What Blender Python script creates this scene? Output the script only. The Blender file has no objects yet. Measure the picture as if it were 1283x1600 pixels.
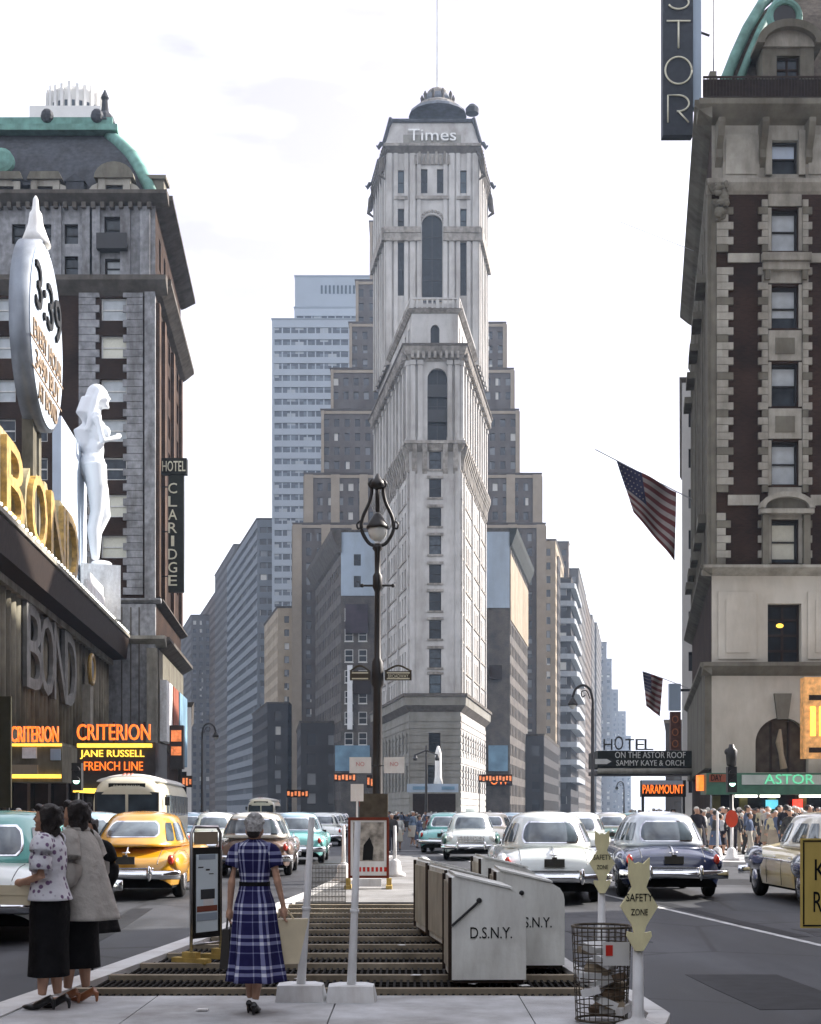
import bpy, bmesh, math, random
import numpy as np
from mathutils import Matrix, Vector
random.seed(7)
sc = bpy.context.scene
COL = sc.collection
R = math.radians
# ------------------------------------------------------------------ camera, sky, sun, exposure
FPX, HZ, CX, CAMZ = 2222.0, 1270.0, 641.5, 1.65      # focal length, horizon row, centre column of the 1283 x 1600 photograph, eye height
cam = bpy.data.objects.new('camera', bpy.data.cameras.new('camera')); COL.objects.link(cam)
cam.location = (0, 0, CAMZ); cam.rotation_euler = (R(90), 0, 0)
cam.data.sensor_fit = 'VERTICAL'; cam.data.sensor_height = 36; cam.data.lens = 36*FPX/1600
cam.data.shift_y = (HZ-800)/1600; cam.data.clip_start = .1; cam.data.clip_end = 9000
sc.camera = cam
SUN_AZ, SUN_EL = R(28), R(33)        # direction to the sun: from +X turned towards +Y
sun_dir = Vector((math.cos(SUN_AZ)*math.cos(SUN_EL), math.sin(SUN_AZ)*math.cos(SUN_EL), math.sin(SUN_EL)))
sl = bpy.data.lights.new('sun', 'SUN'); sl.energy = 5.0; sl.angle = R(.6); sl.color = (1, .94, .86)
so = bpy.data.objects.new('sun', sl); COL.objects.link(so); so.rotation_euler = sun_dir.to_track_quat('Z', 'Y').to_euler(); so.location = (60, 60, 150)
wd = bpy.data.worlds.new('World'); sc.world = wd; wd.use_nodes = True
nt = wd.node_tree; nt.nodes.clear()
def nn(t, **k):
    n = nt.nodes.new(t)
    for a, b in k.items(): setattr(n, a, b)
    return n
out = nn('ShaderNodeOutputWorld'); bg = nn('ShaderNodeBackground'); bg.inputs[1].default_value = .1
sky = nn('ShaderNodeTexSky', sky_type='NISHITA', sun_disc=False, sun_elevation=SUN_EL, sun_rotation=math.pi/2-SUN_AZ, air_density=1.2, dust_density=3.5, ozone_density=2.0)
tc = nn('ShaderNodeTexCoord'); mp = nn('ShaderNodeMapping'); mp.inputs['Scale'].default_value = (1.2, 1.2, 4.5)
nz = nn('ShaderNodeTexNoise'); nz.inputs['Scale'].default_value = 2.2; nz.inputs['Detail'].default_value = 7; nz.inputs['Roughness'].default_value = .55
rp = nn('ShaderNodeValToRGB'); rp.color_ramp.elements[0].position = .36; rp.color_ramp.elements[0].color = (.02,)*3+(1,); rp.color_ramp.elements[1].position = .62; rp.color_ramp.elements[1].color = (.96,)*3+(1,)
mx = nn('ShaderNodeMix', data_type='RGBA'); mx.inputs[7].default_value = (8.2, 8.5, 9.2, 1)     # thin bright overcast
L = nt.links.new
L(tc.outputs['Generated'], mp.inputs[0]); L(mp.outputs[0], nz.inputs['Vector']); L(nz.outputs[0], rp.inputs[0]); L(rp.outputs[0], mx.inputs[0])
hs0 = nn('ShaderNodeHueSaturation'); hs0.inputs['Saturation'].default_value = .45; tn = nn('ShaderNodeMix', data_type='RGBA', blend_type='MULTIPLY'); tn.inputs[0].default_value = 1; tn.inputs[7].default_value = (1.14, 1.0, 1.1, 1)      # lavender-grey haze
L(sky.outputs[0], hs0.inputs['Color']); L(hs0.outputs[0], tn.inputs[6]); L(tn.outputs[2], mx.inputs[6]); L(mx.outputs[2], bg.inputs[0]); L(bg.outputs[0], out.inputs[0])
vs = sc.view_settings; vs.view_transform = 'Standard'; vs.look = 'None'; vs.exposure = 1.3; vs.gamma = 1; vs.use_curve_mapping = False
sc.render.engine = 'CYCLES'; cy = sc.cycles
cy.use_denoising = True; cy.denoiser = 'OPENIMAGEDENOISE'
cy.max_bounces = 5; cy.diffuse_bounces = 3; cy.glossy_bounces = 3; cy.transmission_bounces = 3; cy.volume_bounces = 1; cy.transparent_max_bounces = 8
cy.caustics_reflective = False; cy.caustics_refractive = False; cy.sample_clamp_indirect = 4
# ------------------------------------------------------------------ helpers
def gx(px, d): return (px-CX)/FPX*d
def gz(py, d): return CAMZ+(HZ-py)/FPX*d
MATS = {}
def mat(name, col, rough=.8, var=.12, scale=3., metal=0, coat=0, bump=0, bscale=40, dirt=0, emit=0, spec=None):
    if name in MATS: return MATS[name]
    m = bpy.data.materials.new(name); m.use_nodes = True; t = m.node_tree; b = t.nodes['Principled BSDF']; lk = t.links.new
    b.inputs['Roughness'].default_value = rough; b.inputs['Metallic'].default_value = metal; b.inputs['Coat Weight'].default_value = coat
    b.inputs['Specular IOR Level'].default_value = spec if spec is not None else (.5 if rough < .55 else .12); b.inputs['Coat Roughness'].default_value = .06
    c = t.nodes.new('ShaderNodeTexCoord'); n1 = t.nodes.new('ShaderNodeTexNoise'); n1.inputs['Scale'].default_value = scale; n1.inputs['Detail'].default_value = 6
    lk(c.outputs['Object'], n1.inputs['Vector'])
    r = t.nodes.new('ShaderNodeValToRGB'); e = r.color_ramp.elements
    e[0].position = .3; e[1].position = .7
    e[0].color = tuple(max(0, x*(1-var)) for x in col)+(1,); e[1].color = tuple(min(1, x*(1+var)) for x in col)+(1,)
    lk(n1.outputs[0], r.inputs[0]); last = r.outputs[0]
    if dirt:
        mpn = t.nodes.new('ShaderNodeMapping'); mpn.inputs['Scale'].default_value = (1, 1, .25); lk(c.outputs['Object'], mpn.inputs[0])
        n2 = t.nodes.new('ShaderNodeTexNoise'); n2.inputs['Scale'].default_value = scale*.35; n2.inputs['Detail'].default_value = 8; n2.inputs['Roughness'].default_value = .7; lk(mpn.outputs[0], n2.inputs['Vector'])
        r2 = t.nodes.new('ShaderNodeValToRGB'); r2.color_ramp.elements[0].position = .42; r2.color_ramp.elements[1].position = .68; r2.color_ramp.elements[0].color = (1, 1, 1, 1); k = 1-dirt; r2.color_ramp.elements[1].color = (k, k*.95, k*.9, 1); lk(n2.outputs[0], r2.inputs[0])
        mm = t.nodes.new('ShaderNodeMix'); mm.data_type = 'RGBA'; mm.blend_type = 'MULTIPLY'; mm.inputs[0].default_value = 1; lk(last, mm.inputs[6]); lk(r2.outputs[0], mm.inputs[7]); last = mm.outputs[2]
    lk(last, b.inputs['Base Color'])
    if bump:
        n3 = t.nodes.new('ShaderNodeTexNoise'); n3.inputs['Scale'].default_value = bscale; n3.inputs['Detail'].default_value = 4; lk(c.outputs['Object'], n3.inputs['Vector'])
        bp = t.nodes.new('ShaderNodeBump'); bp.inputs['Strength'].default_value = bump; bp.inputs['Distance'].default_value = .02; lk(n3.outputs[0], bp.inputs['Height']); lk(bp.outputs[0], b.inputs['Normal'])
    if emit: lk(last, b.inputs['Emission Color']); b.inputs['Emission Strength'].default_value = emit
    MATS[name] = m; return m
def brickmat(name, c1, c2, mortar, bw=.24, bh=.075, rough=.9):
    m = bpy.data.materials.new(name); m.use_nodes = True; t = m.node_tree; b = t.nodes['Principled BSDF']; lk = t.links.new; b.inputs['Roughness'].default_value = rough; b.inputs['Specular IOR Level'].default_value = .1
    c = t.nodes.new('ShaderNodeTexCoord'); sp = t.nodes.new('ShaderNodeSeparateXYZ'); ad = t.nodes.new('ShaderNodeMath'); cb = t.nodes.new('ShaderNodeCombineXYZ')
    lk(c.outputs['Object'], sp.inputs[0]); lk(sp.outputs[0], ad.inputs[0]); lk(sp.outputs[1], ad.inputs[1]); lk(ad.outputs[0], cb.inputs[0]); lk(sp.outputs[2], cb.inputs[1])
    br = t.nodes.new('ShaderNodeTexBrick'); br.inputs['Scale'].default_value = 1; br.inputs['Brick Width'].default_value = bw; br.inputs['Row Height'].default_value = bh; br.inputs['Mortar Size'].default_value = .008
    br.inputs['Color1'].default_value = c1+(1,); br.inputs['Color2'].default_value = c2+(1,); br.inputs['Mortar'].default_value = mortar+(1,); lk(cb.outputs[0], br.inputs['Vector'])
    n = t.nodes.new('ShaderNodeTexNoise'); n.inputs['Scale'].default_value = .5; n.inputs['Detail'].default_value = 8; lk(c.outputs['Object'], n.inputs['Vector'])
    r = t.nodes.new('ShaderNodeValToRGB'); r.color_ramp.elements[0].color = (.6, .6, .62, 1); r.color_ramp.elements[1].color = (1.25, 1.2, 1.15, 1); r.color_ramp.elements[0].position = .3; r.color_ramp.elements[1].position = .7; lk(n.outputs[0], r.inputs[0])
    mm = t.nodes.new('ShaderNodeMix'); mm.data_type = 'RGBA'; mm.blend_type = 'MULTIPLY'; mm.inputs[0].default_value = 1; lk(br.outputs[0], mm.inputs[6]); lk(r.outputs[0], mm.inputs[7]); lk(mm.outputs[2], b.inputs['Base Color'])
    bp = t.nodes.new('ShaderNodeBump'); bp.inputs['Strength'].default_value = .4; bp.inputs['Distance'].default_value = .01; bp.invert = True; lk(br.outputs[1], bp.inputs['Height']); lk(bp.outputs[0], b.inputs['Normal'])
    MATS[name] = m; return m
class MB:
    """collects faces; build() links them as one mesh object"""
    def __init__(s, M=None): s.v = []; s.f = []; s.m = []; s.s = []; s.M = M; s.mi = 0; s.smooth = False
    def add(s, vs, fs):
        n = len(s.v)
        s.v += [tuple(s.M @ Vector(p)) for p in vs] if s.M is not None else [tuple(p) for p in vs]
        for f in fs: s.f.append(tuple(n+i for i in f)); s.m.append(s.mi); s.s.append(s.smooth)
        return s
    def box(s, x0, x1, y0, y1, z0, z1):
        if x0 > x1: x0, x1 = x1, x0
        return s.add([(x0,y0,z0),(x1,y0,z0),(x1,y1,z0),(x0,y1,z0),(x0,y0,z1),(x1,y0,z1),(x1,y1,z1),(x0,y1,z1)], [(0,3,2,1),(4,5,6,7),(0,1,5,4),(1,2,6,5),(2,3,7,6),(3,0,4,7)])
    def quad(s, a, b, c, d): return s.add([a,b,c,d], [(0,1,2,3)])
    def prism(s, pts, z0, z1):
        n = len(pts)
        return s.add([(x,y,z0) for x,y in pts]+[(x,y,z1) for x,y in pts], [tuple(range(n-1,-1,-1)), tuple(range(n,2*n))]+[(i,(i+1)%n,n+(i+1)%n,n+i) for i in range(n)])
    def slab(s, pts, y0, y1):           # polygon in the x-z plane, thick in y
        n = len(pts)
        return s.add([(x,y0,z) for x,z in pts]+[(x,y1,z) for x,z in pts], [tuple(range(n)), tuple(range(2*n-1,n-1,-1))]+[(n+i,n+(i+1)%n,(i+1)%n,i) for i in range(n)])
    def slabx(s, pts, x0, x1):          # polygon in the y-z plane, thick in x
        n = len(pts)
        return s.add([(x0,y,z) for y,z in pts]+[(x1,y,z) for y,z in pts], [tuple(range(n-1,-1,-1)), tuple(range(n,2*n))]+[(i,(i+1)%n,n+(i+1)%n,n+i) for i in range(n)])
    def frustum(s, p0, z0, p1, z1):
        n = len(p0)
        return s.add([(x,y,z0) for x,y in p0]+[(x,y,z1) for x,y in p1], [tuple(range(n-1,-1,-1)), tuple(range(n,2*n))]+[(i,(i+1)%n,n+(i+1)%n,n+i) for i in range(n)])
    def loft(s, rings, cap=True, closed=True):
        n = len(rings[0]); fs = []; vs = [p for r in rings for p in r]
        for k in range(len(rings)-1):
            for i in range(n if closed else n-1):
                j = (i+1) % n; fs.append((k*n+i, k*n+j, (k+1)*n+j, (k+1)*n+i))
        if cap: fs.append(tuple(range(n-1,-1,-1))); fs.append(tuple((len(rings)-1)*n+i for i in range(n)))
        return s.add(vs, fs)
    def tube(s, pts, r, n=10, cap=True):
        pts = [Vector(p) for p in pts]; rs = r if isinstance(r, (list, tuple)) else [r]*len(pts); rings = []
        up = Vector((0, 0, 1))
        for i, p in enumerate(pts):
            t = (pts[min(i+1, len(pts)-1)]-pts[max(i-1, 0)]).normalized()
            if abs(t.dot(up)) > .98: up = Vector((0, 1, 0)) if abs(t.z) > .9 else Vector((0, 0, 1))
            a = t.cross(up).normalized(); b = a.cross(t)
            rings.append([p+a*math.cos(2*math.pi*k/n)*rs[i]+b*math.sin(2*math.pi*k/n)*rs[i] for k in range(n)])
        return s.loft(rings, cap)
    def lathe(s, prof, c=(0,0,0), n=20):
        return s.loft([[(c[0]+r*math.cos(2*math.pi*k/n), c[1]+r*math.sin(2*math.pi*k/n), c[2]+z) for k in range(n)] for r, z in prof])
    def ell(s, c, r, n=12, m=8):
        rings = []
        for j in range(m+1):
            a = -math.pi/2+math.pi*j/m; rr = max(math.cos(a), .02)
            rings.append([(c[0]+r[0]*rr*math.cos(2*math.pi*k/n), c[1]+r[1]*rr*math.sin(2*math.pi*k/n), c[2]+r[2]*math.sin(a)) for k in range(n)])
        return s.loft(rings)
    def mesh(s, name, mats):
        me = bpy.data.meshes.new(name); me.from_pydata(s.v, [], s.f)
        for m in (mats if isinstance(mats, (list, tuple)) else [mats]): me.materials.append(m)
        me.polygons.foreach_set('material_index', s.m); me.polygons.foreach_set('use_smooth', s.s); me.update(); return me
    def build(s, name, mats, parent=None): return put(name, s.mesh(name, mats), parent)
WORLDMODE = {}
def put(name, me, parent=None, M=None, mats=None):
    o = bpy.data.objects.new(name, me); COL.objects.link(o)
    if M is not None: o.matrix_basis = M
    if parent is not None:
        o.parent = parent
        if parent in WORLDMODE: o.matrix_parent_inverse = WORLDMODE[parent]
    inherit = WORLDMODE.get(parent)
    if inherit is not None:
        WORLDMODE[o] = (M.inverted() if M is not None else Matrix.Identity(4))
    if mats:
        for i, m in enumerate(mats):
            o.material_slots[i].link = 'OBJECT'; o.material_slots[i].material = m
    return o
def tag(o, label, cat, group=None, kind=None):
    o['label'] = label; o['category'] = cat
    if group: o['group'] = group
    if kind: o['kind'] = kind
    return o
def empty(name, loc, rz=0, world=False):
    o = bpy.data.objects.new(name, None); COL.objects.link(o); o.location = loc; o.rotation_euler = (0, 0, rz); o.empty_display_size = .3
    if world: WORLDMODE[o] = Matrix.LocRotScale(Vector(loc), Matrix.Rotation(rz, 3, 'Z'), None).inverted()
    return o
def stuff(o): o['kind'] = 'stuff'; return o
def textmesh(name, s, w=None, h=1., ext=.02, m=None, mode='fit'):
    cu = bpy.data.curves.new(name, 'FONT'); cu.body = s; cu.align_x = 'CENTER'; cu.extrude = ext; cu.resolution_u = 3
    o = bpy.data.objects.new(name, cu); COL.objects.link(o); dg = bpy.context.evaluated_depsgraph_get(); me = bpy.data.meshes.new_from_object(o.evaluated_get(dg))
    bpy.data.objects.remove(o); bpy.data.curves.remove(cu)
    co = np.array([v.co for v in me.vertices]); mn = co.min(0); mxx = co.max(0)
    sy = h/(mxx[1]-mn[1]); sx = (w/(mxx[0]-mn[0])) if w else sy
    ez = ext/max(1e-6, mxx[2])
    for v in me.vertices: v.co = ((v.co.x-(mn[0]+mxx[0])/2)*sx, -v.co.z*ez, (v.co.y-mn[1])*sy)      # upright in x-z, facing -y, foot at z = 0
    me.materials.clear(); me.materials.append(m); return me
def text(name, s, M, parent, m, w=None, h=1., ext=.02): return put(name, textmesh(name, s, w, h, ext, m), parent, M)
class Fac:
    """a wall line from A to B seen from its right-hand side: u along it, y into the wall, z up"""
    def __init__(s, A, B):
        s.A = Vector((A[0], A[1], 0)); d = Vector((B[0]-A[0], B[1]-A[1], 0)); s.L = d.length; d.normalize()
        s.M = Matrix(((d.x, -d.y, 0, A[0]), (d.y, d.x, 0, A[1]), (0, 0, 1, 0), (0, 0, 0, 1)))
    def at(s, u, y, z): return s.M @ Matrix.Translation((u, y, z))
def wallgrid(mb, u0, u1, z0, z1, holes, dep=.3):
    us = sorted({u0, u1, *[h[0] for h in holes], *[h[1] for h in holes]}); zs = sorted({z0, z1, *[h[2] for h in holes], *[h[3] for h in holes]})
    us = [u for u in us if u0-1e-6 <= u <= u1+1e-6]; zs = [z for z in zs if z0-1e-6 <= z <= z1+1e-6]
    H = np.zeros((len(us)-1, len(zs)-1), bool)
    for a, b, c, d in holes:
        for i in range(len(us)-1):
            if us[i] >= a-1e-6 and us[i+1] <= b+1e-6:
                for j in range(len(zs)-1):
                    if zs[j] >= c-1e-6 and zs[j+1] <= d+1e-6: H[i, j] = True
    for j in range(len(zs)-1):
        i = 0
        while i < len(us)-1:
            if H[i, j]: i += 1; continue
            k = i
            while k+1 < len(us)-1 and not H[k+1, j]: k += 1
            mb.quad((us[i],0,zs[j]), (us[k+1],0,zs[j]), (us[k+1],0,zs[j+1]), (us[i],0,zs[j+1])); i = k+1
    for a, b, c, d in holes:
        mb.quad((a,0,c),(a,dep,c),(a,dep,d),(a,0,d)); mb.quad((b,0,c),(b,0,d),(b,dep,d),(b,dep,c)); mb.quad((a,0,c),(b,0,c),(b,dep,c),(a,dep,c)); mb.quad((a,0,d),(a,dep,d),(b,dep,d),(b,0,d))
WINC = {}
def winmesh(w, h, dep, glass, frame, style):
    k = (round(w,3), round(h,3), dep, glass, frame, style)
    if k not in WINC:
        mb = MB(); fr = min(.12, w*.09)
        mb.mi = 1; mb.quad((-w/2,dep,0),(w/2,dep,0),(w/2,dep,h),(-w/2,dep,h))
        mb.mi = 0; e = dep-.06
        mb.box(-w/2,-w/2+fr,e,dep-.004,0,h); mb.box(w/2-fr,w/2,e,dep-.004,0,h); mb.box(-w/2+fr,w/2-fr,e,dep-.004,0,fr); mb.box(-w/2+fr,w/2-fr,e,dep-.004,h-fr,h)
        if style in ('sash', 'sill'): mb.box(-w/2+fr,w/2-fr,e-.02,dep-.004,h*.5-fr*.5,h*.5+fr*.4)
        if style == 'tall':
            mb.box(-fr*.5,fr*.5,e,dep-.004,fr,h-fr)
            for q in (.25,.5,.75): mb.box(-w/2+fr,w/2-fr,e-.02,dep-.006,h*q-fr*.5,h*q+fr*.5)
        if style == 'sill': mb.box(-w/2-.1,w/2+.1,-.12,.05,-.16,-.003)
        WINC[k] = mb.mesh('window', [MATS[frame], MATS[glass]])
    return WINC[k]
def windows(parent, fac, lst, dep=.3, glasses=('glass_dark',), frame='frame_dark', style='sash', rnd=random.Random(3), name='window'):
    for (u, z, w, h) in lst: put(name, winmesh(w, h, dep, rnd.choice(glasses), frame, style), parent, fac.at(u, 0, z))
def holes_of(lst): return [(u-w/2, u+w/2, z, z+h) for u, z, w, h in lst]
def arch_fill(mb, u0, u1, zs, zt, dep, n=10):     # fills the corners above a round arch inside the opening u0..u1, zs..zt
    r = (u1-u0)/2; c = (u0+u1)/2; k = zt-zs
    for sg in (-1, 1):
        pts = [(c+sg*r*math.cos(math.pi/2*i/n), zs+k*math.sin(math.pi/2*i/n)) for i in range(n+1)]+[(c+sg*r, zt)]
        if sg > 0: pts = pts[::-1]
        pts = pts[::-1]
        mb.slab(pts, .004, dep)
def fuse(mb, voxel, name, m, smooth=3):
    me = mb.mesh(name, m); o = bpy.data.objects.new('tmp', me); COL.objects.link(o)
    md = o.modifiers.new('r', 'REMESH'); md.mode = 'VOXEL'; md.voxel_size = voxel; md.use_smooth_shade = True
    ms = o.modifiers.new('s', 'SMOOTH'); ms.iterations = smooth; ms.factor = .5
    dg = bpy.context.evaluated_depsgraph_get(); r = bpy.data.meshes.new_from_object(o.evaluated_get(dg)); bpy.data.objects.remove(o)
    r.name = name; r.materials.clear()
    for q in (m if isinstance(m, (list, tuple)) else [m]): r.materials.append(q)
    r.polygons.foreach_set('use_smooth', [True]*len(r.polygons)); return r
def head(b, hx=0., hy=0.015, hz=1.53, k=1.):
    b.ell((hx, hy, hz+.005), (.075*k, .096*k, .112*k), 18, 14); b.ell((hx, hy+.04, hz-.055), (.052, .058, .055), 14, 10); b.ell((hx, hy+.088, hz-.088), (.026, .02, .02), 10, 8)
    b.tube([(hx, hy+.085, hz+.025), (hx, hy+.112, hz-.012), (hx, hy+.098, hz-.022)], [.010,.014,.010], 8)
    for sx in (-1, 1): b.ell((hx+sx*.076, hy-.005, hz-.01), (.012,.02,.032), 8, 8); b.ell((hx+sx*.038, hy+.066, hz-.02), (.024,.024,.024), 8, 8)
def cellglass(name, cols, sx=2.0, sz=3.6):
    """far window glass: every pane takes its own shade"""
    m = bpy.data.materials.new(name); m.use_nodes = True; t = m.node_tree; b = t.nodes['Principled BSDF']; lk = t.links.new; b.inputs['Roughness'].default_value = .2
    c = t.nodes.new('ShaderNodeTexCoord'); s = t.nodes.new('ShaderNodeVectorMath'); s.operation = 'SNAP'; s.inputs[1].default_value = (sx, sx*3, sz); lk(c.outputs['Object'], s.inputs[0])
    w = t.nodes.new('ShaderNodeTexWhiteNoise'); lk(s.outputs[0], w.inputs['Vector']); r = t.nodes.new('ShaderNodeValToRGB'); r.color_ramp.interpolation = 'CONSTANT'
    e = r.color_ramp.elements; e[0].color = cols[0]+(1,); e[1].position = .42; e[1].color = cols[1]+(1,); k = e.new(.66); k.color = cols[2]+(1,); k = e.new(.86); k.color = cols[3]+(1,)
    lk(w.outputs['Value'], r.inputs[0]); lk(r.outputs[0], b.inputs['Base Color']); MATS[name] = m
cellglass('city_glass', [(.016,.018,.022), (.05,.055,.062), (.17,.18,.19), (.50,.49,.45)]); cellglass('slab_glass', [(.05,.065,.085), (.075,.095,.12), (.12,.15,.18), (.32,.35,.37)], 2.5, 3.62)
# ------------------------------------------------------------------ materials
mat('glass_dark', (.010,.014,.018), .12, .4, 1.5, spec=.25); mat('glass_mid', (.035,.046,.056), .15, .5, 1.5, spec=.35); mat('glass_pale', (.42,.46,.48), .35, .15, 2); mat('blind', (.62,.62,.52), .5, .06, 6); mat('glass_blue', (.045,.07,.09), .12, .3, 1.0, spec=.4)
mat('frame_dark', (.03,.03,.03), .6); mat('frame_stone', (.45,.44,.42), .8); mat('frame_white', (.6,.6,.58), .6)
mat('terracotta', (.44,.43,.41), .75, .10, .6, dirt=.42, bump=.15, bscale=6); mat('terracotta_trim', (.30,.28,.25), .8, .3, 1.4, dirt=.6, bump=.3, bscale=5); mat('stone_dirty', (.11,.10,.088), .9, .25, 1.5, dirt=.4)
mat('base_stone', (.22,.215,.19), .8, .1, .8, dirt=.3); mat('limestone_clean', (.50,.475,.41), .85, .08, 1.1, dirt=.25, bump=.2, bscale=12); mat('limestone', (.33,.315,.27), .85, .16, 1.6, dirt=.5, bump=.2, bscale=12); mat('limestone_dark', (.16,.15,.12), .85, .16, 1.6, dirt=.45, bump=.3, bscale=12)
mat('claridge_stone', (.27,.275,.285), .85, .28, 2.2, dirt=.55, bump=.3, bscale=9)
brickmat('brick_dark', (.030,.017,.012), (.046,.026,.018), (.034,.028,.024)); brickmat('brick_brown', (.085,.055,.042), (.12,.078,.058), (.09,.08,.07)); brickmat('brick_grey', (.09,.082,.078), (.13,.12,.11), (.10,.10,.09))
mat('copper_green', (.15,.29,.25), .6, .22, 1.5, dirt=.4); mat('slate', (.060,.064,.072), .7, .25, 2.5, dirt=.3); mat('iron_black', (.012,.012,.013), .5, .2); mat('iron_brown', (.030,.020,.015), .55, .3, 4)
mat('steel', (.45,.45,.46), .35, .1, metal=.9); mat('chrome', (.75,.76,.78), .09, .03, metal=1); mat('white_paint', (.74,.74,.72), .5, .07, 4, dirt=.15); mat('white_worn', (.80,.81,.81), .6, .1, 5, dirt=.3, bump=.2, bscale=15)
mat('rubber', (.012,.012,.012), .75, .2); mat('under_black', (.008,.008,.008), .9)
mat('gold_paint', (.42,.27,.06), .45, .25, 1.2, dirt=.35); mat('dark_brown', (.025,.016,.012), .7, .25); mat('tan_stone', (.34,.28,.20), .85, .12, .5, dirt=.25); mat('tan_brick', (.28,.235,.175), .88, .15, .5, dirt=.3); mat('pale_band', (.27,.29,.31), .7, .06, .4)
mat('neon_orange', (1,.16,.02), .5, .3, 6, emit=.75); mat('neon_yellow', (1,.55,.06), .5, .2, 6, emit=1.0); mat('neon_green', (.12,.55,.30), .5, .15, 6, emit=.35); mat('lamp_white', (1,.96,.85), .4, .05, emit=1.2); mat('signal_green', (.45,1,.75), .3, .05, emit=2.5); mat('neon_red', (1,.05,.03), .5, .2, 6, emit=.9)
mat('ink_black', (.01,.01,.01), .6); mat('ink_red', (.5,.03,.02), .6); mat('concrete', (.50,.505,.51), .9, .14, 2.6, dirt=.4, bump=.25, bscale=60); mat('kerb_stone', (.64,.64,.63), .85, .1, 2.5, dirt=.25, bump=.2, bscale=40)
# ------------------------------------------------------------------ ground, islands, pavements
def asphalt():
    m = bpy.data.materials.new('asphalt'); m.use_nodes = True; t = m.node_tree; b = t.nodes['Principled BSDF']; lk = t.links.new
    b.inputs['Specular IOR Level'].default_value = .3; c = t.nodes.new('ShaderNodeTexCoord')
    def noise(s, d, sc_=(1,1,1)):
        mp_ = t.nodes.new('ShaderNodeMapping'); mp_.inputs['Scale'].default_value = sc_; lk(c.outputs['Object'], mp_.inputs[0])
        n = t.nodes.new('ShaderNodeTexNoise'); n.inputs['Scale'].default_value = s; n.inputs['Detail'].default_value = d; n.inputs['Roughness'].default_value = .6; lk(mp_.outputs[0], n.inputs['Vector']); return n
    a = noise(.35, 9, (1, .12, 1)); g = noise(60, 3); st = noise(.9, 9, (1, .3, 1)); pv_ = t.nodes.new('ShaderNodeTexVoronoi'); pv_.feature = 'DISTANCE_TO_EDGE'; pv_.inputs['Scale'].default_value = .22; lk(c.outputs['Object'], pv_.inputs['Vector'])
    r = t.nodes.new('ShaderNodeValToRGB'); r.color_ramp.elements[0].position = .32; r.color_ramp.elements[1].position = .68; r.color_ramp.elements[0].color = (.022,.024,.029,1); r.color_ramp.elements[1].color = (.075,.079,.088,1); lk(a.outputs[0], r.inputs[0])
    r2 = t.nodes.new('ShaderNodeValToRGB'); r2.color_ramp.elements[0].position = .34; r2.color_ramp.elements[1].position = .56; r2.color_ramp.elements[0].color = (.32,.32,.32,1); r2.color_ramp.elements[1].color = (1,1,1,1); lk(st.outputs[0], r2.inputs[0])
    mm = t.nodes.new('ShaderNodeMix'); mm.data_type = 'RGBA'; mm.blend_type = 'MULTIPLY'; mm.inputs[0].default_value = 1; lk(r.outputs[0], mm.inputs[6]); lk(r2.outputs[0], mm.inputs[7]); cr = t.nodes.new('ShaderNodeValToRGB'); cr.color_ramp.elements[0].position = .004; cr.color_ramp.elements[1].position = .012; cr.color_ramp.elements[0].color = (.45,.45,.45,1); cr.color_ramp.elements[1].color = (1,1,1,1); lk(pv_.outputs['Distance'], cr.inputs[0])
    m3 = t.nodes.new('ShaderNodeMix'); m3.data_type = 'RGBA'; m3.blend_type = 'MULTIPLY'; m3.inputs[0].default_value = 1; lk(mm.outputs[2], m3.inputs[6]); lk(cr.outputs[0], m3.inputs[7]); lk(m3.outputs[2], b.inputs['Base Color'])
    rr = t.nodes.new('ShaderNodeMapRange'); rr.inputs[3].default_value = .45; rr.inputs[4].default_value = .8; lk(st.outputs[0], rr.inputs[0]); lk(rr.outputs[0], b.inputs['Roughness'])
    bp = t.nodes.new('ShaderNodeBump'); bp.inputs['Strength'].default_value = .35; bp.inputs['Distance'].default_value = .01; lk(g.outputs[0], bp.inputs['Height']); lk(bp.outputs[0], b.inputs['Normal'])
    MATS['asphalt'] = m; return m
asphalt()
def structure(o): o['kind'] = 'structure'; return o
mb = MB(); mb.quad((-3000,-300,0),(3000,-300,0),(3000,5000,0),(-3000,5000,0)); structure(mb.build('road', MATS['asphalt']))
KH = .13
def lx(d): return float(np.interp(d, [4, 11.3, 13.5, 17, 28, 50], [-3.55, -3.27, -3.05, -2.72, -1.95, -.9]))
def rx(d): return float(np.interp(d, [10.9, 12, 13, 14.5, 28, 50], [1.95, 1.9, 1.72, 1.62, 1.15, .5]))
isl_r = [(1.2, 4), (1.2, 9.2), (1.55, 9.7), (1.83, 10.2), (1.95, 10.7)]
G0, G1 = 11.85, 24.2                     # near and far edge of the vent grating
isl = empty('traffic_island', (0, 12, 0), world=True); structure(isl)
mb = MB()
mb.prism([(lx(4),4)]+isl_r+[(rx(11),11),(rx(G0),G0),(lx(G0),G0),(lx(11.3),11.3)], 0, KH-.02)
mb.prism([(lx(G1),G1),(rx(G1),G1),(rx(28),28),(rx(50),50),(.2,51.5),(-.6,51.5),(lx(50),50),(lx(28),28)], 0, KH)
mb.build('pavement_bed', mat('concrete_worn', (.25,.25,.25), .9, .2, 1.5, dirt=.45, bump=.25, bscale=60), isl)
slabs = []
ys = [4.2, 5.7, 7.2, 8.7, 10.2, G0-.03]
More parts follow.
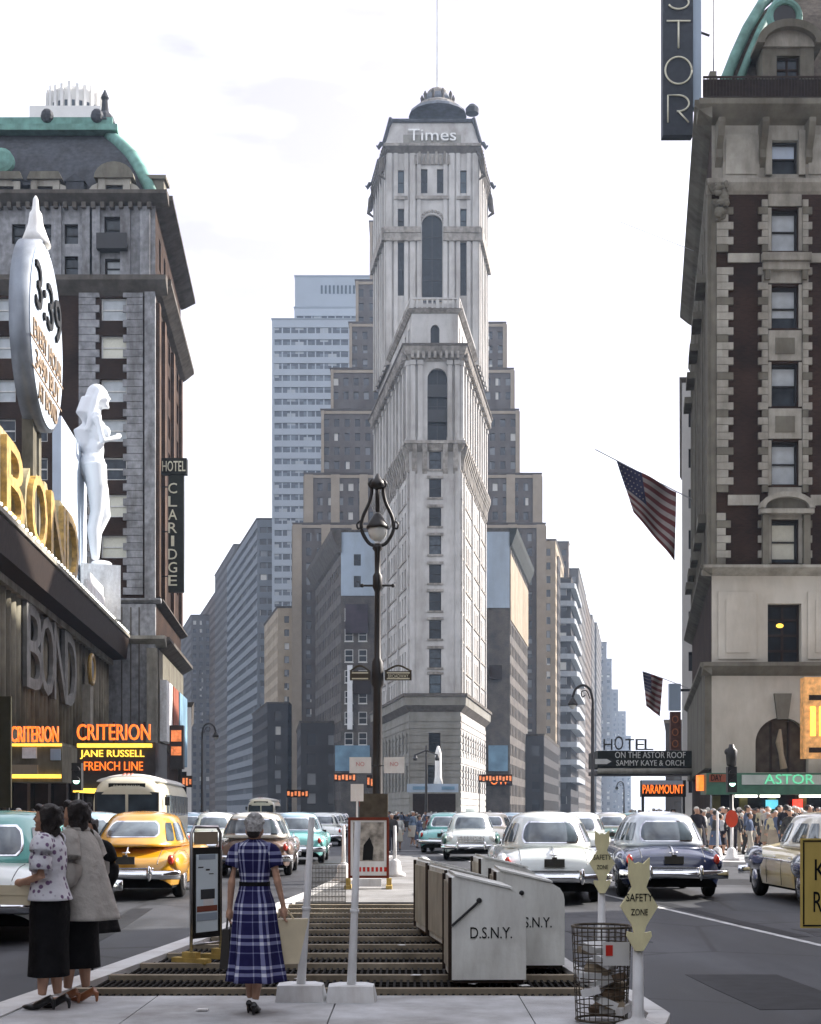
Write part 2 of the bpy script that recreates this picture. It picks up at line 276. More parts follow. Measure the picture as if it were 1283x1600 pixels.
for j in range(len(ys)-1):
    xs = [-3.6+.75*(j%2)*.0+1.5*i for i in range(5)]
    for i in range(len(xs)):
        a, b = xs[i]+.006, xs[i]+1.494; c, d = ys[j]+.006, ys[j+1]-.006
        pl = lambda y: lx(y)+.19
        pr = lambda y: (1.0 if y < 9.3 else (1.45 if y < 10.6 else 1.72))
        a2, b2 = max(a, pl(c)), min(b, pr(c))
        if b2-a2 < .1: continue
        m2 = MB(); m2.prism([(a2,c),(b2,c),(min(b,pr(d-.01)) if b >= pr(c) else b2,d),(max(a, pl(d)),d)], KH-.02, KH+.004*((i*7+j*3)%3-1)*.5)
        m2.build('paving_slab', MATS['concrete'], isl)
def kerb(pts, name, parent, w=.18, z1=KH+.012, m='kerb_stone', seg=True):
    for i in range(len(pts)-1):
        a, b = Vector(pts[i]+(0,)), Vector(pts[i+1]+(0,)); d = (b-a); Ln = d.length; d.normalize(); n = Vector((d.y, -d.x, 0))   # inside is to the right of a->b
        k = max(1, int(Ln/1.8)) if seg else 1
        for j in range(k):
            p, q = a+d*(Ln*j/k+.006), a+d*(Ln*(j+1)/k-.006); m2 = MB()
            m2.prism([(p.x,p.y),(p.x+n.x*w,p.y+n.y*w),(q.x+n.x*w,q.y+n.y*w),(q.x,q.y)][::-1], 0, z1)
            m2.build(name, MATS[m], parent)
kerb([(lx(d)-.004, d) for d in (4, 8, 11.3, 13.5, 17, 28, 50)], 'kerb_block', isl, .26)
kerb([(rx(50)+.004, 50), (rx(28)+.004, 28), (rx(14.5)+.004, 14.5), (rx(13)+.004, 13), (rx(12)+.004, 12), (rx(11)+.004, 10.9)]+[(x+.004, y-.0) for x, y in isl_r[::-1]], 'kerb_block', isl, .16)
# vent grating in the island
mat('grate_beam', (.30,.255,.19), .8, .25, 4, dirt=.3); mat('grate_iron', (.012,.010,.008), .8, .35, 9); mat('pit', (.012,.010,.009), .95)
gr = empty('vent_grating', (-.6, 18, 0), world=True); tag(gr, 'dark iron sidewalk vent grating with pale crossbars set in the traffic island', 'grating')
mb = MB(); mb.prism([(lx(G0)+.25,G0),(rx(G0)-.15,G0),(rx(G1)-.15,G1),(lx(G1)+.25,G1)], .004, .012); mb.build('pit_floor', MATS['pit'], gr)
yb = list(np.arange(12.28, G1, 1.02)); edges = [G0]+yb+[G1]
for y in yb:
    m2 = MB(); m2.box(lx(y)+.26, rx(y)-.16, y-.055, y+.055, .02, KH+.006); m2.build('crossbar', MATS['grate_beam'], gr)
for k in range(len(edges)-1):
    a, b = edges[k]+.06, edges[k+1]-.06; m2 = MB(); x = lx(a)+.28
    while x < rx(a)-.18: m2.box(x, x+.022, a, b, .03, KH-.035); x += .062
    n = max(2, int((b-a)/.16))
    for q in range(n): yy = a+(b-a)*(q+.5)/n; m2.box(lx(a)+.28, rx(b)-.18, yy-.009, yy+.009, .06, KH-.045)
    stuff(m2.build('grate_panel', MATS['grate_iron'], gr))
# bits of litter on the island
for i, (x, y) in enumerate([(.05, 13.2), (.55, 12.55), (-1.0, 12.9), (1.0, 12.4), (-.1, 16.2), (-1.6, 10.9)]):
    m2 = MB(Matrix.Translation((x, y, KH+.012)) @ Matrix.Rotation(i*1.3, 4, 'Z')); m2.prism([(-.05,-.03),(.04,-.035),(.055,.02),(-.02,.04)], 0, .006)
    tag(m2.build('paper_scrap', MATS['white_paint']), 'small white scrap of paper lying on the island pavement', 'litter', 'paper scraps on the traffic island')
# pavements on both sides of the square
pv = empty('sidewalk', (-20, 80, 0), world=True); structure(pv)
def bx(d): return -14.44-.0727*d           # face of the theatre row on the left
def ax(d): return 15.8+.161*(d-75)         # face of the hotel row on the right
mb = MB(); mb.prism([(bx(40)+4.5,40),(bx(230)+4.5,230),(bx(230)-60,230),(bx(40)-60,40)][::-1], 0, KH); mb.build('pavement', MATS['concrete'], pv)
kerb([(bx(40)+4.51, 40), (bx(90)+4.51, 90), (bx(230)+4.51, 230)], 'kerb_block', pv, .2)
pv2 = empty('sidewalk', (14, 80, 0), world=True); structure(pv2)
rc = [(12.6, 43.0), (10.6, 43.2), (9.7, 44), (9.4, 45.5), (ax(75)-5.2, 75), (ax(140)-5.2, 140), (ax(400)-5.2, 400)]
mb = MB(); mb.prism([(70, 43)]+rc+[(ax(400)+40, 400), (ax(140)+60, 140)], 0, KH); mb.build('pavement', MATS['concrete'], pv2)
kerb([(x-.004, y-.002) for x, y in [(60, 43.0)]+rc], 'kerb_block', pv2, .2)
pv3 = empty('sidewalk', (3, 250, 0), world=True); structure(pv3)
mb = MB(); mb.prism([(-3.2,226),(11.2,226),(18,274),(-10.5,274)], 0, KH); mb.build('pavement', MATS['concrete'], pv3)
# tar patches and trench cuts in the carriageway
mat('tar_patch', (.020,.021,.024), .6, .35, 5); mat('grey_patch', (.085,.087,.092), .9, .25, 4, dirt=.3)
for (x, y, w, l, rz, m) in ((3.3, 13.2, .9, 2.6, 3, 'tar_patch'), (6.2, 19.5, 1.6, 1.2, -4, 'grey_patch'), (4.9, 22.4, .28, 7, 4, 'tar_patch'), (-5.4, 15.5, 1.0, 3.0, 5, 'grey_patch'), (-4.3, 20.5, .3, 8, 4, 'tar_patch'), (2.6, 19.0, .7, 1.8, 8, 'grey_patch'), (7.5, 34, 2.2, 2.6, 0, 'tar_patch'), (-7.5, 24, 1.5, 2.2, 3, 'tar_patch')):
    m2 = MB(Matrix.Translation((x, y, 0)) @ Matrix.Rotation(R(rz), 4, 'Z')); rp_ = random.Random(int(x*10)); j = lambda: rp_.uniform(-.06, .06)
    m2.prism([(-w/2+j(), -l/2+j()), (0, -l/2+j()), (w/2+j(), -l/2+j()), (w/2+j(), 0), (w/2+j(), l/2+j()), (-w/2+j(), l/2+j()), (-w/2+j(), .1)], .0005, .0035); structure(m2.build('road_patch', MATS[m]))
# painted lines
mat('road_paint', (.62,.63,.63), .7, .2, 6, dirt=.45)
for (x0, y0, x1, y1, w) in [(5.45, 14.5, 3.1, 36, .11), (3.0, 38, .9, 60, .10)]:
    d = Vector((x1-x0, y1-y0, 0)).normalized(); n = Vector((d.y, -d.x, 0))*w/2
    m2 = MB(); m2.quad((x0-n.x,y0-n.y,.004),(x0+n.x,y0+n.y,.004),(x1+n.x,y1+n.y,.004),(x1-n.x,y1-n.y,.004)); structure(m2.build('road_marking', MATS['road_paint']))
m2 = MB(); m2.box(-1.5, 9.0, 58, 58.35, .002, .005); structure(m2.build('road_marking', MATS['road_paint']))
m2 = MB(); m2.box(-1.5, 9.0, 62, 62.35, .002, .005); structure(m2.build('road_marking', MATS['road_paint']))

# ------------------------------------------------------------------ the wedge-shaped tower
def lerp(a, b, t): return a+(b-a)*t
FL, FR, BL, BR = (-.16, 230.), (8.1, 230.), (-6.6, 272.), (14.3, 272.)
def zt(py, d=230.): return gz(py, d)
def poly_off(P, o):       # grow a convex plan outwards by o
    n = len(P); r = []
    for i in range(n):
        a, b, c = Vector(P[i-1]), Vector(P[i]), Vector(P[(i+1) % n]); d1 = (b-a).normalized(); d2 = (c-b).normalized()
        n1 = Vector((d1.y, -d1.x)); n2 = Vector((d2.y, -d2.x)); m = (n1+n2).normalized(); k = o/max(.3, m.dot(n1)); r.append((b.x+m.x*k, b.y+m.y*k))
    return r
PL = [FL, FR, BR, BL]     # anticlockwise from above
tw = empty('wedge_tower', (3.8, 250, 0), world=True); tag(tw, 'tall pale terracotta wedge-shaped tower with flagpole in the middle of the square', 'skyscraper')
TC, TT = MATS['terracotta'], MATS['terracotta_trim']
fF, fR, fL = Fac(FL, FR), Fac(FR, BR), Fac(BL, FL)
def ring(P, o0, z0, o1, z1, name, m, parent=tw):
    mb = MB(); mb.frustum(poly_off(P, o0), z0, poly_off(P, o1), z1); return mb.build(name, m, parent)
Z0, Z1, Z2, Z3, Z4 = zt(1112), zt(1084), zt(690), zt(540), zt(463)
# base storeys
def base_face(f, cols, m):
    ws = []
    for u in cols:
        ws += [(u, 11.4, 1.9, 3.2), (u, 5.2, 2.2, 4.2)]
    mb = MB(f.M); wallgrid(mb, 0, f.L, 0, Z0, holes_of(ws), .35); mb.build('base_wall', m, tw); windows(tw, f, ws, .35, ('glass_dark', 'glass_mid'))
    for k in range(1, 16):
        zc = Z0*k/16
        mb = MB(f.M); u = 0.
        hs = sorted([(h[0]-.02, h[1]+.02) for h in holes_of(ws) if h[2]-.15 < zc < h[3]+.15])
        for a, b in hs+[(f.L, f.L)]:
            if a-u > .05: mb = MB(f.M); mb.box(u, a, -.1, -.004, zc-.42, zc+.42); mb.build('stone_course', m, tw)
            u = b
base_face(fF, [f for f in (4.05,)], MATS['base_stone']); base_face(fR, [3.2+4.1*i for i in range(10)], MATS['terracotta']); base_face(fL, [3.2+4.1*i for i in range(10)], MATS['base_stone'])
ring(PL, .1, Z0, .9, Z0+1.0, 'lower_cornice', MATS['stone_dirty']); ring(PL, .9, Z0+1.0, 1.0, Z1-.5, 'lower_cornice', MATS['base_stone']); ring(PL, 1.2, Z1-.5, 1.2, Z1, 'lower_cornice', MATS['stone_dirty'])
# the shaft with its rows of windows
rows = [zt(y) for y in (1083, 1043, 998, 954, 911, 866, 822, 777, 733)]
ws = [(4.15, z, 1.95, 3.0) for z in rows]
mb = MB(fF.M); wallgrid(mb, 0, fF.L, Z1, Z2, holes_of(ws), .4); mb.build('shaft_wall', TC, tw); windows(tw, fF, ws, .4, ('glass_dark', 'glass_mid', 'glass_dark', 'glass_blue'))
for u, z, w, h in ws:
    m2 = MB(fF.M); m2.box(u-1.35, u+1.35, -.28, -.003, z+h+.05, z+h+.45); m2.build('lintel', TT, tw); m2 = MB(fF.M); m2.box(u-1.3, u+1.3, -.22, -.003, z-.3, z-.02); m2.build('sill', TT, tw)
for f in (fR, fL):
    cols = [2.6]+[5.6+3.0*i+(1.1 if i >= 4 else 0)+(1.1 if i >= 8 else 0) for i in range(11)]
    ws = [(u, z, 1.35, 3.0) for u in cols for z in rows]
    mb = MB(f.M); wallgrid(mb, 0, f.L, Z1, Z2, holes_of(ws), .4); mb.build('shaft_wall', TC, tw); windows(tw, f, ws, .4, ('glass_dark', 'glass_mid', 'glass_pale'), 'frame_stone')
    for u in [.6]+[f.L-.8]+[4.1+3.0*i+(1.1 if i >= 4 else 0)+(1.1 if i >= 8 else 0) for i in range(0, 12, 4)]:
        m2 = MB(f.M); m2.box(u-.45, u+.45, -.3, -.003, Z1, Z2-5); m2.build('pier', TC, tw)
    for z in rows[1:]:
        m2 = MB(f.M); m2.box(.1, f.L-.1, -.16, -.003, z-.45, z-.1); m2.build('string_course', TT, tw)
for u in (.45, fF.L-.45):
    m2 = MB(fF.M); m2.box(u-.42, u+.42, -.2, -.003, Z1, Z2-2); m2.build('pier', TC, tw)
# corbels and balcony cornice under the arcade
ring(PL, .05, Z2-1.6, .7, Z2-.5, 'balcony_cornice', TT); ring(PL, .95, Z2-.5, .95, Z2, 'balcony_cornice', TT)
for f, n in ((fF, 5), (fR, 22), (fL, 22)):
    for i in range(n):
        u = f.L*(i+.5)/n
        if f is fF and i == 2: continue
        m2 = MB(f.M); m2.slabx([(0,Z2-5.2),(-.45,Z2-4.4),(-.55,Z2-2.8),(-1.0,Z2-1.4),(-1.15,Z2-.6),(0,Z2-.6)][::-1], u-.38, u+.38); m2.build('corbel', TT, tw)
# arcade stage: piers, tall arches
def pil(f, u, w, z0, z1, d=.45, name='pilaster'):
    m2 = MB(f.M); m2.box(u-w/2, u+w/2, -d, -.003, z0, z1); m2.box(u-w/2-.12, u+w/2+.12, -d-.15, -.006, z1, z1+.7); m2.box(u-w/2-.12, u+w/2+.12, -d-.12, -.006, z0, z0+.6); m2.build(name, TC, tw)
ua, ub, zs, za = gx(668, 230)-FL[0], gx(699, 230)-FL[0], zt(592), zt(575)
h = [(ua, ub, Z2+.05, za)]
mb = MB(fF.M); wallgrid(mb, 0, fF.L, Z2, Z3, h, 1.2); mb.build('arcade_wall', TC, tw)
mb = MB(fF.M); arch_fill(mb, ua, ub, zs, za, .6); mb.build('arch_spandrel', TC, tw)
windows(tw, fF, [((ua+ub)/2, Z2+.05, ub-ua, za-Z2-.06)], 1.15, ('glass_dark',), 'iron_black', 'tall')
for q in (.28, .62):
    m2 = MB(fF.M); m2.box(ua, ub, .5, 1.08, Z2+(za-Z2)*q, Z2+(za-Z2)*q+2.0); m2.build('spandrel_panel', MATS['iron_black'], tw)
for u in (.55, 1.75, fF.L-1.75, fF.L-.55): pil(fF, u, .75, Z2, Z3-3.2)
for f in (fR, fL):
    cols = [2.6+4.15*i for i in range(10)]
    h = [(u-.9, u+.9, Z2+1.2, Z3-3.6) for u in cols]
    mb = MB(f.M); wallgrid(mb, 0, f.L, Z2, Z3, h, .6); mb.build('arcade_wall', TC, tw)
    windows(tw, f, [(u, Z2+1.2, 1.8, Z3-4.8-Z2) for u in cols], .6, ('glass_dark', 'glass_mid'), 'iron_black', 'tall')
    for u in [.55]+[c+2.07 for c in cols[:-1]]+[f.L-.55]: pil(f, u, 1.2, Z2, Z3-3.2)
ring(PL, .1, Z3-2.6, .55, Z3-1.6, 'arcade_frieze', TT); ring(PL, .7, Z3-1.6, 1.2, Z3-.35, 'arcade_cornice', TT); ring(PL, 1.35, Z3-.35, 1.35, Z3, 'arcade_cornice', MATS['stone_dirty'])
for f, n in ((fF, 9), (fR, 40), (fL, 40)):
    for i in range(n):
        u = f.L*(i+.5)/n; m2 = MB(f.M); m2.box(u-.22, u+.22, -1.15, -.56, Z3-2.3, Z3-1.2); m2.build('dentil', TT, tw)
# attic stage with balustrade
PA = poly_off(PL, -.45); gF, gR, gL = Fac(PA[0], PA[1]), Fac(PA[1], PA[2]), Fac(PA[3], PA[0])
um = gF.L/2
mb = MB(gF.M); wallgrid(mb, 0, gF.L, Z3, Z4-1, [(um-.72, um+.72, Z3+.1, zt(506))], .5); mb.build('attic_wall', TC, tw)
mb = MB(gF.M); arch_fill(mb, um-.72, um+.72, zt(514), zt(506), .45); mb.build('arch_spandrel', TC, tw)
windows(tw, gF, [(um, Z3+.1, 1.44, zt(506)-Z3-.12)], .48, ('glass_dark',), 'iron_black', 'plain')
for f in (gR, gL):
    cols = [2.4+4.0*i for i in range(10)]
    ws = [(u, Z3+1.2, 1.3, 2.6) for u in cols]
    mb = MB(f.M); wallgrid(mb, 0, f.L, Z3, Z4-1, holes_of(ws), .4); mb.build('attic_wall', TC, tw); windows(tw, f, ws, .4, ('glass_dark', 'glass_mid'))
ring(PA, .2, Z4-2.6, .75, Z4-2.1, 'attic_cornice', TT); ring(PA, .5, Z4-2.1, .5, Z4-1.9, 'attic_cornice', MATS['stone_dirty'])
mb = MB(); mb.prism(poly_off(PA, .1), Z4-1.9, Z4-1.6); mb.build('attic_roof', TT, tw)
for f, n in ((gF, 9), (gR, 30), (gL, 30)):
    for i in range(n+1):
        u = f.L*i/n; big = i % 5 == 0
        m2 = MB(f.M); m2.box(u-(.28 if big else .14), u+(.28 if big else .14), -.25, .2, Z4-1.9, Z4-(.1 if big else .42)); m2.build('baluster', TC, tw)
    m2 = MB(f.M); m2.box(-.1, f.L+.1, -.3, .25, Z4-.4, Z4-.12); m2.build('balustrade_rail', TC, tw)
# upper tower on the wide end
DU = 256.
def edge(P0, P1, y): t = (y-P0[1])/(P1[1]-P0[1]); return (lerp(P0[0], P1[0], t), y)
PU = [edge(FL, BL, DU), edge(FR, BR, DU), BR, BL]; PU = poly_off(PU, .15)
uF, uR, uL = Fac(PU[0], PU[1]), Fac(PU[1], PU[2]), Fac(PU[3], PU[0]); UD = PU[0][1]
def zu(py): return gz(py, UD)
def uu(px): return gx(px, UD)-PU[0][0]
UB, UT = Z4-3, zu(232)
ctr = uF.L/2; hs = []; wl = []
for sx in (-1, 1):
    u = ctr+sx*uF.L*.345
    for a, b in ((462, 378), (362, 326), (302, 266)): wl.append((u, zu(a), 1.15, zu(b)-zu(a)))
    wl.append((ctr+sx*1.6, zu(302), 1.5, zu(264)-zu(302)))
aw = 1.85; hole = (ctr-aw, ctr+aw, UB+.2, zu(335))
mb = MB(uF.M); wallgrid(mb, 0, uF.L, UB, UT, holes_of(wl)+[hole], .7); mb.build('tower_wall', TC, tw)
mb = MB(uF.M); arch_fill(mb, ctr-aw, ctr+aw, zu(349), zu(335), .6); mb.build('arch_spandrel', TC, tw)
windows(tw, uF, wl, .5, ('glass_dark', 'glass_blue'), 'iron_black', 'sash'); windows(tw, uF, [(ctr, zu(470), aw*2, zu(335)-zu(470)-.02)], .68, ('glass_dark',), 'iron_black', 'tall')
for sx in (-1, 1):
    for k, w in ((.475, 1.0), (.40, .7), (.285, .7), (.215, 1.0), (.145, .7)):
        m2 = MB(uF.M); u = ctr+sx*uF.L*k; m2.box(u-w/2, u+w/2, -.4, -.003, UB, zu(378)); m2.build('pilaster', TC, tw)
        m2 = MB(uF.M); m2.box(u-w/2, u+w/2, -.28, -.003, zu(356), zu(240)); m2.build('pilaster', TC, tw)
    for z in (zu(312), zu(370)):
        u = ctr+sx*uF.L*.345; m2 = MB(uF.M); m2.box(u-1.2, u+1.2, -.5, -.003, z-.1, z+.5); m2.build('window_balcony', TT, tw)
    m2 = MB(uF.M); a, b = sorted((ctr+sx*(aw+.15), ctr+sx*(uF.L/2+.5))); m2.box(a, b, -.75, -.003, zu(378), zu(366)); m2.box(a, b, -.95, -.003, zu(366), zu(357)); m2.build('belt_course', TT, tw)
m2 = MB(uF.M); m2.box(ctr-3, ctr+3, -.45, -.003, zu(312), zu(307)); m2.build('belt_course', TT, tw)
for k in range(9):
    m2 = MB(uF.M); u = ctr+(k-4)*.75; m2.slab([(u-.3, zu(258)), (u+.3, zu(258)), (u+.2, zu(243)+(k%2)*.6), (u-.2, zu(243)+(k%2)*.6)], -.3, -.003); m2.build('ornament', TT, tw)
m2 = MB(uF.M)
for k in range(13):
    a = math.pi*k/12; u, z = ctr+math.cos(a)*(aw+.35), zu(349)+math.sin(a)*(aw+.35); m2.ell((u, -.05, z), (.3, .25, .3), 6, 4)
m2.build('arch_moulding', TT, tw)
for f in (uR, uL):
    cols = [2.2+f.L/5*i for i in range(5)]; ws = []
    for u in cols:
        for a, b in ((470, 385), (362, 326), (302, 266)): ws.append((u, zu(a), 1.15, zu(b)-zu(a)))
    mb = MB(f.M); wallgrid(mb, 0, f.L, UB, UT, holes_of(ws), .5); mb.build('tower_wall', TC, tw); windows(tw, f, ws, .5, ('glass_dark', 'glass_mid'), 'iron_black')
    for i in range(6):
        m2 = MB(f.M); u = .5+(f.L-1)*i/5; m2.box(u-.5, u+.5, -.4, -.003, UB, zu(240)); m2.build('pilaster', TC, tw)
    m2 = MB(f.M); m2.box(-.3, f.L+.3, -.95, -.003, zu(376), zu(357)); m2.build('belt_course', TT, tw)
    for i in range(12):
        m2 = MB(f.M); u = f.L*(i+.5)/12; m2.slabx([(0,UT-5),(-.4,UT-3.6),(-.6,UT-1.6),(-1.0,UT-.2),(0,UT-.2)][::-1], u-.3, u+.3); m2.build('corbel', MATS['stone_dirty'], tw)
ring(PU, .1, UT-.9, .55, UT+.2, 'crown_cornice', MATS['stone_dirty']); ring(PU, .7, UT+.2, .7, UT+.7, 'crown_cornice', TT)
# sloping crown with lettering, roof, lantern and flagpole
ZC = zu(187)
ring(PU, .5, UT+.7, -1.1, ZC, 'crown_wall', MATS['terracotta']); ring(PU, -.7, ZC, -.7, ZC+.55, 'crown_rim', MATS['slate']); ring(PU, -.9, ZC+.55, -2.6, ZC+.8, 'roof', MATS['slate'])
lg = math.atan2(1.8, ZC-UT-.7)
text('lettering', 'Times', uF.at(ctr, -.62, UT+1.1) @ Matrix.Rotation(-lg*.75, 4, 'X'), tw, MATS['frame_white'], 8.6, 2.5, .12)
mb = MB(uF.M @ Matrix.Translation((0,-.42,UT+1.0)) @ Matrix.Rotation(-lg, 4, 'X')); mb.box(ctr-5.2, ctr+5.2, -.04, .3, -.25, 3.1); mb.build('sign_panel', MATS['base_stone'], tw)
for (P, sx) in ((PU[0], -1), (PU[1], 1), (PU[3], -1), (PU[2], 1)):
    m2 = MB(); m2.tube([(P[0]-sx*.7, P[1]+.3, ZC+.4), (P[0]-sx*.1, P[1], ZC-2), (P[0]+sx*.55, P[1]-.3, ZC-4.4), (P[0]+sx*1.0, P[1]-.6, UT+.6), (P[0]+sx*1.5, P[1]-.8, UT-.3), (P[0]+sx*1.8, P[1]-.8, UT+.15)], [.35,.35,.35,.4,.35,.15], 8); m2.build('corner_rib', MATS['slate'], tw)
    m2 = MB(); m2.tube([(P[0]+sx*.2, P[1]-.2, UT-.3), (P[0]+sx*.7, P[1]-.3, UT-2.2), (P[0]+sx*1.0, P[1]-.4, UT-4.4), (P[0]+sx*1.3, P[1]-.4, UT-4.9), (P[0]+sx*.3, P[1]-.1, UT-5.6)], [.7,.6,.5,.35,.15], 8); m2.build('corner_corbel', MATS['stone_dirty'], tw)
mat('crown_grey', (.17,.185,.21), .8, .2, 1.2, dirt=.4); rcx, rcy = gx(684, 264), 264.
for (r, y0, y1, m) in ((5.4, 183, 174, 'crown_grey'), (4.2, 174, 166, 'terracotta_trim'), (2.7, 166, 151, 'crown_grey'), (2.1, 151, 143, 'terracotta_trim')):
    m2 = MB(); z0, z1 = gz(y0, 264), gz(y1, 264); m2.lathe([(r, z0), (r*.97, lerp(z0, z1, .5)), (r*.8, z1)], (rcx, rcy, 0), 16); m2.build('lantern_tier', MATS[m], tw)
for k in range(10):
    a = 2*math.pi*k/10; m2 = MB(); m2.lathe([(.3, gz(166, 264)), (.22, gz(160, 264)), (.35, gz(154, 264)), (.1, gz(149, 264))], (rcx+2.9*math.cos(a), rcy+2.9*math.sin(a), 0), 6); m2.build('finial', MATS['stone_dirty'], tw)
m2 = MB(); m2.lathe([(1.2, gz(178, 262)), (1.25, gz(170, 262)), (.6, gz(164, 262))], (gx(738, 262), 262, 0), 10); m2.build('water_tank', MATS['slate'], tw)
m2 = MB(); m2.lathe([(.34, gz(145, 264)), (.2, gz(-40, 264))], (rcx, rcy, 0), 10); m2.build('flagpole', MATS['white_paint'], tw)
# ------------------------------------------------------------------ streets of buildings behind the tower
def block(name, label, d0, d1, pl, pr, ytop, m, side=0., fl=3.7, ww=1.5, gap=1.4, wh=1.9, bands=None, glass='city_glass', z0=0., par=None, blind=None, cat='building', cap='stone_dirty', skew=0.):
    """a building whose front at depth d0 spans photo columns pl..pr up to row ytop; side = drift of its flank per metre of depth"""
    xl, xr, zt_ = gx(pl, d0), gx(pr, d0), gz(ytop, d0)
    P = [(xl, d0), (xr, d0), (xr+(max(side, 0)+skew)*(d1-d0), d1), (xl+(min(side, 0)+skew)*(d1-d0), d1)]
    root = par or tag(empty(name, ((xl+xr)/2, (d0+d1)/2, 0), world=True), label, cat)
    mb = MB(); mg = MB(); mbd = MB()
    faces = [Fac(P[0], P[1]), Fac(P[1], P[2]), Fac(P[3], P[0])]
    for k, f in enumerate(faces):
        if blind and k in blind:
            mb.M = f.M; wallgrid(mb, 0, f.L, z0, zt_, [], .1); continue
        n = max(1, int(f.L/(ww+gap))); hs = []; nf = int((zt_-z0-1.2)/fl)
        for j in range(nf):
            zb = zt_-1.0-(j+1)*fl+.6
            if zb < z0+.5: continue
            if bands:
                hs.append((.6, f.L-.6, zb, zb+wh))
            else:
                for i in range(n):
                    u = f.L*(i+.5)/n; hs.append((u-ww/2, u+ww/2, zb, zb+wh))
        mb.M = f.M; wallgrid(mb, 0, f.L, z0, zt_, hs, .35)
        mg.M = f.M; mg.quad((.1, .34, z0+.2), (f.L-.1, .34, z0+.2), (f.L-.1, .34, zt_-.2), (.1, .34, zt_-.2))
        if bands:
            mbd.M = f.M
            for j in range(nf):
                zb = zt_-1.0-(j+1)*fl+.6
                if zb < z0+.5: continue
                for i in range(n+1): u = .6+(f.L-1.2)*i/n; mbd.box(u-.18, u+.18, .12, .33, zb, zb+wh)
    mb.M = None; mb.prism(poly_off(P, -.01), zt_-.3, zt_-.02); mb.quad(*[(x, y, zt_-.2) for x, y in P])
    P2 = P[2], P[3]; fb = Fac(P2[0], P2[1]); mb.M = fb.M; wallgrid(mb, 0, fb.L, z0, zt_, [], .1)
    mb.build('wall', MATS[m], root)
    if mg.v: stuff(mg.build('window_glazing', MATS[glass], root))
    if mbd.v: stuff(mbd.build('window_mullions', MATS[bands], root))
    mc = MB(); mc.frustum(poly_off(P, .05), zt_, poly_off(P, .3), zt_+.5); mc.build('parapet', MATS[cap], root)
    return root
# stepped brown skyscraper right behind the tower
mat('zig_brick', (.11,.10,.095), .9, .15, .5, dirt=.3); mat('zig_trim', (.27,.23,.18), .85, .1, .5)
zg = tag(empty('stepped_skyscraper', (gx(660, 360), 360, 0), world=True), 'brown brick stepped skyscraper with tan piers rising directly behind the pale tower', 'skyscraper')
tiers = [(340, 396, 458, 852, 820, 0), (346, 394, 476, 846, 742, 820), (352, 392, 502, 810, 642, 742), (356, 390, 517, 802, 578, 642), (360, 388, 546, 790, 506, 578), (363, 387, 556, 690, 440, 506), (366, 386, 578, 690, 348, 440)]
for i, (d0, d1, a, b, yt, yb) in enumerate(tiers):
    zb = 0 if not yb else gz(yb, tiers[i-1][0])-.3
    block('', '', d0, d1, a, b, yt, 'zig_brick', 0, 3.5, 1.25, 1.25, 1.9, par=zg, z0=zb, cap='zig_brick')
    xl, xr, z1 = gx(a, d0), gx(b, d0), gz(yt, d0); f = Fac((xl, d0), (xr, d0)); w = 2.1 if i < 2 else .7
    for u in [w/2, f.L-w/2]+([f.L*.25, f.L*.75, f.L*.13, f.L*.87] if i in (0, 1) else []):
        m2 = MB(f.M); m2.box(u-w/2, u+w/2, -.5, -.004, zb, z1); m2.build('pier', MATS['zig_trim'], zg)
    m2 = MB(f.M); m2.box(-.1, f.L+.1, -.3, -.004, z1-.8, z1-.1); m2.build('stone_band', MATS['zig_trim'], zg)
    for side in (Fac((xr, d0), (xr, d1)), Fac((xl, d1), (xl, d0))):
        for u in ((2, side.L*.5, side.L-2) if i < 2 else (1,)):
            m2 = MB(side.M); m2.box(u-.8, u+.8, -.4, -.004, zb, z1); m2.build('pier', MATS['zig_trim'], zg)
# banded glass office slab
mat('slab_white', (.34,.38,.42), .6, .04, .3); mat('slab_top', (.31,.35,.39), .6, .04, .3)
sb = block('office_slab', 'pale office slab with horizontal window bands left of the stepped skyscraper', 432, 480, 425, 600, 500, 'slab_white', 0, 3.62, 2.2, .3, 1.75, bands='slab_white', glass='slab_glass', cap='slab_top', cat='office building')
block('', '', 440, 476, 460, 600, 482, 'slab_white', 0, 3.62, 2.2, .3, 1.75, bands='slab_white', glass='slab_glass', par=sb, z0=gz(500, 432), cap='slab_top')
block('', '', 441, 475, 461, 600, 433, 'slab_top', 0, 30, 2, 2, 2, par=sb, z0=gz(482, 440), cap='slab_top')
f = Fac((gx(461, 441), 441), (gx(600, 441), 441))
for i in range(10):
    m2 = MB(f.M); m2.box(8+i*1.25, 8.6+i*1.25, -.12, -.004, gz(459, 441), gz(446, 441)); m2.build('louvre', MATS['glass_blue'], sb)
mat('band_grey', (.15,.165,.18), .7, .06, .3)
# left avenue, near to far
block('banded_block', 'grey-blue office block with pale floor bands on the left avenue', 436, 520, 402, 470, 812, 'band_grey', -.24, 3.62, 2.2, .3, 1.75, bands='band_grey', glass='city_glass', cat='office building')
mat('far_grey', (.115,.11,.105), .9, .12, .3); mat('far_brown', (.115,.095,.08), .9, .14, .3); mat('far_dark', (.045,.043,.043), .9, .15, .3)
block('brick_block', 'dark grey office block left of the banded block', 530, 600, 366, 420, 852, 'far_grey', -.24, 3.7, 1.4, 1.3, 1.9)
block('brick_block', 'slab-sided grey block with low parapet on the left avenue behind the hotel sign', 610, 690, 338, 385, 925, 'far_brown', -.24, 3.7, 1.4, 1.3, 1.9)
block('brick_block', 'farthest grey block where the left avenue meets the dark hotel', 640, 900, 299, 350, 962, 'far_grey', -.24, 3.7, 1.4, 1.3, 1.9)
block('brick_block', 'narrow tan corner building at the foot of the stepped skyscraper', 392, 430, 434, 462, 950, 'tan_stone', -.2, 3.7, 1.3, 1.6, 1.9)
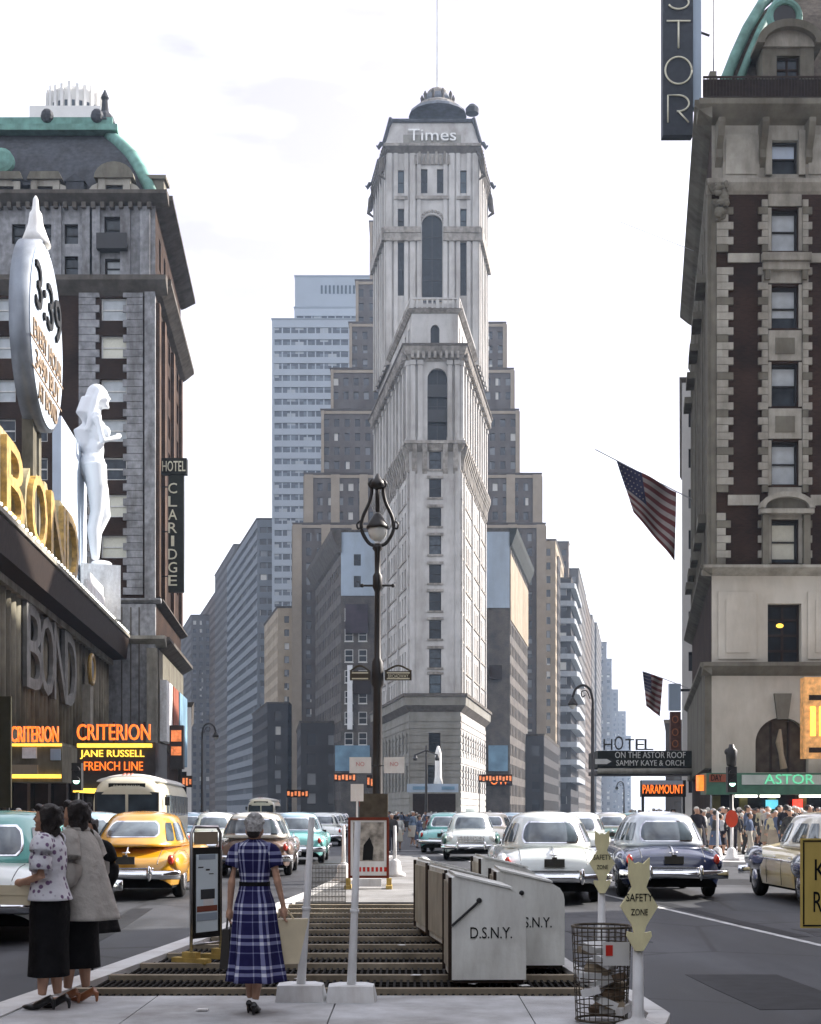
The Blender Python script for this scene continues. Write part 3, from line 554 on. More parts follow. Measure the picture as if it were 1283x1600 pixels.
block('brick_block', 'low dark shop building on the left avenue below the tan corner', 380, 425, 418, 450, 1100, 'far_dark', -.2, 3.9, 1.6, 1.2, 2.2)
# dark corniced building with the pale blue painted wall, left of the tower
cb = block('corniced_building', 'dark corniced brick building with pale blue painted wall beside the tower', 288, 336, 533, 590, 832, 'brick_grey', -.176, 4.0, 1.6, 1.5, 2.3, blind=(0,), glass='city_glass')
mat('blue_wash', (.36,.44,.53), .8, .06, .4, dirt=.2)
f = Fac((gx(533, 288), 288), (gx(590, 288), 288)); zw = gz(931, 288); z1 = gz(832, 288)
wl = [(3.3, gz(918, 288), 1.4, 2.3), (3.3, gz(884, 288), 1.4, 2.3)]
m2 = MB(f.M @ Matrix.Translation((0, -.2, 0))); wallgrid(m2, 0, f.L, zw, z1, holes_of(wl), .19); m2.build('painted_or_sunlit_wall', MATS['blue_wash'], cb)
for u, z, w, h in wl: put('window', winmesh(w, h, .16, 'glass_dark', 'frame_dark', 'sash'), cb, f.M @ Matrix.Translation((u, -.2, z)))
ws = [(u, z, 1.7, 2.5) for u in (1.6, 4.4) for z in [zw-5-4.2*i for i in range(7)]]
for u, z, w, h in ws: put('window', winmesh(w, h, -.05, 'glass_dark', 'frame_white', 'sill'), cb, f.M @ Matrix.Translation((u, 0, z)))
fl_ = Fac((gx(533, 288)-.176*48, 336), (gx(533, 288), 288))
m2 = MB(fl_.M); m2.slabx([(0,z1-4.2),(-.5,z1-3.6),(-1.9,z1-.6),(-2.1,z1+.4),(0,z1+.4)][::-1], -1, fl_.L+.6); m2.build('cornice', MATS['stone_dirty'], cb)
mat('poster_dark', (.05,.04,.05), .6, .4, .5); mat('poster_blue', (.16,.27,.36), .6, .3, .4); mat('poster_white', (.68,.70,.72), .6, .1, .4)
for (a, b, y0, y1, m) in ((540, 575, 945, 990, 'poster_dark'), (543, 551, 1040, 1140, 'poster_white'), (552, 580, 1050, 1085, 'dark_brown'), (524, 578, 1165, 1205, 'poster_blue')):
    m2 = MB(f.M); xo = gx(533, 288); m2.box(gx(a, 288)-xo, gx(b, 288)-xo, -1.0, -.35, gz(y1, 288), gz(y0, 288)); m2.build('billboard', MATS[m], cb)
# right avenue
rb = block('corniced_building', 'building with blank blue-grey flank and green cornice just right of the tower', 288, 336, 758, 797, 829, 'brick_grey', .157, 4.1, 2.0, 1.6, 2.4, blind=(0,), glass='glass_dark')
f = Fac((gx(758, 288), 288), (gx(797, 288), 288)); z1 = gz(829, 288)
m2 = MB(f.M); m2.box(0, f.L-.1, -.25, -.004, gz(950, 288), z1-.3); m2.build('painted_or_sunlit_wall', MATS['blue_wash'], rb)
fr_ = Fac((gx(797, 288), 288), (gx(797, 288)+.157*48, 336))
m2 = MB(fr_.M); m2.slabx([(0,z1-3.4),(-.4,z1-3.0),(-1.3,z1-.6),(-1.5,z1+.4),(0,z1+.4)][::-1], -.6, fr_.L+1); m2.build('cornice', mat('cornice_green', (.035,.04,.037), .8, .2, 1, dirt=.4), rb)
m2 = MB(fr_.M); m2.box(0, fr_.L, -.15, -.004, z1-18, z1-4.7); m2.build('painted_or_sunlit_wall', MATS['tan_brick'], rb)  # tan panel paints sunlight onto the upper part of this flank
for (a, b, y0, y1, m) in ((764, 784, 1040, 1062, 'dark_brown'), (763, 793, 1165, 1205, 'poster_blue'), (760, 800, 1212, 1228, 'dark_brown')):
    m2 = MB(f.M); xo = gx(758, 288); m2.box(gx(a, 288)-xo, gx(b, 288)-xo, -1.0, -.35, gz(y1, 288), gz(y0, 288)); m2.build('billboard', MATS[m], rb)
m2 = MB(f.M); xo = gx(758, 288)
text('lettering', 'OW', f.M @ Matrix.Translation((gx(780, 288)-xo, -1.05, gz(1226, 288))), rb, MATS['neon_orange'], 3.6, 1.6, .05)
block('brick_block', 'tan piered block right of the stepped skyscraper on the right avenue', 396, 440, 820, 868, 845, 'tan_brick', .161, 3.8, 1.5, 1.6, 2.0)
bb = block('balcony_block', 'dark block with curved white balcony bands on the right avenue', 420, 470, 846, 892, 905, 'far_dark', .161, 4.4, 2.0, 1.2, 2.3)
xl, xr = gx(846, 420), gx(892, 420)
for j in range(13):
    zz = gz(920, 420)-j*5.2
    if zz < 8: break
    w = 1.6 if j < 5 else 2.6
    m2 = MB(); m2.prism([(xl+3, 420.1), (xl+3, 420-w), (xr-1.2, 420-w), (xr+w*.6, 420-w*.75), (xr+w, 420.6), (xr+w+.161*40, 460), (xr+.161*40, 460), (xr, 420.1)], zz, zz+1.5); m2.build('balcony', MATS['pale_band'], bb)
block('brick_block', 'slate grey setback block above the white balcony bands', 478, 540, 862, 904, 890, 'far_grey', .161, 3.8, 1.4, 1.4, 1.9)
block('brick_block', 'small flat-topped block peeking over the tan piered block', 470, 476, 846, 888, 848, 'far_brown', .161, 3.8, 1.4, 1.4, 1.9)
block('brick_block', 'brown block stepping down behind the bishop crook lamp', 550, 640, 880, 912, 925, 'far_brown', .161, 3.8, 1.4, 1.4, 1.9)
block('brick_block', 'hazy grey block above the crook of the street lamp', 660, 760, 890, 925, 962, 'far_grey', .161, 3.8, 1.6, 1.6, 2.0)
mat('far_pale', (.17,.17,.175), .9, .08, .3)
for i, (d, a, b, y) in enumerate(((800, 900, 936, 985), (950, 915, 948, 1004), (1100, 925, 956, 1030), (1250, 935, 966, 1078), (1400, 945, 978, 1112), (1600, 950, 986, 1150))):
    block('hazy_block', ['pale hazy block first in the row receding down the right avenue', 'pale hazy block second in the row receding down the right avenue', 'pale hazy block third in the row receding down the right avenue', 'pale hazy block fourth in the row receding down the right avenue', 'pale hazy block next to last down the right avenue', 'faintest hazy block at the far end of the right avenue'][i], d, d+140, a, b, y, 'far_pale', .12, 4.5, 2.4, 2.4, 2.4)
# pale crown of a building far behind the mansard hotel
pc = tag(empty('crown_tower', (gx(105, 240), 240, 0), world=True), 'pale crown with pinnacles of a distant tower above the mansard roof', 'skyscraper'); mat('pale_crown', (.62,.61,.58), .8, .06, .5)
m2 = MB(); x0, x1 = gx(46, 240), gx(158, 240); m2.box(x0, x1, 240, 254, 0, gz(165, 240)); m2.build('shaft', MATS['pale_crown'], pc)
cx_ = gx(104, 240); rr = gx(148, 240)-gx(104, 240)
m2 = MB(); m2.lathe([(rr, gz(166, 240)), (rr, gz(128, 240)), (rr*.93, gz(122, 240)), (rr*.6, gz(119, 240))], (cx_, 247, 0), 24); m2.build('drum', MATS['pale_crown'], pc)
for k in range(24):
    a = 2*math.pi*k/24; m2 = MB(Matrix.Translation((cx_, 247, 0)) @ Matrix.Rotation(a, 4, 'Z')); m2.box(rr-.05, rr+.4, -.25, .25, gz(166, 240), gz(120 if k % 3 else 117, 240)); m2.build('pinnacle', MATS['pale_crown'], pc)
    m2 = MB(Matrix.Translation((cx_, 247, 0)) @ Matrix.Rotation(a+.13, 4, 'Z')); m2.box(rr-.02, rr+.06, -.25, .25, gz(160, 240), gz(145, 240)); m2.build('window', MATS['glass_mid'], pc)
# low pale buildings at the far end of the left pavement, and the far side of the right pavement
block('corner_shop', 'low cream corner building just past the mansard hotel', 150, 185, 262, 299, 1105, 'pale_crown', 0, 4.4, 1.5, 2.2, 2.4, skew=-.154)
block('office_or_shade_block', 'tall pale strip of a building seen past the edge of the brick hotel', 147, 190, 1066, 1110, 598, 'pale_crown', 0, 4.2, 1.6, 2.0, 2.0, skew=.19)
block('office_or_shade_block', 'low dark theatre block beyond the brick hotel', 200, 330, 1040, 1130, 1130, 'far_dark', 0, 4.2, 1.6, 2.0, 2.0, skew=.19)

# more of the dark row on the right avenue and of the left one
block('brick_block', 'sooty brick block wedged between the tan pier and the balcony block', 404, 416, 838, 872, 872, 'far_dark', .161, 3.8, 1.3, 1.3, 1.9)
block('brick_block', 'dark narrow block behind the balcony block with a stepped top', 545, 560, 872, 908, 905, 'far_grey', .161, 3.8, 1.3, 1.3, 1.9)
block('brick_block', 'dark grey block directly above the hotel marquee in the right canyon', 700, 790, 898, 932, 974, 'far_grey', .161, 3.8, 1.6, 1.6, 2.0)
block('brick_block', 'sooty low shop block at the foot of the left avenue', 300, 340, 470, 536, 1130, 'far_dark', -.1, 4.2, 1.8, 1.4, 2.4)
block('brick_block', 'low dark shop row under the balcony block', 330, 390, 800, 850, 1150, 'far_dark', .161, 4.2, 1.8, 1.4, 2.4)

block('office_or_shade_block', 'unseen tall dark block added behind the brick hotel to shade the left side', 108, 146, 1118, 1500, 213, 'far_brown', 0, 4.0, 1.5, 1.6, 2.2, skew=.215)  # unseen block, added to cast shade over the left fronts
# ------------------------------------------------------------------ mansard hotel on the left
DC = 115.
def cxp(px): return gx(px, DC)
def cz(py): return gz(py, DC)
hc = tag(empty('mansard_hotel', (-34, 125, 0), world=True), 'dark brick hotel with pale quoins and green copper mansard roof on the left', 'hotel')
XR = cxp(243); XL = cxp(-260); A0 = (XL, DC)
fC = Fac((XL, DC), (XR, DC)); BRK, CST = MATS['brick_dark'], MATS['claridge_stone']
DB = 138.; XB = XR-.0727*(DB-DC); fS = Fac((XR, DC), (XB, DB))
def u_(px): return cxp(px)-XL
ZTOP = cz(318); rowsC = [cz(y) for y in (872, 808, 750, 690, 628, 560, 501)]
colp = [178, 60, 10, -60, -140, -220]
ws = [(u_(p), z, 2.1 if p == 178 else 1.5, 1.85) for p in colp for z in rowsC]
up = [(u_(178), cz(376), 1.5, 1.9), (u_(178), cz(432), 1.4, 1.4)]+[(u_(p), z, 1.1, 1.6) for p in (112, 78, 30, -20, -70) for z in (cz(382), cz(432))]
lowh = []
mb = MB(fC.M); wallgrid(mb, 0, fC.L, 0, ZTOP, holes_of(ws+up), .35); mb.build('wall', BRK, hc)
windows(hc, fC, ws, .35, ('glass_pale', 'blind', 'glass_mid', 'glass_pale'), 'frame_white', 'sash'); windows(hc, fC, up, .35, ('glass_mid', 'glass_pale'), 'frame_dark', 'sash')
def cbox(a, b, y0, y1, out, m, name, f=None, inn=-.004):
    m2 = MB((f or fC).M); m2.box(u_(a) if f is None else a, u_(b) if f is None else b, -out, inn, cz(y1), cz(y0)); return m2.build(name, m, hc)
# quoins flanking the window bays, one stone at a time
qm = {}
for (a, b) in ((199, 224), (124, 150), (-40, -15)):
    ys = 930
    k = 0
    while ys > 462:
        wd_ = (0 if k % 2 else 6); m2 = MB(fC.M); m2.box(u_(a-wd_ if a > 150 else a), u_(b if a > 150 else b+wd_), -.22, -.004, cz(ys)+.02, cz(ys-11.6)-.02); m2.build('quoin_stone', CST, hc); ys -= 11.6; k += 1
cbox(226, 243, 930, 462, .35, CST, 'corner_pilaster') if False else None
m2 = MB(fC.M); m2.box(u_(227), fC.L+.02, -.3, -.004, cz(935), cz(455)); m2.build('corner_pilaster', CST, hc)
# pale top storey between the cornices
m2 = MB(fC.M); hs = holes_of(up)
m2.M = fC.M @ Matrix.Translation((0, -.12, 0)); wallgrid(m2, u_(-120), fC.L+.02, cz(438), cz(322), [h for h in hs if h[2] > cz(438) and h[0] > u_(-120)+.1], .11); m2.build('top_storey', CST, hc)
for p in (197, 228, 138, 150, 90, 50): m2 = MB(fC.M); m2.box(u_(p)-.4, u_(p)+.4, -.45, -.125, cz(436), cz(326)); m2.build('pilaster', CST, hc)
m2 = MB(fC.M); m2.box(u_(155), u_(202), -1.1, -.125, cz(396), cz(388)); m2.box(u_(155), u_(202), -1.1, -1.0, cz(388), cz(372)); m2.build('balcony', MATS['iron_black'], hc)
# cornices
prof = lambda z0, z1, o: [(0, z0), (-o*.35, z0+(z1-z0)*.2), (-o*.8, z0+(z1-z0)*.55), (-o, z0+(z1-z0)*.7), (-o, z1), (0, z1)][::-1]
for (ya, yb, o, m) in ((324, 305, 1.1, 'stone_dirty'), (462, 436, 1.0, 'stone_dirty'), (944, 936, .5, 'claridge_stone'), (1012, 995, .9, 'limestone')):
    z0, z1 = cz(ya), cz(yb)
    m2 = MB(fC.M); m2.slabx(prof(z0, z1, o), 0, fC.L+o); m2.build('cornice', MATS[m], hc)
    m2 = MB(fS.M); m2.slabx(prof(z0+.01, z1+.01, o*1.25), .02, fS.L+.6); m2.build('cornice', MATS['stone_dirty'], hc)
for i in range(40):
    m2 = MB(fC.M); u = fC.L-.4-i*.75; m2.box(u-.16, u+.16, -.75, -.2, cz(330), cz(321)); m2.build('bracket', MATS['stone_dirty'], hc)
# side wall on the avenue
zsd = [cz(y) for y in (872, 808, 750, 690, 628, 560, 501)]
wss = [(u, z, 1.5, 1.9) for u in (3.5, 7.5, 11.5, 15.5, 19.5) for z in zsd]+[(u, cz(400), 1.4, 2.6) for u in (3.5, 7.5, 11.5, 15.5, 19.5)]
mb = MB(fS.M); wallgrid(mb, 0, fS.L, 0, ZTOP, holes_of(wss), .35); mb.build('wall', BRK, hc); windows(hc, fS, wss, .35, ('glass_dark', 'glass_mid'), 'frame_dark')
for u in (1.0, 5.5, 13.5, 21.5):
    m2 = MB(fS.M); m2.box(u-.6, u+.6, -.3, -.004, cz(930), cz(470)); m2.build('side_pier', MATS['brick_brown'], hc)
# stone base
m2 = MB(fC.M); m2.box(u_(120), fC.L+.05, -.4, -.004, 6.5, cz(945)); m2.build('stone_base', CST, hc)
m2 = MB(fC.M); m2.box(u_(232), fC.L+.25, -.75, -.41, 4, cz(1014)); m2.build('corner_pier', MATS['limestone'], hc)
m2 = MB(fS.M); m2.box(.3, fS.L, -.25, -.004, 7, cz(1014)); m2.build('stone_base', MATS['limestone_dark'], hc)
for p in (192, 206, 219): m2 = MB(fC.M); m2.box(u_(p)-.05, u_(p)+.05, -.46, -.405, 8, cz(950)); m2.build('panel_joint', MATS['stone_dirty'], hc)
m2 = MB(fS.M)
for k, (a, b, z0, z1) in enumerate(((1, 6, 7.5, 12.5), (7, 12, 7.5, 12.5), (13, 21, 6, 12.5))):
    m2 = MB(fS.M); m2.box(a, b, -.8, -.26, z0, z1); m2.build('side_billboard', [MATS['white_worn'], mat('poster_rust', (.25,.08,.05), .7, .3, .6), MATS['poster_blue']][k], hc)
m2 = MB(fC.M); m2.box(u_(110), fC.L, .6, 1.2, 0, 4); m2.build('shopfront', MATS['dark_brown'], hc)
# mansard roof
def mans(px0, y0, py, back):
    return cxp(px0), cz(y0)
prf = [(0., 306), (.6, 285), (1.3, 262), (2.2, 240), (3.4, 222), (4.6, 208)]
rings = []
for (o, y) in prf:
    z = gz(y, DC+o); rings.append([(XL-2, DC+o+.4, z), (XR-o-.2, DC+o+.4, z), (XB-o-.2, DB-o, z), (XL-2, DB-o, z)])
mb = MB(); mb.loft(rings); mb.build('mansard_roof', MATS['slate'], hc)
rb0, rb1 = rings[-1], None
zr0, zr1 = gz(207, DC+4.4), gz(183, DC+4.4)
mb = MB(); mb.prism([(XL-2, DC+3.9), (XR-3.9, DC+3.9), (XB-3.9, DB-3.9), (XL-2, DB-3.9)], zr0, zr0+.5); mb.prism([(XL-2, DC+4.4), (XR-4.4, DC+4.4), (XB-4.4, DB-4.4), (XL-2, DB-4.4)], zr0+.5, zr1); mb.build('roof_ridge', MATS['copper_green'], hc)
m2 = MB(); m2.smooth = True; m2.tube([(XR-o-.2, DC+o+.4, gz(y, DC+o)) for o, y in prf], .5, 10); m2.build('copper_hip', MATS['copper_green'], hc)
m2 = MB(); m2.lathe([(.9, 0), (.7, .6), (.35, 1.0), (.25, 2.0), (.35, 2.2), (.05, 2.9)], (XR-5.2, DC+5.2, zr1-.2), 10); m2.build('finial', MATS['slate'], hc)
for px in (52, 133): m2 = MB(); m2.ell((cxp(px), DC+4.4, zr1+.1), (.55, .45, .6), 8, 6); m2.build('ridge_ornament', MATS['slate'], hc)
m2 = MB(); m2.box(XR-.9, XR+.5, DC+1, DC+2.5, cz(305), cz(272)); m2.box(XR-1.1, XR+.7, DC+.8, DC+2.7, cz(272), cz(266)); m2.build('chimney', MATS['limestone_dark'], hc)
def dormer(px, w, y0, y1, arched):
    u = cxp(px); z0, z1 = cz(y0), cz(y1); P = MB(); P.box(u-w/2, u-w*.27, DC-.15, DC+3, z0, z1); P.box(u+w*.27, u+w/2, DC-.15, DC+3, z0, z1); P.box(u-w*.27, u+w*.27, DC-.1, DC+3, z1-.5, z1); d = P.build('dormer', MATS['limestone'], hc)
    m2 = MB(Matrix.Translation((u, DC-.1, z0))); put('window', winmesh(w*.54, z1-z0-.5, .3, 'glass_mid', 'frame_dark', 'sash'), d, Matrix.Translation((u, DC-.1, z0)))
    m2 = MB()
    if arched: m2.slab([(u+w*.62*math.cos(a), z1+w*.5*math.sin(a)) for a in [math.pi*k/10 for k in range(11)]], DC-.35, DC+3)
    else: m2.slab([(u-w*.62, z1), (u+w*.62, z1), (u+w*.5, z1+.6), (u-w*.5, z1+.6)], DC-.35, DC+3)
    m2.build('dormer_hood', MATS['limestone_dark'], d)
    for sx in (-1, 1):
        m2 = MB(); m2.slab([(u+sx*w*.52, z0), (u+sx*w*.95, z0), (u+sx*w*.7, z0+.8), (u+sx*w*.52, z1-.3)][::sx], DC-.05, DC+1.0); m2.build('scroll', MATS['limestone'], d)
dormer(179, 2.6, 306, 280, True); dormer(71, 2.3, 306, 282, False); dormer(10, 2.3, 306, 282, False); dormer(-50, 2.3, 306, 282, True)
for px in (117, 35): m2 = MB(); m2.box(cxp(px)-.7, cxp(px)+.7, DC-.05, DC+2.2, cz(306), cz(284)); m2.slab([(cxp(px)-.85, cz(284)), (cxp(px)+.85, cz(284)), (cxp(px), cz(272))], DC-.15, DC+2.2); m2.build('small_dormer', MATS['slate'], hc)
m2 = MB(); m2.lathe([(1.0, 0), (1.0, .5), (.7, .6)], (0, 0, 0), 16); me = m2.mesh('copper_oculus', MATS['copper_green']); put('copper_oculus', me, hc, Matrix.Translation((cxp(-4), DC+1.6, cz(240))) @ Matrix.Rotation(R(90), 4, 'X'))
DV = 117.2
# vertical hotel sign
vsn = tag(empty('vertical_sign', (gx(272, DV), DV, gz(930, DV)), world=True), 'dark vertical sign with cream letters on the corner of the mansard hotel', 'sign')
mat('sign_black', (.02,.022,.018), .6, .2); mat('letter_cream', (.62,.60,.46), .5, .1)
m2 = MB(); m2.box(gx(263, DV), gx(287, DV), DV, DV+.5, gz(925, DV), gz(742, DV)); m2.build('sign_panel', MATS['sign_black'], vsn)
m2 = MB(); m2.box(gx(252, DV), gx(292, DV), DV-.1, DV+.6, gz(741, DV), gz(716, DV)); m2.build('sign_head', MATS['sign_black'], vsn)
text('lettering', 'HOTEL', Matrix.Translation((gx(272, DV), DV-.14, gz(737, DV))), vsn, MATS['letter_cream'], 1.9, .85, .03)
for i, c in enumerate('CLARIDGE'): text('lettering', c, Matrix.Translation((gx(270, DV), DV-.05, gz(771+i*20.6, DV))), vsn, MATS['letter_cream'], .25 if c == 'I' else .72, .85, .03)
for y in (760, 830, 900): m2 = MB(); m2.tube([(gx(263, DV), DV+.2, gz(y, DV)), (gx(252, DV), DV+.2, gz(y, DV))], .06, 6); m2.build('bracket', MATS['iron_black'], vsn)
# ------------------------------------------------------------------ clothing store with roof signs
DA, DE = 52., 113.
OFFB = 1.7; fB = Fac((bx(DA)-OFFB, DA), (bx(DE)-OFFB, DE))
def bd(px, off=OFFB): return (14.44+OFFB-off)/((CX-px)/FPX-.0727)           # depth at which the store front crosses photo column px
def bu(px, off=OFFB): return (bd(px, off)-DA)*math.sqrt(1+.0727**2)
st = tag(empty('clothing_store', (bx(82)-8, 82, 0), world=True), 'low fluted store building with dark fascia and big grey letters at left edge', 'building')
mat('flute_stone', (.20,.185,.14), .8, .25, 1.2, dirt=.6); mat('store_dark', (.03,.03,.032), .5, .3)
m2 = MB(fB.M); m2.box(0, fB.L, 0, 14, 4.6, 15.4); m2.build('wall', MATS['store_dark'], st)
m2 = MB(fB.M); m2.box(0, fB.L, .5, 14, KH, 4.6); m2.build('shop_wall', MATS['glass_dark'], st)
n = 46
for i in range(n):
    u = fB.L*(i+.5)/n
    m2 = MB(fB.M); m2.smooth = True
    m2.lathe([(.42, 6.2), (.42, 13.4)], (u, -.05, 0), 10); m2.build('flute', MATS['flute_stone'], st)
m2 = MB(fB.M); m2.box(-.2, fB.L+.3, -.7, -.004, 13.4, 13.8); m2.build('ledge', MATS['limestone'], st)
m2 = MB(fB.M); m2.slabx([(-.4,13.8),(-1.7,13.9),(-1.9,15.5),(0,15.6),(0,13.8)][::-1], -.2, fB.L+.5); m2.build('fascia', MATS['dark_brown'], st)
m2 = MB(fB.M); m2.box(-.2, fB.L+.4, -2.0, .1, 15.6, 15.85); m2.build('coping', MATS['limestone'], st)
for i in range(60):
    m2 = MB(fB.M); u = fB.L*(i+.5)/60; m2.ell((u, -1.95, 15.95), (.1,.1,.1), 6, 4); m2.build('bulb', MATS['lamp_white'], st)
for u in np.arange(3, fB.L, 6.5): m2 = MB(fB.M); m2.box(u-.45, u+.45, -.3, .48, KH, 4.6); m2.build('shop_pillar', MATS['dark_brown'], st)
m2 = MB(fB.M); m2.box(0, fB.L, -.35, -.004, 4.6, 6.2); m2.build('shop_band', MATS['flute_stone'], st)
# lower letters
for c, px, w in (('B', 52, 6.2), ('O', 72, 6.0), ('N', 92, 5.6), ('D', 109, 5.4)):
    text('lettering', c, fB.at(bu(px, .62), -.62, 8.6), st, mat('letter_grey', (.21,.21,.20), .7, .3, 1.5, dirt=.5), w*.8, 4.7, .12)
# roof letters, each with its open frame
mat('gold_neon', (.52,.33,.08), .5, .5, 2.5, dirt=.5); mat('frame_cream', (.42,.36,.21), .7, .3, 2, dirt=.5)
for c, px, w, lb in (('B', 14, 5.0, 'B'), ('O', 52, 5.0, 'O'), ('N', 82, 5.4, 'N'), ('D', 105, 5.0, 'D')):
    rl = tag(empty('roof_letter', fB.at(bu(px, 1.), -.6, 15.85).translation, world=True), 'giant gold roof letter %s standing on the dark store fascia' % lb, 'sign letter', 'gold roof letters of the clothing store')
    text('letter_face', c, fB.at(bu(px, 1.), -1.2, 16.2), rl, MATS['gold_neon'], w*.92, 4.1, .16)
    text('letter_body', c, fB.at(bu(px, 1.), -.75, 16.0), rl, MATS['frame_cream'], w*1.08, 4.7, .30)
    m2 = MB(fB.M); m2.box(bu(px, 1.)-w*.4, bu(px, 1.)-w*.33, -.3, 1.8, 15.86, 19.5); m2.box(bu(px, 1.)+w*.33, bu(px, 1.)+w*.4, -.3, 1.8, 15.86, 19.5); m2.build('bracing', MATS['iron_brown'], rl)
# clock disc
ck = tag(empty('clock_sign', fB.at(bu(70), 0, 22).translation, world=True), 'giant white round clock sign reading 3:39 above the gold letters', 'sign')
uc, zc, rr = bu(70, 1.6), gz(527, bd(70, 1.6)), 5.1
mat('clock_white', (.50,.59,.70), .5, .08, .6, dirt=.25); mat('clock_rim', (.24,.27,.31), .4, .2, .8, metal=.3, dirt=.4)
Mk = fB.at(uc, -1.6, zc)
m2 = MB(Mk); m2.smooth = True; m2.loft([[(rr*math.cos(2*math.pi*k/48), y, rr*math.sin(2*math.pi*k/48)) for k in range(48)] for y in (-.05, .95)], True); m2.build('rim', MATS['clock_rim'], ck)
m2 = MB(Mk); m2.slab([(rr*.96*math.cos(2*math.pi*k/48), rr*.96*math.sin(2*math.pi*k/48)) for k in range(48)], -.12, -.052); m2.build('dial', MATS['clock_white'], ck)
text('digits', '3:39', Mk @ Matrix.Translation((0, -.2, .55)), ck, MATS['ink_black'], 7.6, 2.5, .06)
mat('letter_tan', (.30,.22,.15), .6, .2)
for i, (s, w) in enumerate((('EVERY HOUR', 8.4), ('3490 BUY', 7.2), ('AT BOND', 5.6))): text('lettering', s, Mk @ Matrix.Translation((0, -.16, -1.25-i*1.45)), ck, MATS['letter_tan'], w, 1.0, .04)
for i in range(2): m2 = MB(Mk); m2.box(-4.9+i*.5, 4.9-i*.5, -.16, -.122, -1.42-i*1.45, -1.32-i*1.45); m2.build('divider', MATS['letter_tan'], ck)
m2 = MB(Mk); m2.smooth = True; m2.lathe([(.85, rr-.15), (.6, rr+.5), (.42, rr+1.0), (.34, rr+1.6), (.2, rr+1.8), (.14, rr+2.4), (.04, rr+2.6)], (-.4, .45, 0), 12); m2.build('finial', MATS['white_paint'], ck)
m2 = MB(Mk); m2.box(-1.4, -.4, .4, 1.0, -12, -rr+.3); m2.box(.9, 1.6, .5, 1.0, -12, -rr+.4); m2.build('support', MATS['flute_stone'], ck)
# standing statue and the panel behind it
stt = empty('rooftop_statue', fB.at(bu(149, .4), -.4, 17.0).translation, R(-68)); tag(stt, 'giant white statue of a long-haired woman standing on the store roof', 'statue')
def statue():
    b = MB()
    for sx, yk in ((-1, .10), (1, .0)):
        b.tube([(sx*.095,-.02,1.0),(sx*.10,yk*.5,.78),(sx*.088,yk,.53),(sx*.085,yk*.5-.035,.36),(sx*.06,yk*.2-.01,.09)], [.115,.10,.066,.064,.04], 14); b.ell((sx*.06, yk*.2+.05, .03), (.042,.11,.035))
    b.ell((0,-.03,1.0), (.172,.135,.14)); b.ell((0,-.005,1.16), (.118,.092,.17)); b.ell((0,.015,1.33), (.148,.10,.14)); b.tube([(-.175,-.015,1.45),(0,-.01,1.475),(.175,-.015,1.45)], [.048,.055,.048], 12); b.ell((.072,.085,1.33), (.066,.052,.062)); b.ell((-.072,.085,1.33), (.066,.052,.062))
    b.tube([(0,-.01,1.46),(0,.02,1.60)], [.055,.045], 12); head(b, 0, .035, 1.685, 1.0)
    b.tube([(-.19,-.015,1.44),(-.225,-.06,1.20),(-.205,.02,.97)], [.046,.038,.026], 12); b.tube([(-.205,.02,.98),(-.19,.05,.90),(-.185,.07,.84)], [.026,.032,.012], 8)
    b.tube([(.19,-.015,1.44),(.235,.03,1.20),(.12,.20,1.28)], [.046,.039,.027], 12); b.tube([(.12,.20,1.28),(.06,.22,1.31),(0,.21,1.34)], [.027,.030,.012], 8)
    b.ell((0,.012,1.725), (.088,.098,.092), 16, 12); b.ell((0,-.045,1.66), (.085,.06,.10), 14, 10); b.tube([(0,-.055,1.66),(0,-.10,1.50),(0,-.125,1.34),(0,-.11,1.20),(0,-.09,1.12)], [.085,.095,.09,.07,.03], 14)
    for sx in (-1, 1): b.tube([(sx*.07,.03,1.75),(sx*.088,-.01,1.64),(sx*.10,-.05,1.48),(sx*.09,-.09,1.32)], [.026,.034,.04,.03], 10)
    return b
mat('statue_white', (.74,.77,.80), .6, .04, .8)
me = fuse(statue(), .011, 'figure', MATS['statue_white'], 4)
o = put('figure', me, stt); o.scale = (7.5, 7.5, 7.5); o.location = (0, 0, 2.9)
m2 = MB(); m2.box(-1.5, 1.5, -1.3, 1.6, -1.1, 2.9); m2.build('plinth', MATS['white_worn'], stt)
bp_ = tag(empty('backing_panel', fB.at(bu(128), 1, 16).translation, world=True), 'tall pale grey panel beside the rooftop statue', 'panel')
m2 = MB(fB.M); u0, u1 = bu(96, -.6), bu(136, -.6); zb, zt_ = 15.86, gz(682, bd(116, -.6)); m2.box(u0, u1, .6, 1.2, zb, zt_); m2.build('panel', MATS['clock_white'], bp_)
for i in range(12): m2 = MB(fB.M); z = zb+1+i*(zt_-zb-1.5)/12; m2.box(u1-.02, u1+.55, .5, 1.25, z, z+.5); m2.build('stud', MATS['store_dark'], bp_)
sg = tag(empty('roof_sign', fB.at(bu(160), 0, 16).translation, world=True), 'small pale slanted sign boards at the foot of the statue', 'sign')
m2 = MB(fB.M); m2.box(bu(152), bu(172), -1.2, -1.0, 16.2, 18.2); m2.box(bu(140), bu(168), -1.5, -1.3, 15.9, 17.2); m2.build('board', MATS['white_worn'], sg)
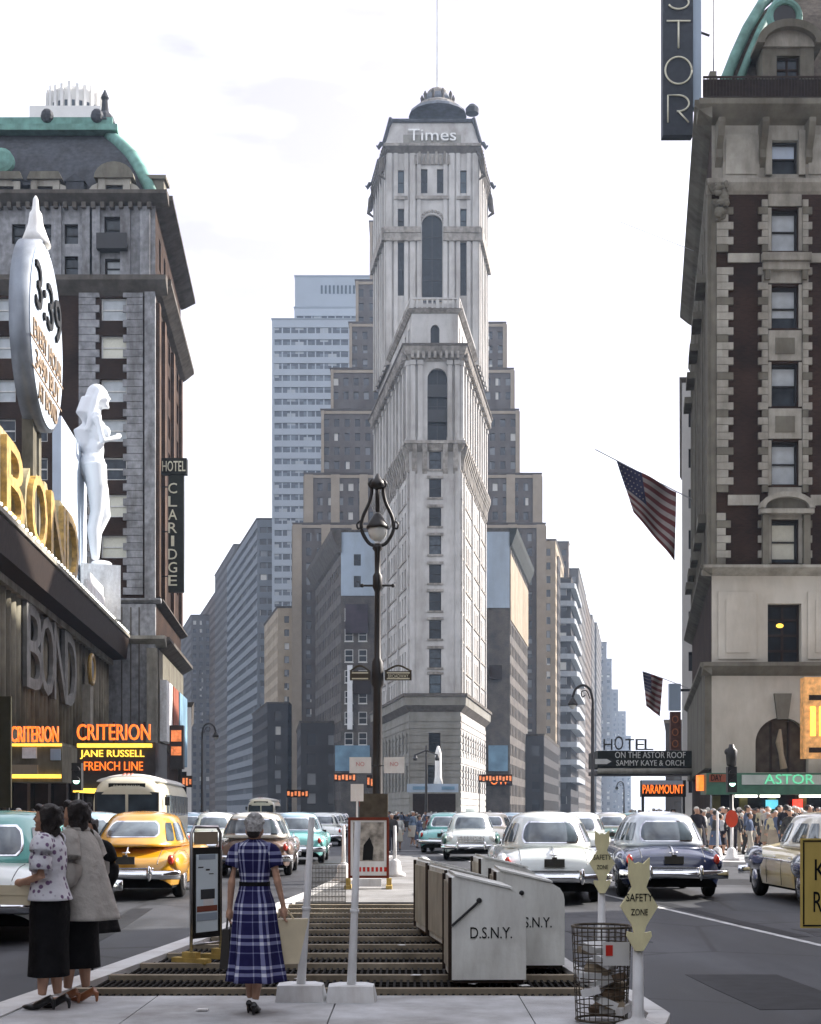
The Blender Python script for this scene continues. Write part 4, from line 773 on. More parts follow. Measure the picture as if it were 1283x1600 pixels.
# ring ornament on the store front
orn = tag(empty('ring_clock', fB.at(bu(143), -.8, 11).translation, world=True), 'gilded ring clock ornament fixed to the fluted store front', 'clock')
Mo = fB.at(bu(143, 1.), -1.0, gz(1046, bd(143, 1.)))
m2 = MB(Mo); m2.tube([(1.0*math.cos(2*math.pi*k/20), 0, 1.0*math.sin(2*math.pi*k/20)) for k in range(21)], .16, 8); m2.build('ring', MATS['gold_paint'], orn); m2 = MB(Mo); m2.slab([(.7*math.cos(2*math.pi*k/16), .7*math.sin(2*math.pi*k/16)) for k in range(16)], -.05, .2); m2.build('dial', MATS['store_dark'], orn)
m2 = MB(Mo); m2.box(-.6, .6, 0, .8, -4, -1.1); m2.build('pedestal', MATS['limestone'], orn)
# theatre marquee with neon letters
mq = tag(empty('theatre_marquee', (gx(180, 108), 108, 5), world=True), 'theatre marquee with orange and yellow neon lettering left of the bus', 'marquee')
dm = 84.
def mz(py): return gz(py, dm)
def mxp(px): return gx(px, dm)
m2 = MB(); m2.box(mxp(118), mxp(243), dm, dm+4, mz(1232), mz(1160)); m2.build('marquee_body', MATS['store_dark'], mq)
m2 = MB(); m2.box(mxp(116), mxp(245), dm-.3, dm+4.2, mz(1238), mz(1232)); m2.build('marquee_edge', MATS['neon_yellow'], mq)
text('lettering', 'CRITERION', Matrix.Translation((mxp(180), dm-.4, mz(1157))), mq, MATS['neon_orange'], mxp(236)-mxp(122), mz(1132)-mz(1157), .12)
for i in range(3): m2 = MB(); m2.tube([(mxp(130+i*48), dm, mz(1160)), (mxp(130+i*48), dm, mz(1128))], .07, 6); m2.build('letter_post', MATS['iron_black'], mq)
m2 = MB(); m2.box(mxp(122), mxp(238), dm-.25, dm-.004, mz(1168), mz(1162)); m2.build('trim_light', MATS['neon_yellow'], mq)
text('lettering', 'JANE RUSSELL', Matrix.Translation((mxp(176), dm-.1, mz(1186))), mq, MATS['neon_yellow'], mxp(226)-mxp(126), mz(1172)-mz(1186), .05)
text('lettering', 'FRENCH LINE', Matrix.Translation((mxp(178), dm-.1, mz(1204))), mq, MATS['neon_orange'], mxp(224)-mxp(132), mz(1190)-mz(1204), .05)
text('lettering', 'THE', Matrix.Translation((mxp(178), dm-.1, mz(1222))), mq, MATS['neon_yellow'], .9, .5, .05) if False else None
ps = tag(empty('pole_sign', (mxp(265), dm+2, 4), world=True), 'orange lit vertical sign beside the theatre marquee', 'sign')
m2 = MB(); m2.box(mxp(256), mxp(278), dm+2, dm+2.5, mz(1200), mz(1130)); m2.build('sign_panel', MATS['store_dark'], ps)
for y0, y1 in ((1156, 1138), (1178, 1164)): m2 = MB(); m2.box(mxp(259), mxp(275), dm+1.9, dm+1.99, mz(y0), mz(y1)); m2.build('lit_panel', mat('neon_dim', (.75,.22,.08), .6, .4, 5, emit=.35), ps)
m2 = MB(); m2.tube([(mxp(272), dm+2.2, KH), (mxp(272), dm+2.2, mz(1200))], .12, 8); m2.build('post', MATS['iron_black'], ps)
mq2 = tag(empty('theatre_marquee', (gx(55, 76), 76, 5), world=True), 'orange neon marquee under the fluted store front at left edge', 'marquee')
d2 = 66.
m2 = MB(); m2.box(gx(15, d2), gx(97, d2), d2, d2+3, gz(1222, d2), gz(1165, d2)); m2.build('marquee_body', MATS['flute_stone'], mq2)
text('lettering', 'CRITERION', Matrix.Translation((gx(56, d2), d2-.2, gz(1160, d2))), mq2, MATS['neon_orange'], gx(93, d2)-gx(19, d2), gz(1135, d2)-gz(1160, d2), .1)
m2 = MB(); m2.box(gx(15, d2), gx(97, d2), d2-.12, d2-.004, gz(1166, d2), gz(1162, d2)); m2.build('trim_light', MATS['neon_yellow'], mq2)
for i, (a, b, y0, y1, m) in enumerate(((36, 58, 1168, 1185, 'white_worn'), (80, 95, 1170, 1188, 'blue_wash'), (16, 60, 1195, 1210, 'tan_stone'), (16, 96, 1210, 1216, 'neon_yellow'))):
    m2 = MB(); m2.box(gx(a, d2), gx(b, d2), d2-.14, d2-.005, gz(y1, d2), gz(y0, d2)); m2.build('notice', MATS[m], mq2)
# ------------------------------------------------------------------ brick hotel on the right
D = 75.
def az(py): return gz(py, D)
def axp(px): return gx(px, D)
ha = tag(empty('brick_hotel', (22, 90, 0), world=True), 'brick and limestone hotel with copper mansard roof and iron balustrade on the right', 'hotel')
X0 = axp(1112); X1 = axp(1700); fA = Fac((X0, D), (X1, D)); DW = 106.; fW = Fac((ax(DW)+.2, DW), (X0, D))
def ua(px): return axp(px)-X0
LS, LD, BR_ = MATS['limestone'], MATS['limestone_dark'], MATS['brick_dark']
bays = [1226, 1226+157, 1226+314]
def ab(a, b, y0, y1, out, m, name, par=ha, inn=-.004):
    m2 = MB(fA.M); m2.box(ua(a), ua(b), -out, inn, az(y1), az(y0)); return m2.build(name, m, par)
wh = []; rowsA = [(880, 812), (758, 690), (635, 568), (513, 447), (392, 327), (272, 219)]
for b in bays:
    for y0, y1 in rowsA: wh.append((ua(b), az(y0), 1.42, az(y1)-az(y0)))
big = [(ua(b), az(1040), 1.78, az(943)-az(1040)) for b in bays]
arch = [(ua(b-4)-1.4, ua(b-4)+1.4, az(1207), az(1121)) for b in bays]
mb = MB(fA.M); wallgrid(mb, 0, fA.L, az(886), az(282), [h for h in holes_of(wh) if h[3] < az(282)], .45); mb.build('brick_wall', BR_, ha)
mb = MB(fA.M); wallgrid(mb, 0, fA.L, az(282), az(195), [h for h in holes_of(wh) if h[2] > az(282)], .45); mb.build('upper_wall', LS, ha)
mb = MB(fA.M); wallgrid(mb, 0, fA.L, az(1208), az(886), holes_of(big)+arch, .6); mb.build('base_wall', MATS['limestone_clean'], ha)
# windows with frames, panes and blinds of their own
def bigwin(u, z, w, h, dep, kind, par=ha):
    o = empty('window', (0,0,0), world=False)
    bpy.data.objects.remove(o)
    M = fA.at(u, 0, z); fr = .11; m2 = MB()
    m2.box(-w/2,-w/2+fr,dep-.14,dep-.01,0,h); m2.box(w/2-fr,w/2,dep-.14,dep-.01,0,h); m2.box(-w/2+fr,w/2-fr,dep-.14,dep-.01,0,fr); m2.box(-w/2+fr,w/2-fr,dep-.14,dep-.01,h-fr*1.4,h); m2.box(-w/2+fr,w/2-fr,dep-.11,dep-.012,h*.5-.04,h*.5+.04)
    wo = put('window', m2.mesh('window', MATS['frame_dark']), par, M)
    g = MB(); g.quad((-w/2,dep,0),(w/2,dep,0),(w/2,dep,h),(-w/2,dep,h)); p = put('pane', g.mesh('pane', MATS['glass_mid']), wo, M)
    if kind:
        for (za, zb, m) in kind:
            g = MB(); g.quad((-w/2+fr,dep-.006,h*za),(w/2-fr,dep-.006,h*za),(w/2-fr,dep-.006,h*zb),(-w/2+fr,dep-.006,h*zb)); put('blind', g.mesh('blind', MATS[m]), wo, M)
for i, (u, z, w, h) in enumerate(wh):
    k = i % 6
    kind = [[(.12, .9, 'blind')], [(.06, .92, 'glass_pale')], [(.5, .92, 'glass_pale')], [(.3, .92, 'glass_pale')], [(.05, .92, 'glass_pale')], [(.5, .95, 'clock_white')]][k]
    bigwin(u, z, w, h, .42, kind)
for u, z, w, h in big: put('window', winmesh(w, h, .55, 'glass_dark', 'dark_brown', 'tall'), ha, fA.at(u, 0, z))
m2 = MB(fA.M); m2.ell((ua(1222), .45, az(976)), (.2,.08,.12), 8, 6); m2.build('lamp', MATS['neon_yellow'], ha)
mat('arch_glass', (.06,.05,.04), .15, .5, 2)
for a, b, z0, z1 in arch:
    m2 = MB(fA.M); arch_fill(m2, a, b, z1-1.36, z1, .55, 12); m2.build('arch_spandrel', MATS['limestone_clean'], ha)
    m2 = MB(fA.M); m2.quad((a,.5,z0),(b,.5,z0),(b,.5,z1),(a,.5,z1)); m2.build('pane', MATS['arch_glass'], ha)
    for q in (.33, .66): m2 = MB(fA.M); m2.box(a+(b-a)*q-.05, a+(b-a)*q+.05, .38, .49, z0, z1-.2); m2.build('mullion', MATS['dark_brown'], ha)
    m2 = MB(fA.M); c = (a+b)/2; m2.slab([(c-.28, z1-.1), (c+.28, z1-.1), (c+.46, z1+1.25), (c-.46, z1+1.25)], -.22, -.004); m2.build('keystone', LD, ha)
    m2 = MB(fA.M); m2.tube([(c+.15, .2, z0+.2), (c, .2, z0+1.0), (c-.1, .2, z0+1.6), (c-.05, .2, z0+2.3)], [.2,.14,.2,.06], 8); m2.build('drape', MATS['tan_stone'], ha)
# quoins
ts = 11.7
def quoincol(a, b, sgn, ytop, ybot, wext=8, f=fA, uf=None):
    y = ybot; k = 0
    while y-ts >= ytop:
        e = wext if k % 2 else 0
        x0, x1 = (a, b+e) if sgn > 0 else (a-e, b)
        m2 = MB(fA.M); m2.box(ua(x0), ua(x1), -.16, -.004, az(y)+.012, az(y-ts)-.012); m2.build('quoin_stone', LD if (k*7) % 5 == 0 else LS, ha); y -= ts; k += 1
quoincol(1119, 1137, 1, 412, 770); quoincol(1119, 1137, 1, 312, 395); quoincol(1119, 1133, 1, 795, 884)
m2 = MB(fA.M); m2.box(-.05, ua(1118.5), -.1, -.004, az(884), az(312)); m2.build('corner_strip', LD, ha)
for b in bays:
    for y0, y1 in ((884, 795), (770, 412), (395, 312)):
        quoincol(b-36, b-27, -1, y1, y0, 6); quoincol(b+27, b+36, 1, y1, y0, 6)
    for (r0, r1) in ((814, 760), (688, 637), (566, 515), (445, 412), (325, 302)):
        ab(b-26, b+26, r0-2, r1+2, .1, LS, 'spandrel_stone')
        if r0-r1 > 48: ab(b-15, b+15, r0-12, r1+14, .14, LD, 'spandrel_panel')
    for y0, y1 in rowsA[:5]:
        ab(b-26.5, b-21.4, y0+1, y1-1, .13, LS, 'jamb'); ab(b+21.4, b+26.5, y0+1, y1-1, .13, LS, 'jamb')
    # hoods over windows
    m2 = MB(fA.M); m2.box(ua(b-38), ua(b+38), -.55, -.162, az(412), az(400)); m2.box(ua(b-36), ua(b+36), -.4, -.162, az(425), az(413)); m2.build('window_hood', LS, ha)
    for sx in (-1, 1):
        m2 = MB(fA.M); m2.box(ua(b+sx*29-4), ua(b+sx*29+4), -.38, -.165, az(440), az(425)); m2.build('bracket', LD, ha)
        m2 = MB(fA.M); m2.box(ua(b+sx*32-5), ua(b+sx*32+5), -.45, -.165, az(884), az(806)); m2.build('column', LD, ha)
    m2 = MB(fA.M); pts = [(ua(b)+math.cos(a)*1.45, az(797)+math.sin(a)*.85) for a in [math.pi*k/14 for k in range(15)]]; inn = [(ua(b)+math.cos(a)*1.15, az(797)+math.sin(a)*.58) for a in [math.pi*k/14 for k in range(15)]]
    m2.slab(pts+inn[::-1], -.65, -.165); m2.box(ua(b-42), ua(b+42), -.6, -.165, az(805), az(798)); m2.build('window_pediment', LS, ha)
    m2 = MB(fA.M); m2.slab(inn, -.3, -.166); m2.build('pediment_panel', LD, ha)
# belts, cornices
def belt(y0, y1, o, m, name, fs=True):
    z0, z1 = az(y0), az(y1); m2 = MB(fA.M); m2.slabx(prof(z0, z1, o), -o*.9, fA.L); m2.build(name, m, ha)
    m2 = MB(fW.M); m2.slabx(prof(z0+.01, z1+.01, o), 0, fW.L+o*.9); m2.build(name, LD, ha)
belt(304, 282, .3, LS, 'belt_course'); belt(900, 885, .6, LS, 'belt_course'); belt(1056, 1036, .6, LD, 'belt_course'); belt(196, 166, .9, LD, 'cornice'); belt(218, 208, .2, LS, 'belt_course') if False else None
for (a, b) in ((1137, 1186), (1266, 1343), (1423, 1500)):
    ab(a, b, 411, 397, .13, LS, 'belt_stone'); ab(a, b, 790, 774, .13, LS, 'belt_stone')
    ab(a-8, b, 280, 212, .12, LS, 'frieze_panel'); ab(a-4, b-5, 274, 220, .17, LS, 'frieze_panel')
for a, b in ((1122, 1182), (1262, 1340)):
    ab(a, b, 1030, 925, .08, MATS['limestone_clean'], 'wall_panel'); ab(a+12, b-12, 1020, 938, .12, MATS['limestone_clean'], 'wall_panel')
for px in (1122, 1190, 1262, 1347):
    m2 = MB(fA.M); m2.slabx([(0,az(262)),(-.35,az(250)),(-.35,az(238)),(-.75,az(222)),(-1.0,az(204)),(-1.0,az(197)),(0,az(197))][::-1], ua(px-5), ua(px+5)); m2.build('bracket', LD, ha)
for sx in (-1, 1):
    ab(1226+sx*26-5, 1226+sx*26+5, 275, 206, .2, LS, 'jamb')
# carved cluster at the corner
m2 = MB(fA.M); rn = random.Random(2)
for k in range(26): m2.ell((ua(1117+rn.random()*16), -.2-rn.random()*.2, az(290+rn.random()*60)), (.12+rn.random()*.15, .15, .12+rn.random()*.15), 6, 4)
m2.build('carved_ornament', LD, ha)
# dark avenue side
cols = [4+5.8*i for i in range(5)]
wsd = [(u, az(y0)+.0, 1.4, az(y1)-az(y0)) for u in cols for y0, y1 in rowsA[:5]]
mb = MB(fW.M); wallgrid(mb, 0, fW.L, 0, az(166), holes_of(wsd), .4); mb.build('side_wall', BR_, ha); windows(ha, fW, wsd, .4, ('glass_dark', 'glass_mid'))
for u in cols:
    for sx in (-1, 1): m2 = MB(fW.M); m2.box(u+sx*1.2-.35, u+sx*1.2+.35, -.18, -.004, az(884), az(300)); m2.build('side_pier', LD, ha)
    m2 = MB(fW.M); m2.box(u-1.4, u+1.4, -.7, -.185, az(410), az(397)); m2.build('side_balcony', LD, ha); m2 = MB(fW.M); m2.box(u-1.4, u+1.4, -.6, -.185, az(800), az(786)); m2.build('side_balcony', LD, ha)
m2 = MB(fW.M); m2.box(fW.L-1.1, fW.L+.02, -.22, -.004, az(884), az(300)); m2.build('corner_strip', LD, ha)
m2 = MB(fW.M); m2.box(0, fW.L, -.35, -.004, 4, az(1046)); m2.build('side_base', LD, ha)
# iron balustrade on the cornice
m2 = MB(fA.M); m2.box(-.6, fA.L, -.75, -.68, az(133), az(130)); m2.box(-.6, fA.L, -.74, -.69, az(163), az(161)); m2.build('balustrade_rail', MATS['iron_brown'], ha)
for i in range(60):
    m2 = MB(fA.M); u = -.55+i*.17; m2.box(u-.022, u+.022, -.735, -.695, az(162), az(132)); m2.build('balustrade_bar', MATS['iron_brown'], ha)
m2 = MB(fA.M); m2.box(-.6, 10, -.66, -.64, az(160), az(134)); m2.build('balustrade_mesh', MATS['iron_brown'], ha)
# mansard with copper hip, dormer and round window
zr = az(166); prm = [(0., 0.), (.5, 1.3), (1.1, 2.8), (1.9, 4.6), (3.0, 6.6), (4.6, 8.6)]
mb = MB(); mb.loft([[(X0+o+.3, D+o+.2, zr+z), (X1, D+o+.2, zr+z), (X1+4, DW-1-o, zr+z), (ax(DW)+o+.6, DW-1-o, zr+z)] for o, z in prm]); mb.build('mansard_roof', mat('slate_brown', (.10,.085,.07), .8, .3, 4, dirt=.4), ha)
for q, w in ((0, .30), (.75, .22)):
    m2 = MB(); m2.smooth = True; m2.tube([(X0+o+.45+q, D+o+.12-(.05 if q else 0), zr+z+.6) for o, z in prm], w, 10); m2.build('copper_hip', MATS['copper_green'], ha)
m2 = MB(); m2.smooth = True; m2.ell((X0+.55, D-.1, zr+.75), (.42,.42,.45)); m2.build('copper_scroll', MATS['copper_green'], ha)
m2 = MB(); m2.box(X0-.15, X0+.2, D-.3, D+.1, zr, zr+1.7); m2.box(X0+.9, X0+1.8, D-.2, D+.2, zr, zr+1.0); m2.build('roof_pier', LD, ha)
m2 = MB(); m2.box(X0+.9, X0+5, D+.1, D+.3, zr+.9, zr+1.2); m2.build('copper_gutter', MATS['copper_green'], ha)
ub = axp(1230)
dm_ = MB(); dm_.box(ub-1.35, ub-.62, D-.25, D+3.5, zr, az(78)); dm_.box(ub+.62, ub+1.35, D-.25, D+3.5, zr, az(78)); dm_.box(ub-.62, ub+.62, D-.2, D+3.5, az(90), az(78)); dob = dm_.build('dormer', LD, ha)
put('window', winmesh(1.24, az(90)-zr, .35, 'glass_mid', 'dark_brown', 'tall'), dob, Matrix.Translation((ub, D-.22, zr)))
m2 = MB(); pts = [(ub+math.cos(a)*1.75, az(78)+math.sin(a)*1.25) for a in [math.pi*k/14 for k in range(15)]]; inn = [(ub+math.cos(a)*1.35, az(78)+math.sin(a)*.85) for a in [math.pi*k/14 for k in range(15)]]; m2.slab(pts+inn[::-1], D-.75, D+3); m2.build('dormer_hood', LD, dob)
m2 = MB(); m2.slab(inn, D-.35, D+3); m2.build('dormer_tympanum', LS, dob)
m2 = MB(); zo = az(17); m2.tube([(ub+.78*math.cos(2*math.pi*k/24), D+.55, zo+.78*math.sin(2*math.pi*k/24)) for k in range(25)], .2, 8); m2.build('round_window', MATS['copper_green'], ha)
m2 = MB(); m2.slab([(ub+.66*math.cos(2*math.pi*k/20), zo+.66*math.sin(2*math.pi*k/20)) for k in range(20)], D+.5, D+1.6); m2.build('round_pane', MATS['iron_black'], ha)
# vertical roof sign
vs2 = tag(empty('vertical_sign', (gx(1060, 84), 84, gz(211, 84)), world=True), 'tall dark vertical sign with thin neon letters beside the brick hotel cornice', 'sign'); mat('sign_slate', (.045,.05,.058), .6, .15, 3)
dv = 84.
m2 = MB(); m2.box(gx(1036, dv), gx(1083, dv), dv, dv+.7, gz(211, dv), gz(-110, dv)); m2.build('sign_panel', MATS['sign_slate'], vs2)
m2 = MB(); m2.box(gx(1083, dv)+.003, gx(1097, dv), dv+.2, dv+.75, gz(165, dv), gz(-110, dv)); m2.build('sign_back', MATS['blue_wash'], vs2)
circ = lambda cx, cz_, rx_, rz_, a0, a1, n=16: [(cx+rx_*math.cos(R(a0+(a1-a0)*i/n)), cz_+rz_*math.sin(R(a0+(a1-a0)*i/n))) for i in range(n+1)]
GL = {'T': [[(-.7, 1.6), (.7, 1.6)], [(0, 1.6), (0, 0)]], 'O': [circ(0, .8, .78, .8, 0, 360, 28)], 'R': [[(-.62, 0), (-.62, 1.6)]+circ(0, 1.13, .62, .47, 90, -90)+[(-.1, .66)], [(0, .66), (.6, 0)]], 'S': [circ(0, 1.2, .55, .4, 20, 270)+circ(0, .4, .6, .4, 90, -160)], 'A': [[(-.7, 0), (0, 1.6), (.7, 0)], [(-.42, .6), (.42, .6)]]}
for c, y in (('R', 192), ('O', 132), ('T', 76), ('S', 15), ('A', -46)):
    m2 = MB(Matrix.Translation((gx(1060, dv), dv-.06, gz(y, dv)))); m2.smooth = True
    for ln in GL[c]: m2.tube([(a, 0, b) for a, b in ln], .055, 8)
    m2.build('neon_letter', MATS['letter_cream'], vs2)
for y in (150, 40): m2 = MB(); m2.tube([(gx(1083, dv), dv+.4, gz(y, dv)), (ax(dv)+.5, dv+.4, gz(y+10, dv))], .07, 6); m2.build('strut', MATS['iron_black'], vs2)
m2 = MB(); m2.tube([(X0+.1, D, zr+1.6), (X0+.1, D, zr+7)], .03, 6); m2.build('mast', MATS['iron_black'], ha)
# green shop sign and shop front
gs = tag(empty('shop_sign', (axp(1190), D-1, az(1240)), world=True), 'long green lit shop sign along the foot of the brick hotel', 'sign'); mat('sign_pale', (.42,.46,.42), .6, .1, 2); mat('sign_green', (.04,.13,.08), .5, .2)
m2 = MB(fA.M); m2.box(ua(1094), ua(1700), -1.6, -.1, az(1242), az(1209)); m2.build('sign_box', MATS['sign_green'], gs)
m2 = MB(fA.M); m2.box(ua(1148), ua(1690), -1.66, -1.603, az(1227), az(1212)); m2.build('sign_face', MATS['sign_pale'], gs)
m2 = MB(fA.M); m2.box(ua(1098), ua(1138), -1.66, -1.603, az(1223), az(1211)); m2.build('sign_face', MATS['poster_rust'], gs); text('lettering', 'DAY', fA.at(ua(1109), -1.68, az(1221)), gs, MATS['ink_black'], .55, .32, .02)
text('lettering', 'ASTOR', fA.at(ua(1220), -1.70, az(1226)), gs, MATS['neon_green'], ua(1254)-ua(1178), .5, .03); text('lettering', 'DRUGS', fA.at(ua(1312), -1.70, az(1226)), gs, MATS['neon_green'], ua(1344)-ua(1268), .5, .03)
m2 = MB(fA.M); m2.box(ua(1084), ua(1092), -1.3, -.6, az(1236), az(1212)); m2.build('end_lamp', MATS['neon_orange'], gs)
sf = tag(empty('drugstore', (axp(1190), D, 0), world=True), 'dark shop windows and striped lit awning strip below the green sign', 'shop')
m2 = MB(fA.M); m2.box(0, fA.L, -.06, .4, KH, az(1208)-.02); m2.build('window_wall', MATS['glass_dark'], sf)
for px in (1118, 1160, 1205, 1252, 1300): m2 = MB(fA.M); m2.box(ua(px)-.2, ua(px)+.2, -.3, -.062, KH, az(1243)); m2.build('pier', mat('olive_pier', (.13,.12,.05), .7, .15), sf)
for a, b, m in ((1146, 1180, 'lamp_white'), (1185, 1215, 'lamp_white'), (1246, 1290, 'lamp_white'), (1194, 1212, 'glass_blue')):
    m2 = MB(fA.M); y0, y1 = (1246, 1241.5) if m == 'lamp_white' else (1264, 1250); m2.box(ua(a), ua(b), -.5, -.32, az(y0), az(y1)); m2.build('lit_strip', MATS[m] if m == 'lamp_white' else mat('neon_cyan', (.1,.45,.6), .5, .2, emit=.6), sf)
m2 = MB(fA.M); m2.box(ua(1236), ua(1250), -.5, -.32, az(1262), az(1249)); m2.build('lit_sign', MATS['neon_red'], sf)
# yellow lit sign at the right edge
ys_ = tag(empty('neon_sign', (axp(1275), D-2.2, az(1185)), world=True), 'glowing orange-yellow projecting sign at the right edge above the shop', 'sign'); mat('amber_panel', (.75,.36,.12), .5, .4, 3.5, emit=.10)
dn = 72.
m2 = MB(); m2.box(gx(1257, dn), gx(1330, dn), dn, dn+.8, gz(1185, dn), gz(1058, dn)); m2.build('sign_body', MATS['amber_panel'], ys_)
for y0, y1 in ((1094, 1086), (1176, 1168)): m2 = MB(); m2.box(gx(1264, dn), gx(1330, dn), dn-.05, dn-.004, gz(y0, dn), gz(y1, dn)); m2.build('band', MATS['dark_brown'], ys_)
for i in range(4): m2 = MB(); m2.box(gx(1266+i*14, dn), gx(1274+i*14, dn), dn-.05, dn-.004, gz(1150, dn), gz(1104, dn)); m2.build('bar', MATS['neon_yellow'], ys_)
# roof-garden marquee over the pavement
am = tag(empty('hotel_marquee', (gx(1010, 98), 98, 4), world=True), 'dark hotel marquee with white changeable lettering and small roof letters', 'marquee')
da = 96.
def qx(p): return gx(p, da)
def qz(p): return gz(p, da)
m2 = MB(); m2.box(qx(934), ax(da)+.5, da, da+5, qz(1199), qz(1173)); m2.build('marquee_body', MATS['sign_black'], am)
m2 = MB(); m2.smooth = True; m2.tube([(qx(934), da-.1, qz(1205)), (ax(da), da-.1, qz(1205))], .2, 10); m2.build('marquee_edge', MATS['limestone'], am)
m2 = MB(); m2.box(qx(934), ax(da)+.5, da+.1, da+5, qz(1210), qz(1204)); m2.build('marquee_soffit', MATS['iron_brown'], am)
mat('letter_white', (.7,.7,.66), .5, .08)
text('lettering', 'ON THE ASTOR ROOF', Matrix.Translation((qx(1016), da-.05, qz(1184.5))), am, MATS['letter_white'], qx(1072)-qx(962), .42, .02); text('lettering', 'SAMMY KAYE & ORCH', Matrix.Translation((qx(1016), da-.05, qz(1196.5))), am, MATS['letter_white'], qx(1070)-qx(964), .38, .02)
m2 = MB(); m2.slab([(qx(930), qz(1194)), (qx(948), qz(1194)), (qx(955), qz(1190)), (qx(948), qz(1186)), (qx(930), qz(1186))], da-.12, da-.02); m2.build('arrow', MATS['letter_white'], am)
for c, px in (('H', 950), ('O', 967), ('T', 984), ('E', 1000), ('L', 1014)): text('lettering', c, Matrix.Translation((qx(px), da, qz(1172))), am, MATS['iron_black'], .6, (.95 if c == 'O' else .75), .03)
nn2 = tag(empty('neon_sign', (gx(1035, 120), 120, 3), world=True), 'orange neon sign glowing under the hotel marquee', 'sign')
m2 = MB(); m2.box(gx(1003, 120), gx(1072, 120), 120, 121, gz(1245, 120), gz(1219, 120)); m2.build('sign_body', MATS['sign_black'], nn2); text('lettering', 'PARAMOUNT', Matrix.Translation((gx(1036, 120), 119.9, gz(1240, 120))), nn2, MATS['neon_orange'], gx(1068, 120)-gx(1004, 120), .75, .06)
m2 = MB(); m2.box(gx(1003, 120), gx(1067, 120), 119.92, 119.99, gz(1226, 120), gz(1219.5, 120)); m2.build('sign_face', MATS['blue_wash'], nn2)
for px in (1006, 1070): m2 = MB(); m2.tube([(gx(px, 120), 120.5, KH), (gx(px, 120), 120.5, gz(1245, 120))], .12, 8); m2.build('post', MATS['iron_black'], nn2)
sgn = tag(empty('pole_sign', (gx(1052, 130), 130, 5), world=True), 'stacked vertical sign on the avenue side of the brick hotel', 'sign')
m2 = MB(); m2.box(gx(1046, 130), gx(1064, 130), 130, 130.6, gz(1110, 130), gz(1068, 130)); m2.build('upper_panel', MATS['blue_wash'], sgn); m2 = MB(); m2.box(gx(1048, 130), gx(1064, 130), 130, 130.6, gz(1172, 130), gz(1112, 130)); m2.build('lower_panel', mat('panel_brown', (.10,.045,.03), .7, .3, 3), sgn)
for y in (1130, 1150, 1168): text('lettering', 'O', Matrix.Translation((gx(1055, 130), 129.95, gz(y, 130))), sgn, mat('letter_rust', (.35,.12,.05), .6, .3, 4), .6, .7, .03)
m2 = MB(); m2.box(gx(1062, 130), ax(130)+1, 130.2, 130.4, gz(1080, 130), gz(1076, 130)); m2.build('bracket', MATS['iron_black'], sgn)
# flags
mat('flag_red', (.11,.030,.028), .85, .12, 3); mat('flag_white', (.27,.235,.22), .85, .1, 3); mat('flag_blue', (.03,.03,.06), .85, .15, 3)  # cloth colours darkened to hold the flag's backlit shade
def flag(label, d, c, pole):
    fg = tag(empty('flag', (gx(c[0][0], d), d, gz(c[0][1], d)), world=True), label, 'flag')
    nu, nv = 26, 13; P = [Vector((gx(x, d), d, gz(y, d))) for x, y in c]; mb = MB(); vs = []; mb.smooth = True
    for j in range(nv+1):
        for i in range(nu+1):
            s, t = i/nu, j/nv; p = P[0]*(1-s)*(1-t)+P[1]*s*(1-t)+P[2]*s*t+P[3]*(1-s)*t; w = math.sin(s*9+t*3.5)*.16*(.3+s)+math.sin(t*7-s*4)*.08; vs.append(tuple(p+Vector((w*.25, w*1.6, 0))))
    fs = []; ms = []
    for j in range(nv):
        for i in range(nu): fs.append((j*(nu+1)+i, j*(nu+1)+i+1, (j+1)*(nu+1)+i+1, (j+1)*(nu+1)+i)); ms.append(2 if i < 11 and j < 7 else (j % 2))
    mb.add(vs, fs); mb.m = ms; o = mb.build('cloth', [MATS['flag_red'], MATS['flag_white'], MATS['flag_blue']], fg); sd = o.modifiers.new('t', 'SOLIDIFY'); sd.thickness = .01
    st_ = MB()
    for j in range(5):
        for i in range(6):
            s, t = (i+.6)/nu*1.7, (j+.7)/nv*1.3; p = P[0]*(1-s)*(1-t)+P[1]*s*(1-t)+P[2]*s*t+P[3]*(1-s)*t; w = math.sin(s*9+t*3.5)*.16*(.3+s)+math.sin(t*7-s*4)*.08; p = p+Vector((w*.25, w*1.6-.03, 0)); st_.add([p+Vector((.05*math.cos(a), 0, .05*math.sin(a))) for a in [k*1.2566 for k in range(5)]], [(0,1,2,3,4)])
    stuff(st_.build('stars', MATS['flag_white'], fg))
    m2 = MB(); m2.tube([Vector((gx(x, d), d+.02, gz(y, d))) for x, y in pole], .035, 6); m2.build('halyard', MATS['steel'], fg)
    return fg
flag('large drooping striped flag hung high beside the brick hotel', 92, [(963, 719), (1057, 768), (1054, 877), (990, 800)], [(930, 702), (963, 719), (1057, 768), (1082, 780)])
flag('small striped flag hung low above the hotel marquee', 118, [(1004, 1049), (1036, 1060), (1031, 1120), (1010, 1103)], [(1004, 1049), (1036, 1060), (1075, 1075)])
m2 = MB(); m2.tube([(gx(965, 90), 90, gz(345, 90)), (gx(1084, 90), 90, gz(392, 90))], .02, 5); tag(m2.build('guy_wire', MATS['steel']), 'thin wire slanting down to the brick hotel wall', 'wire')
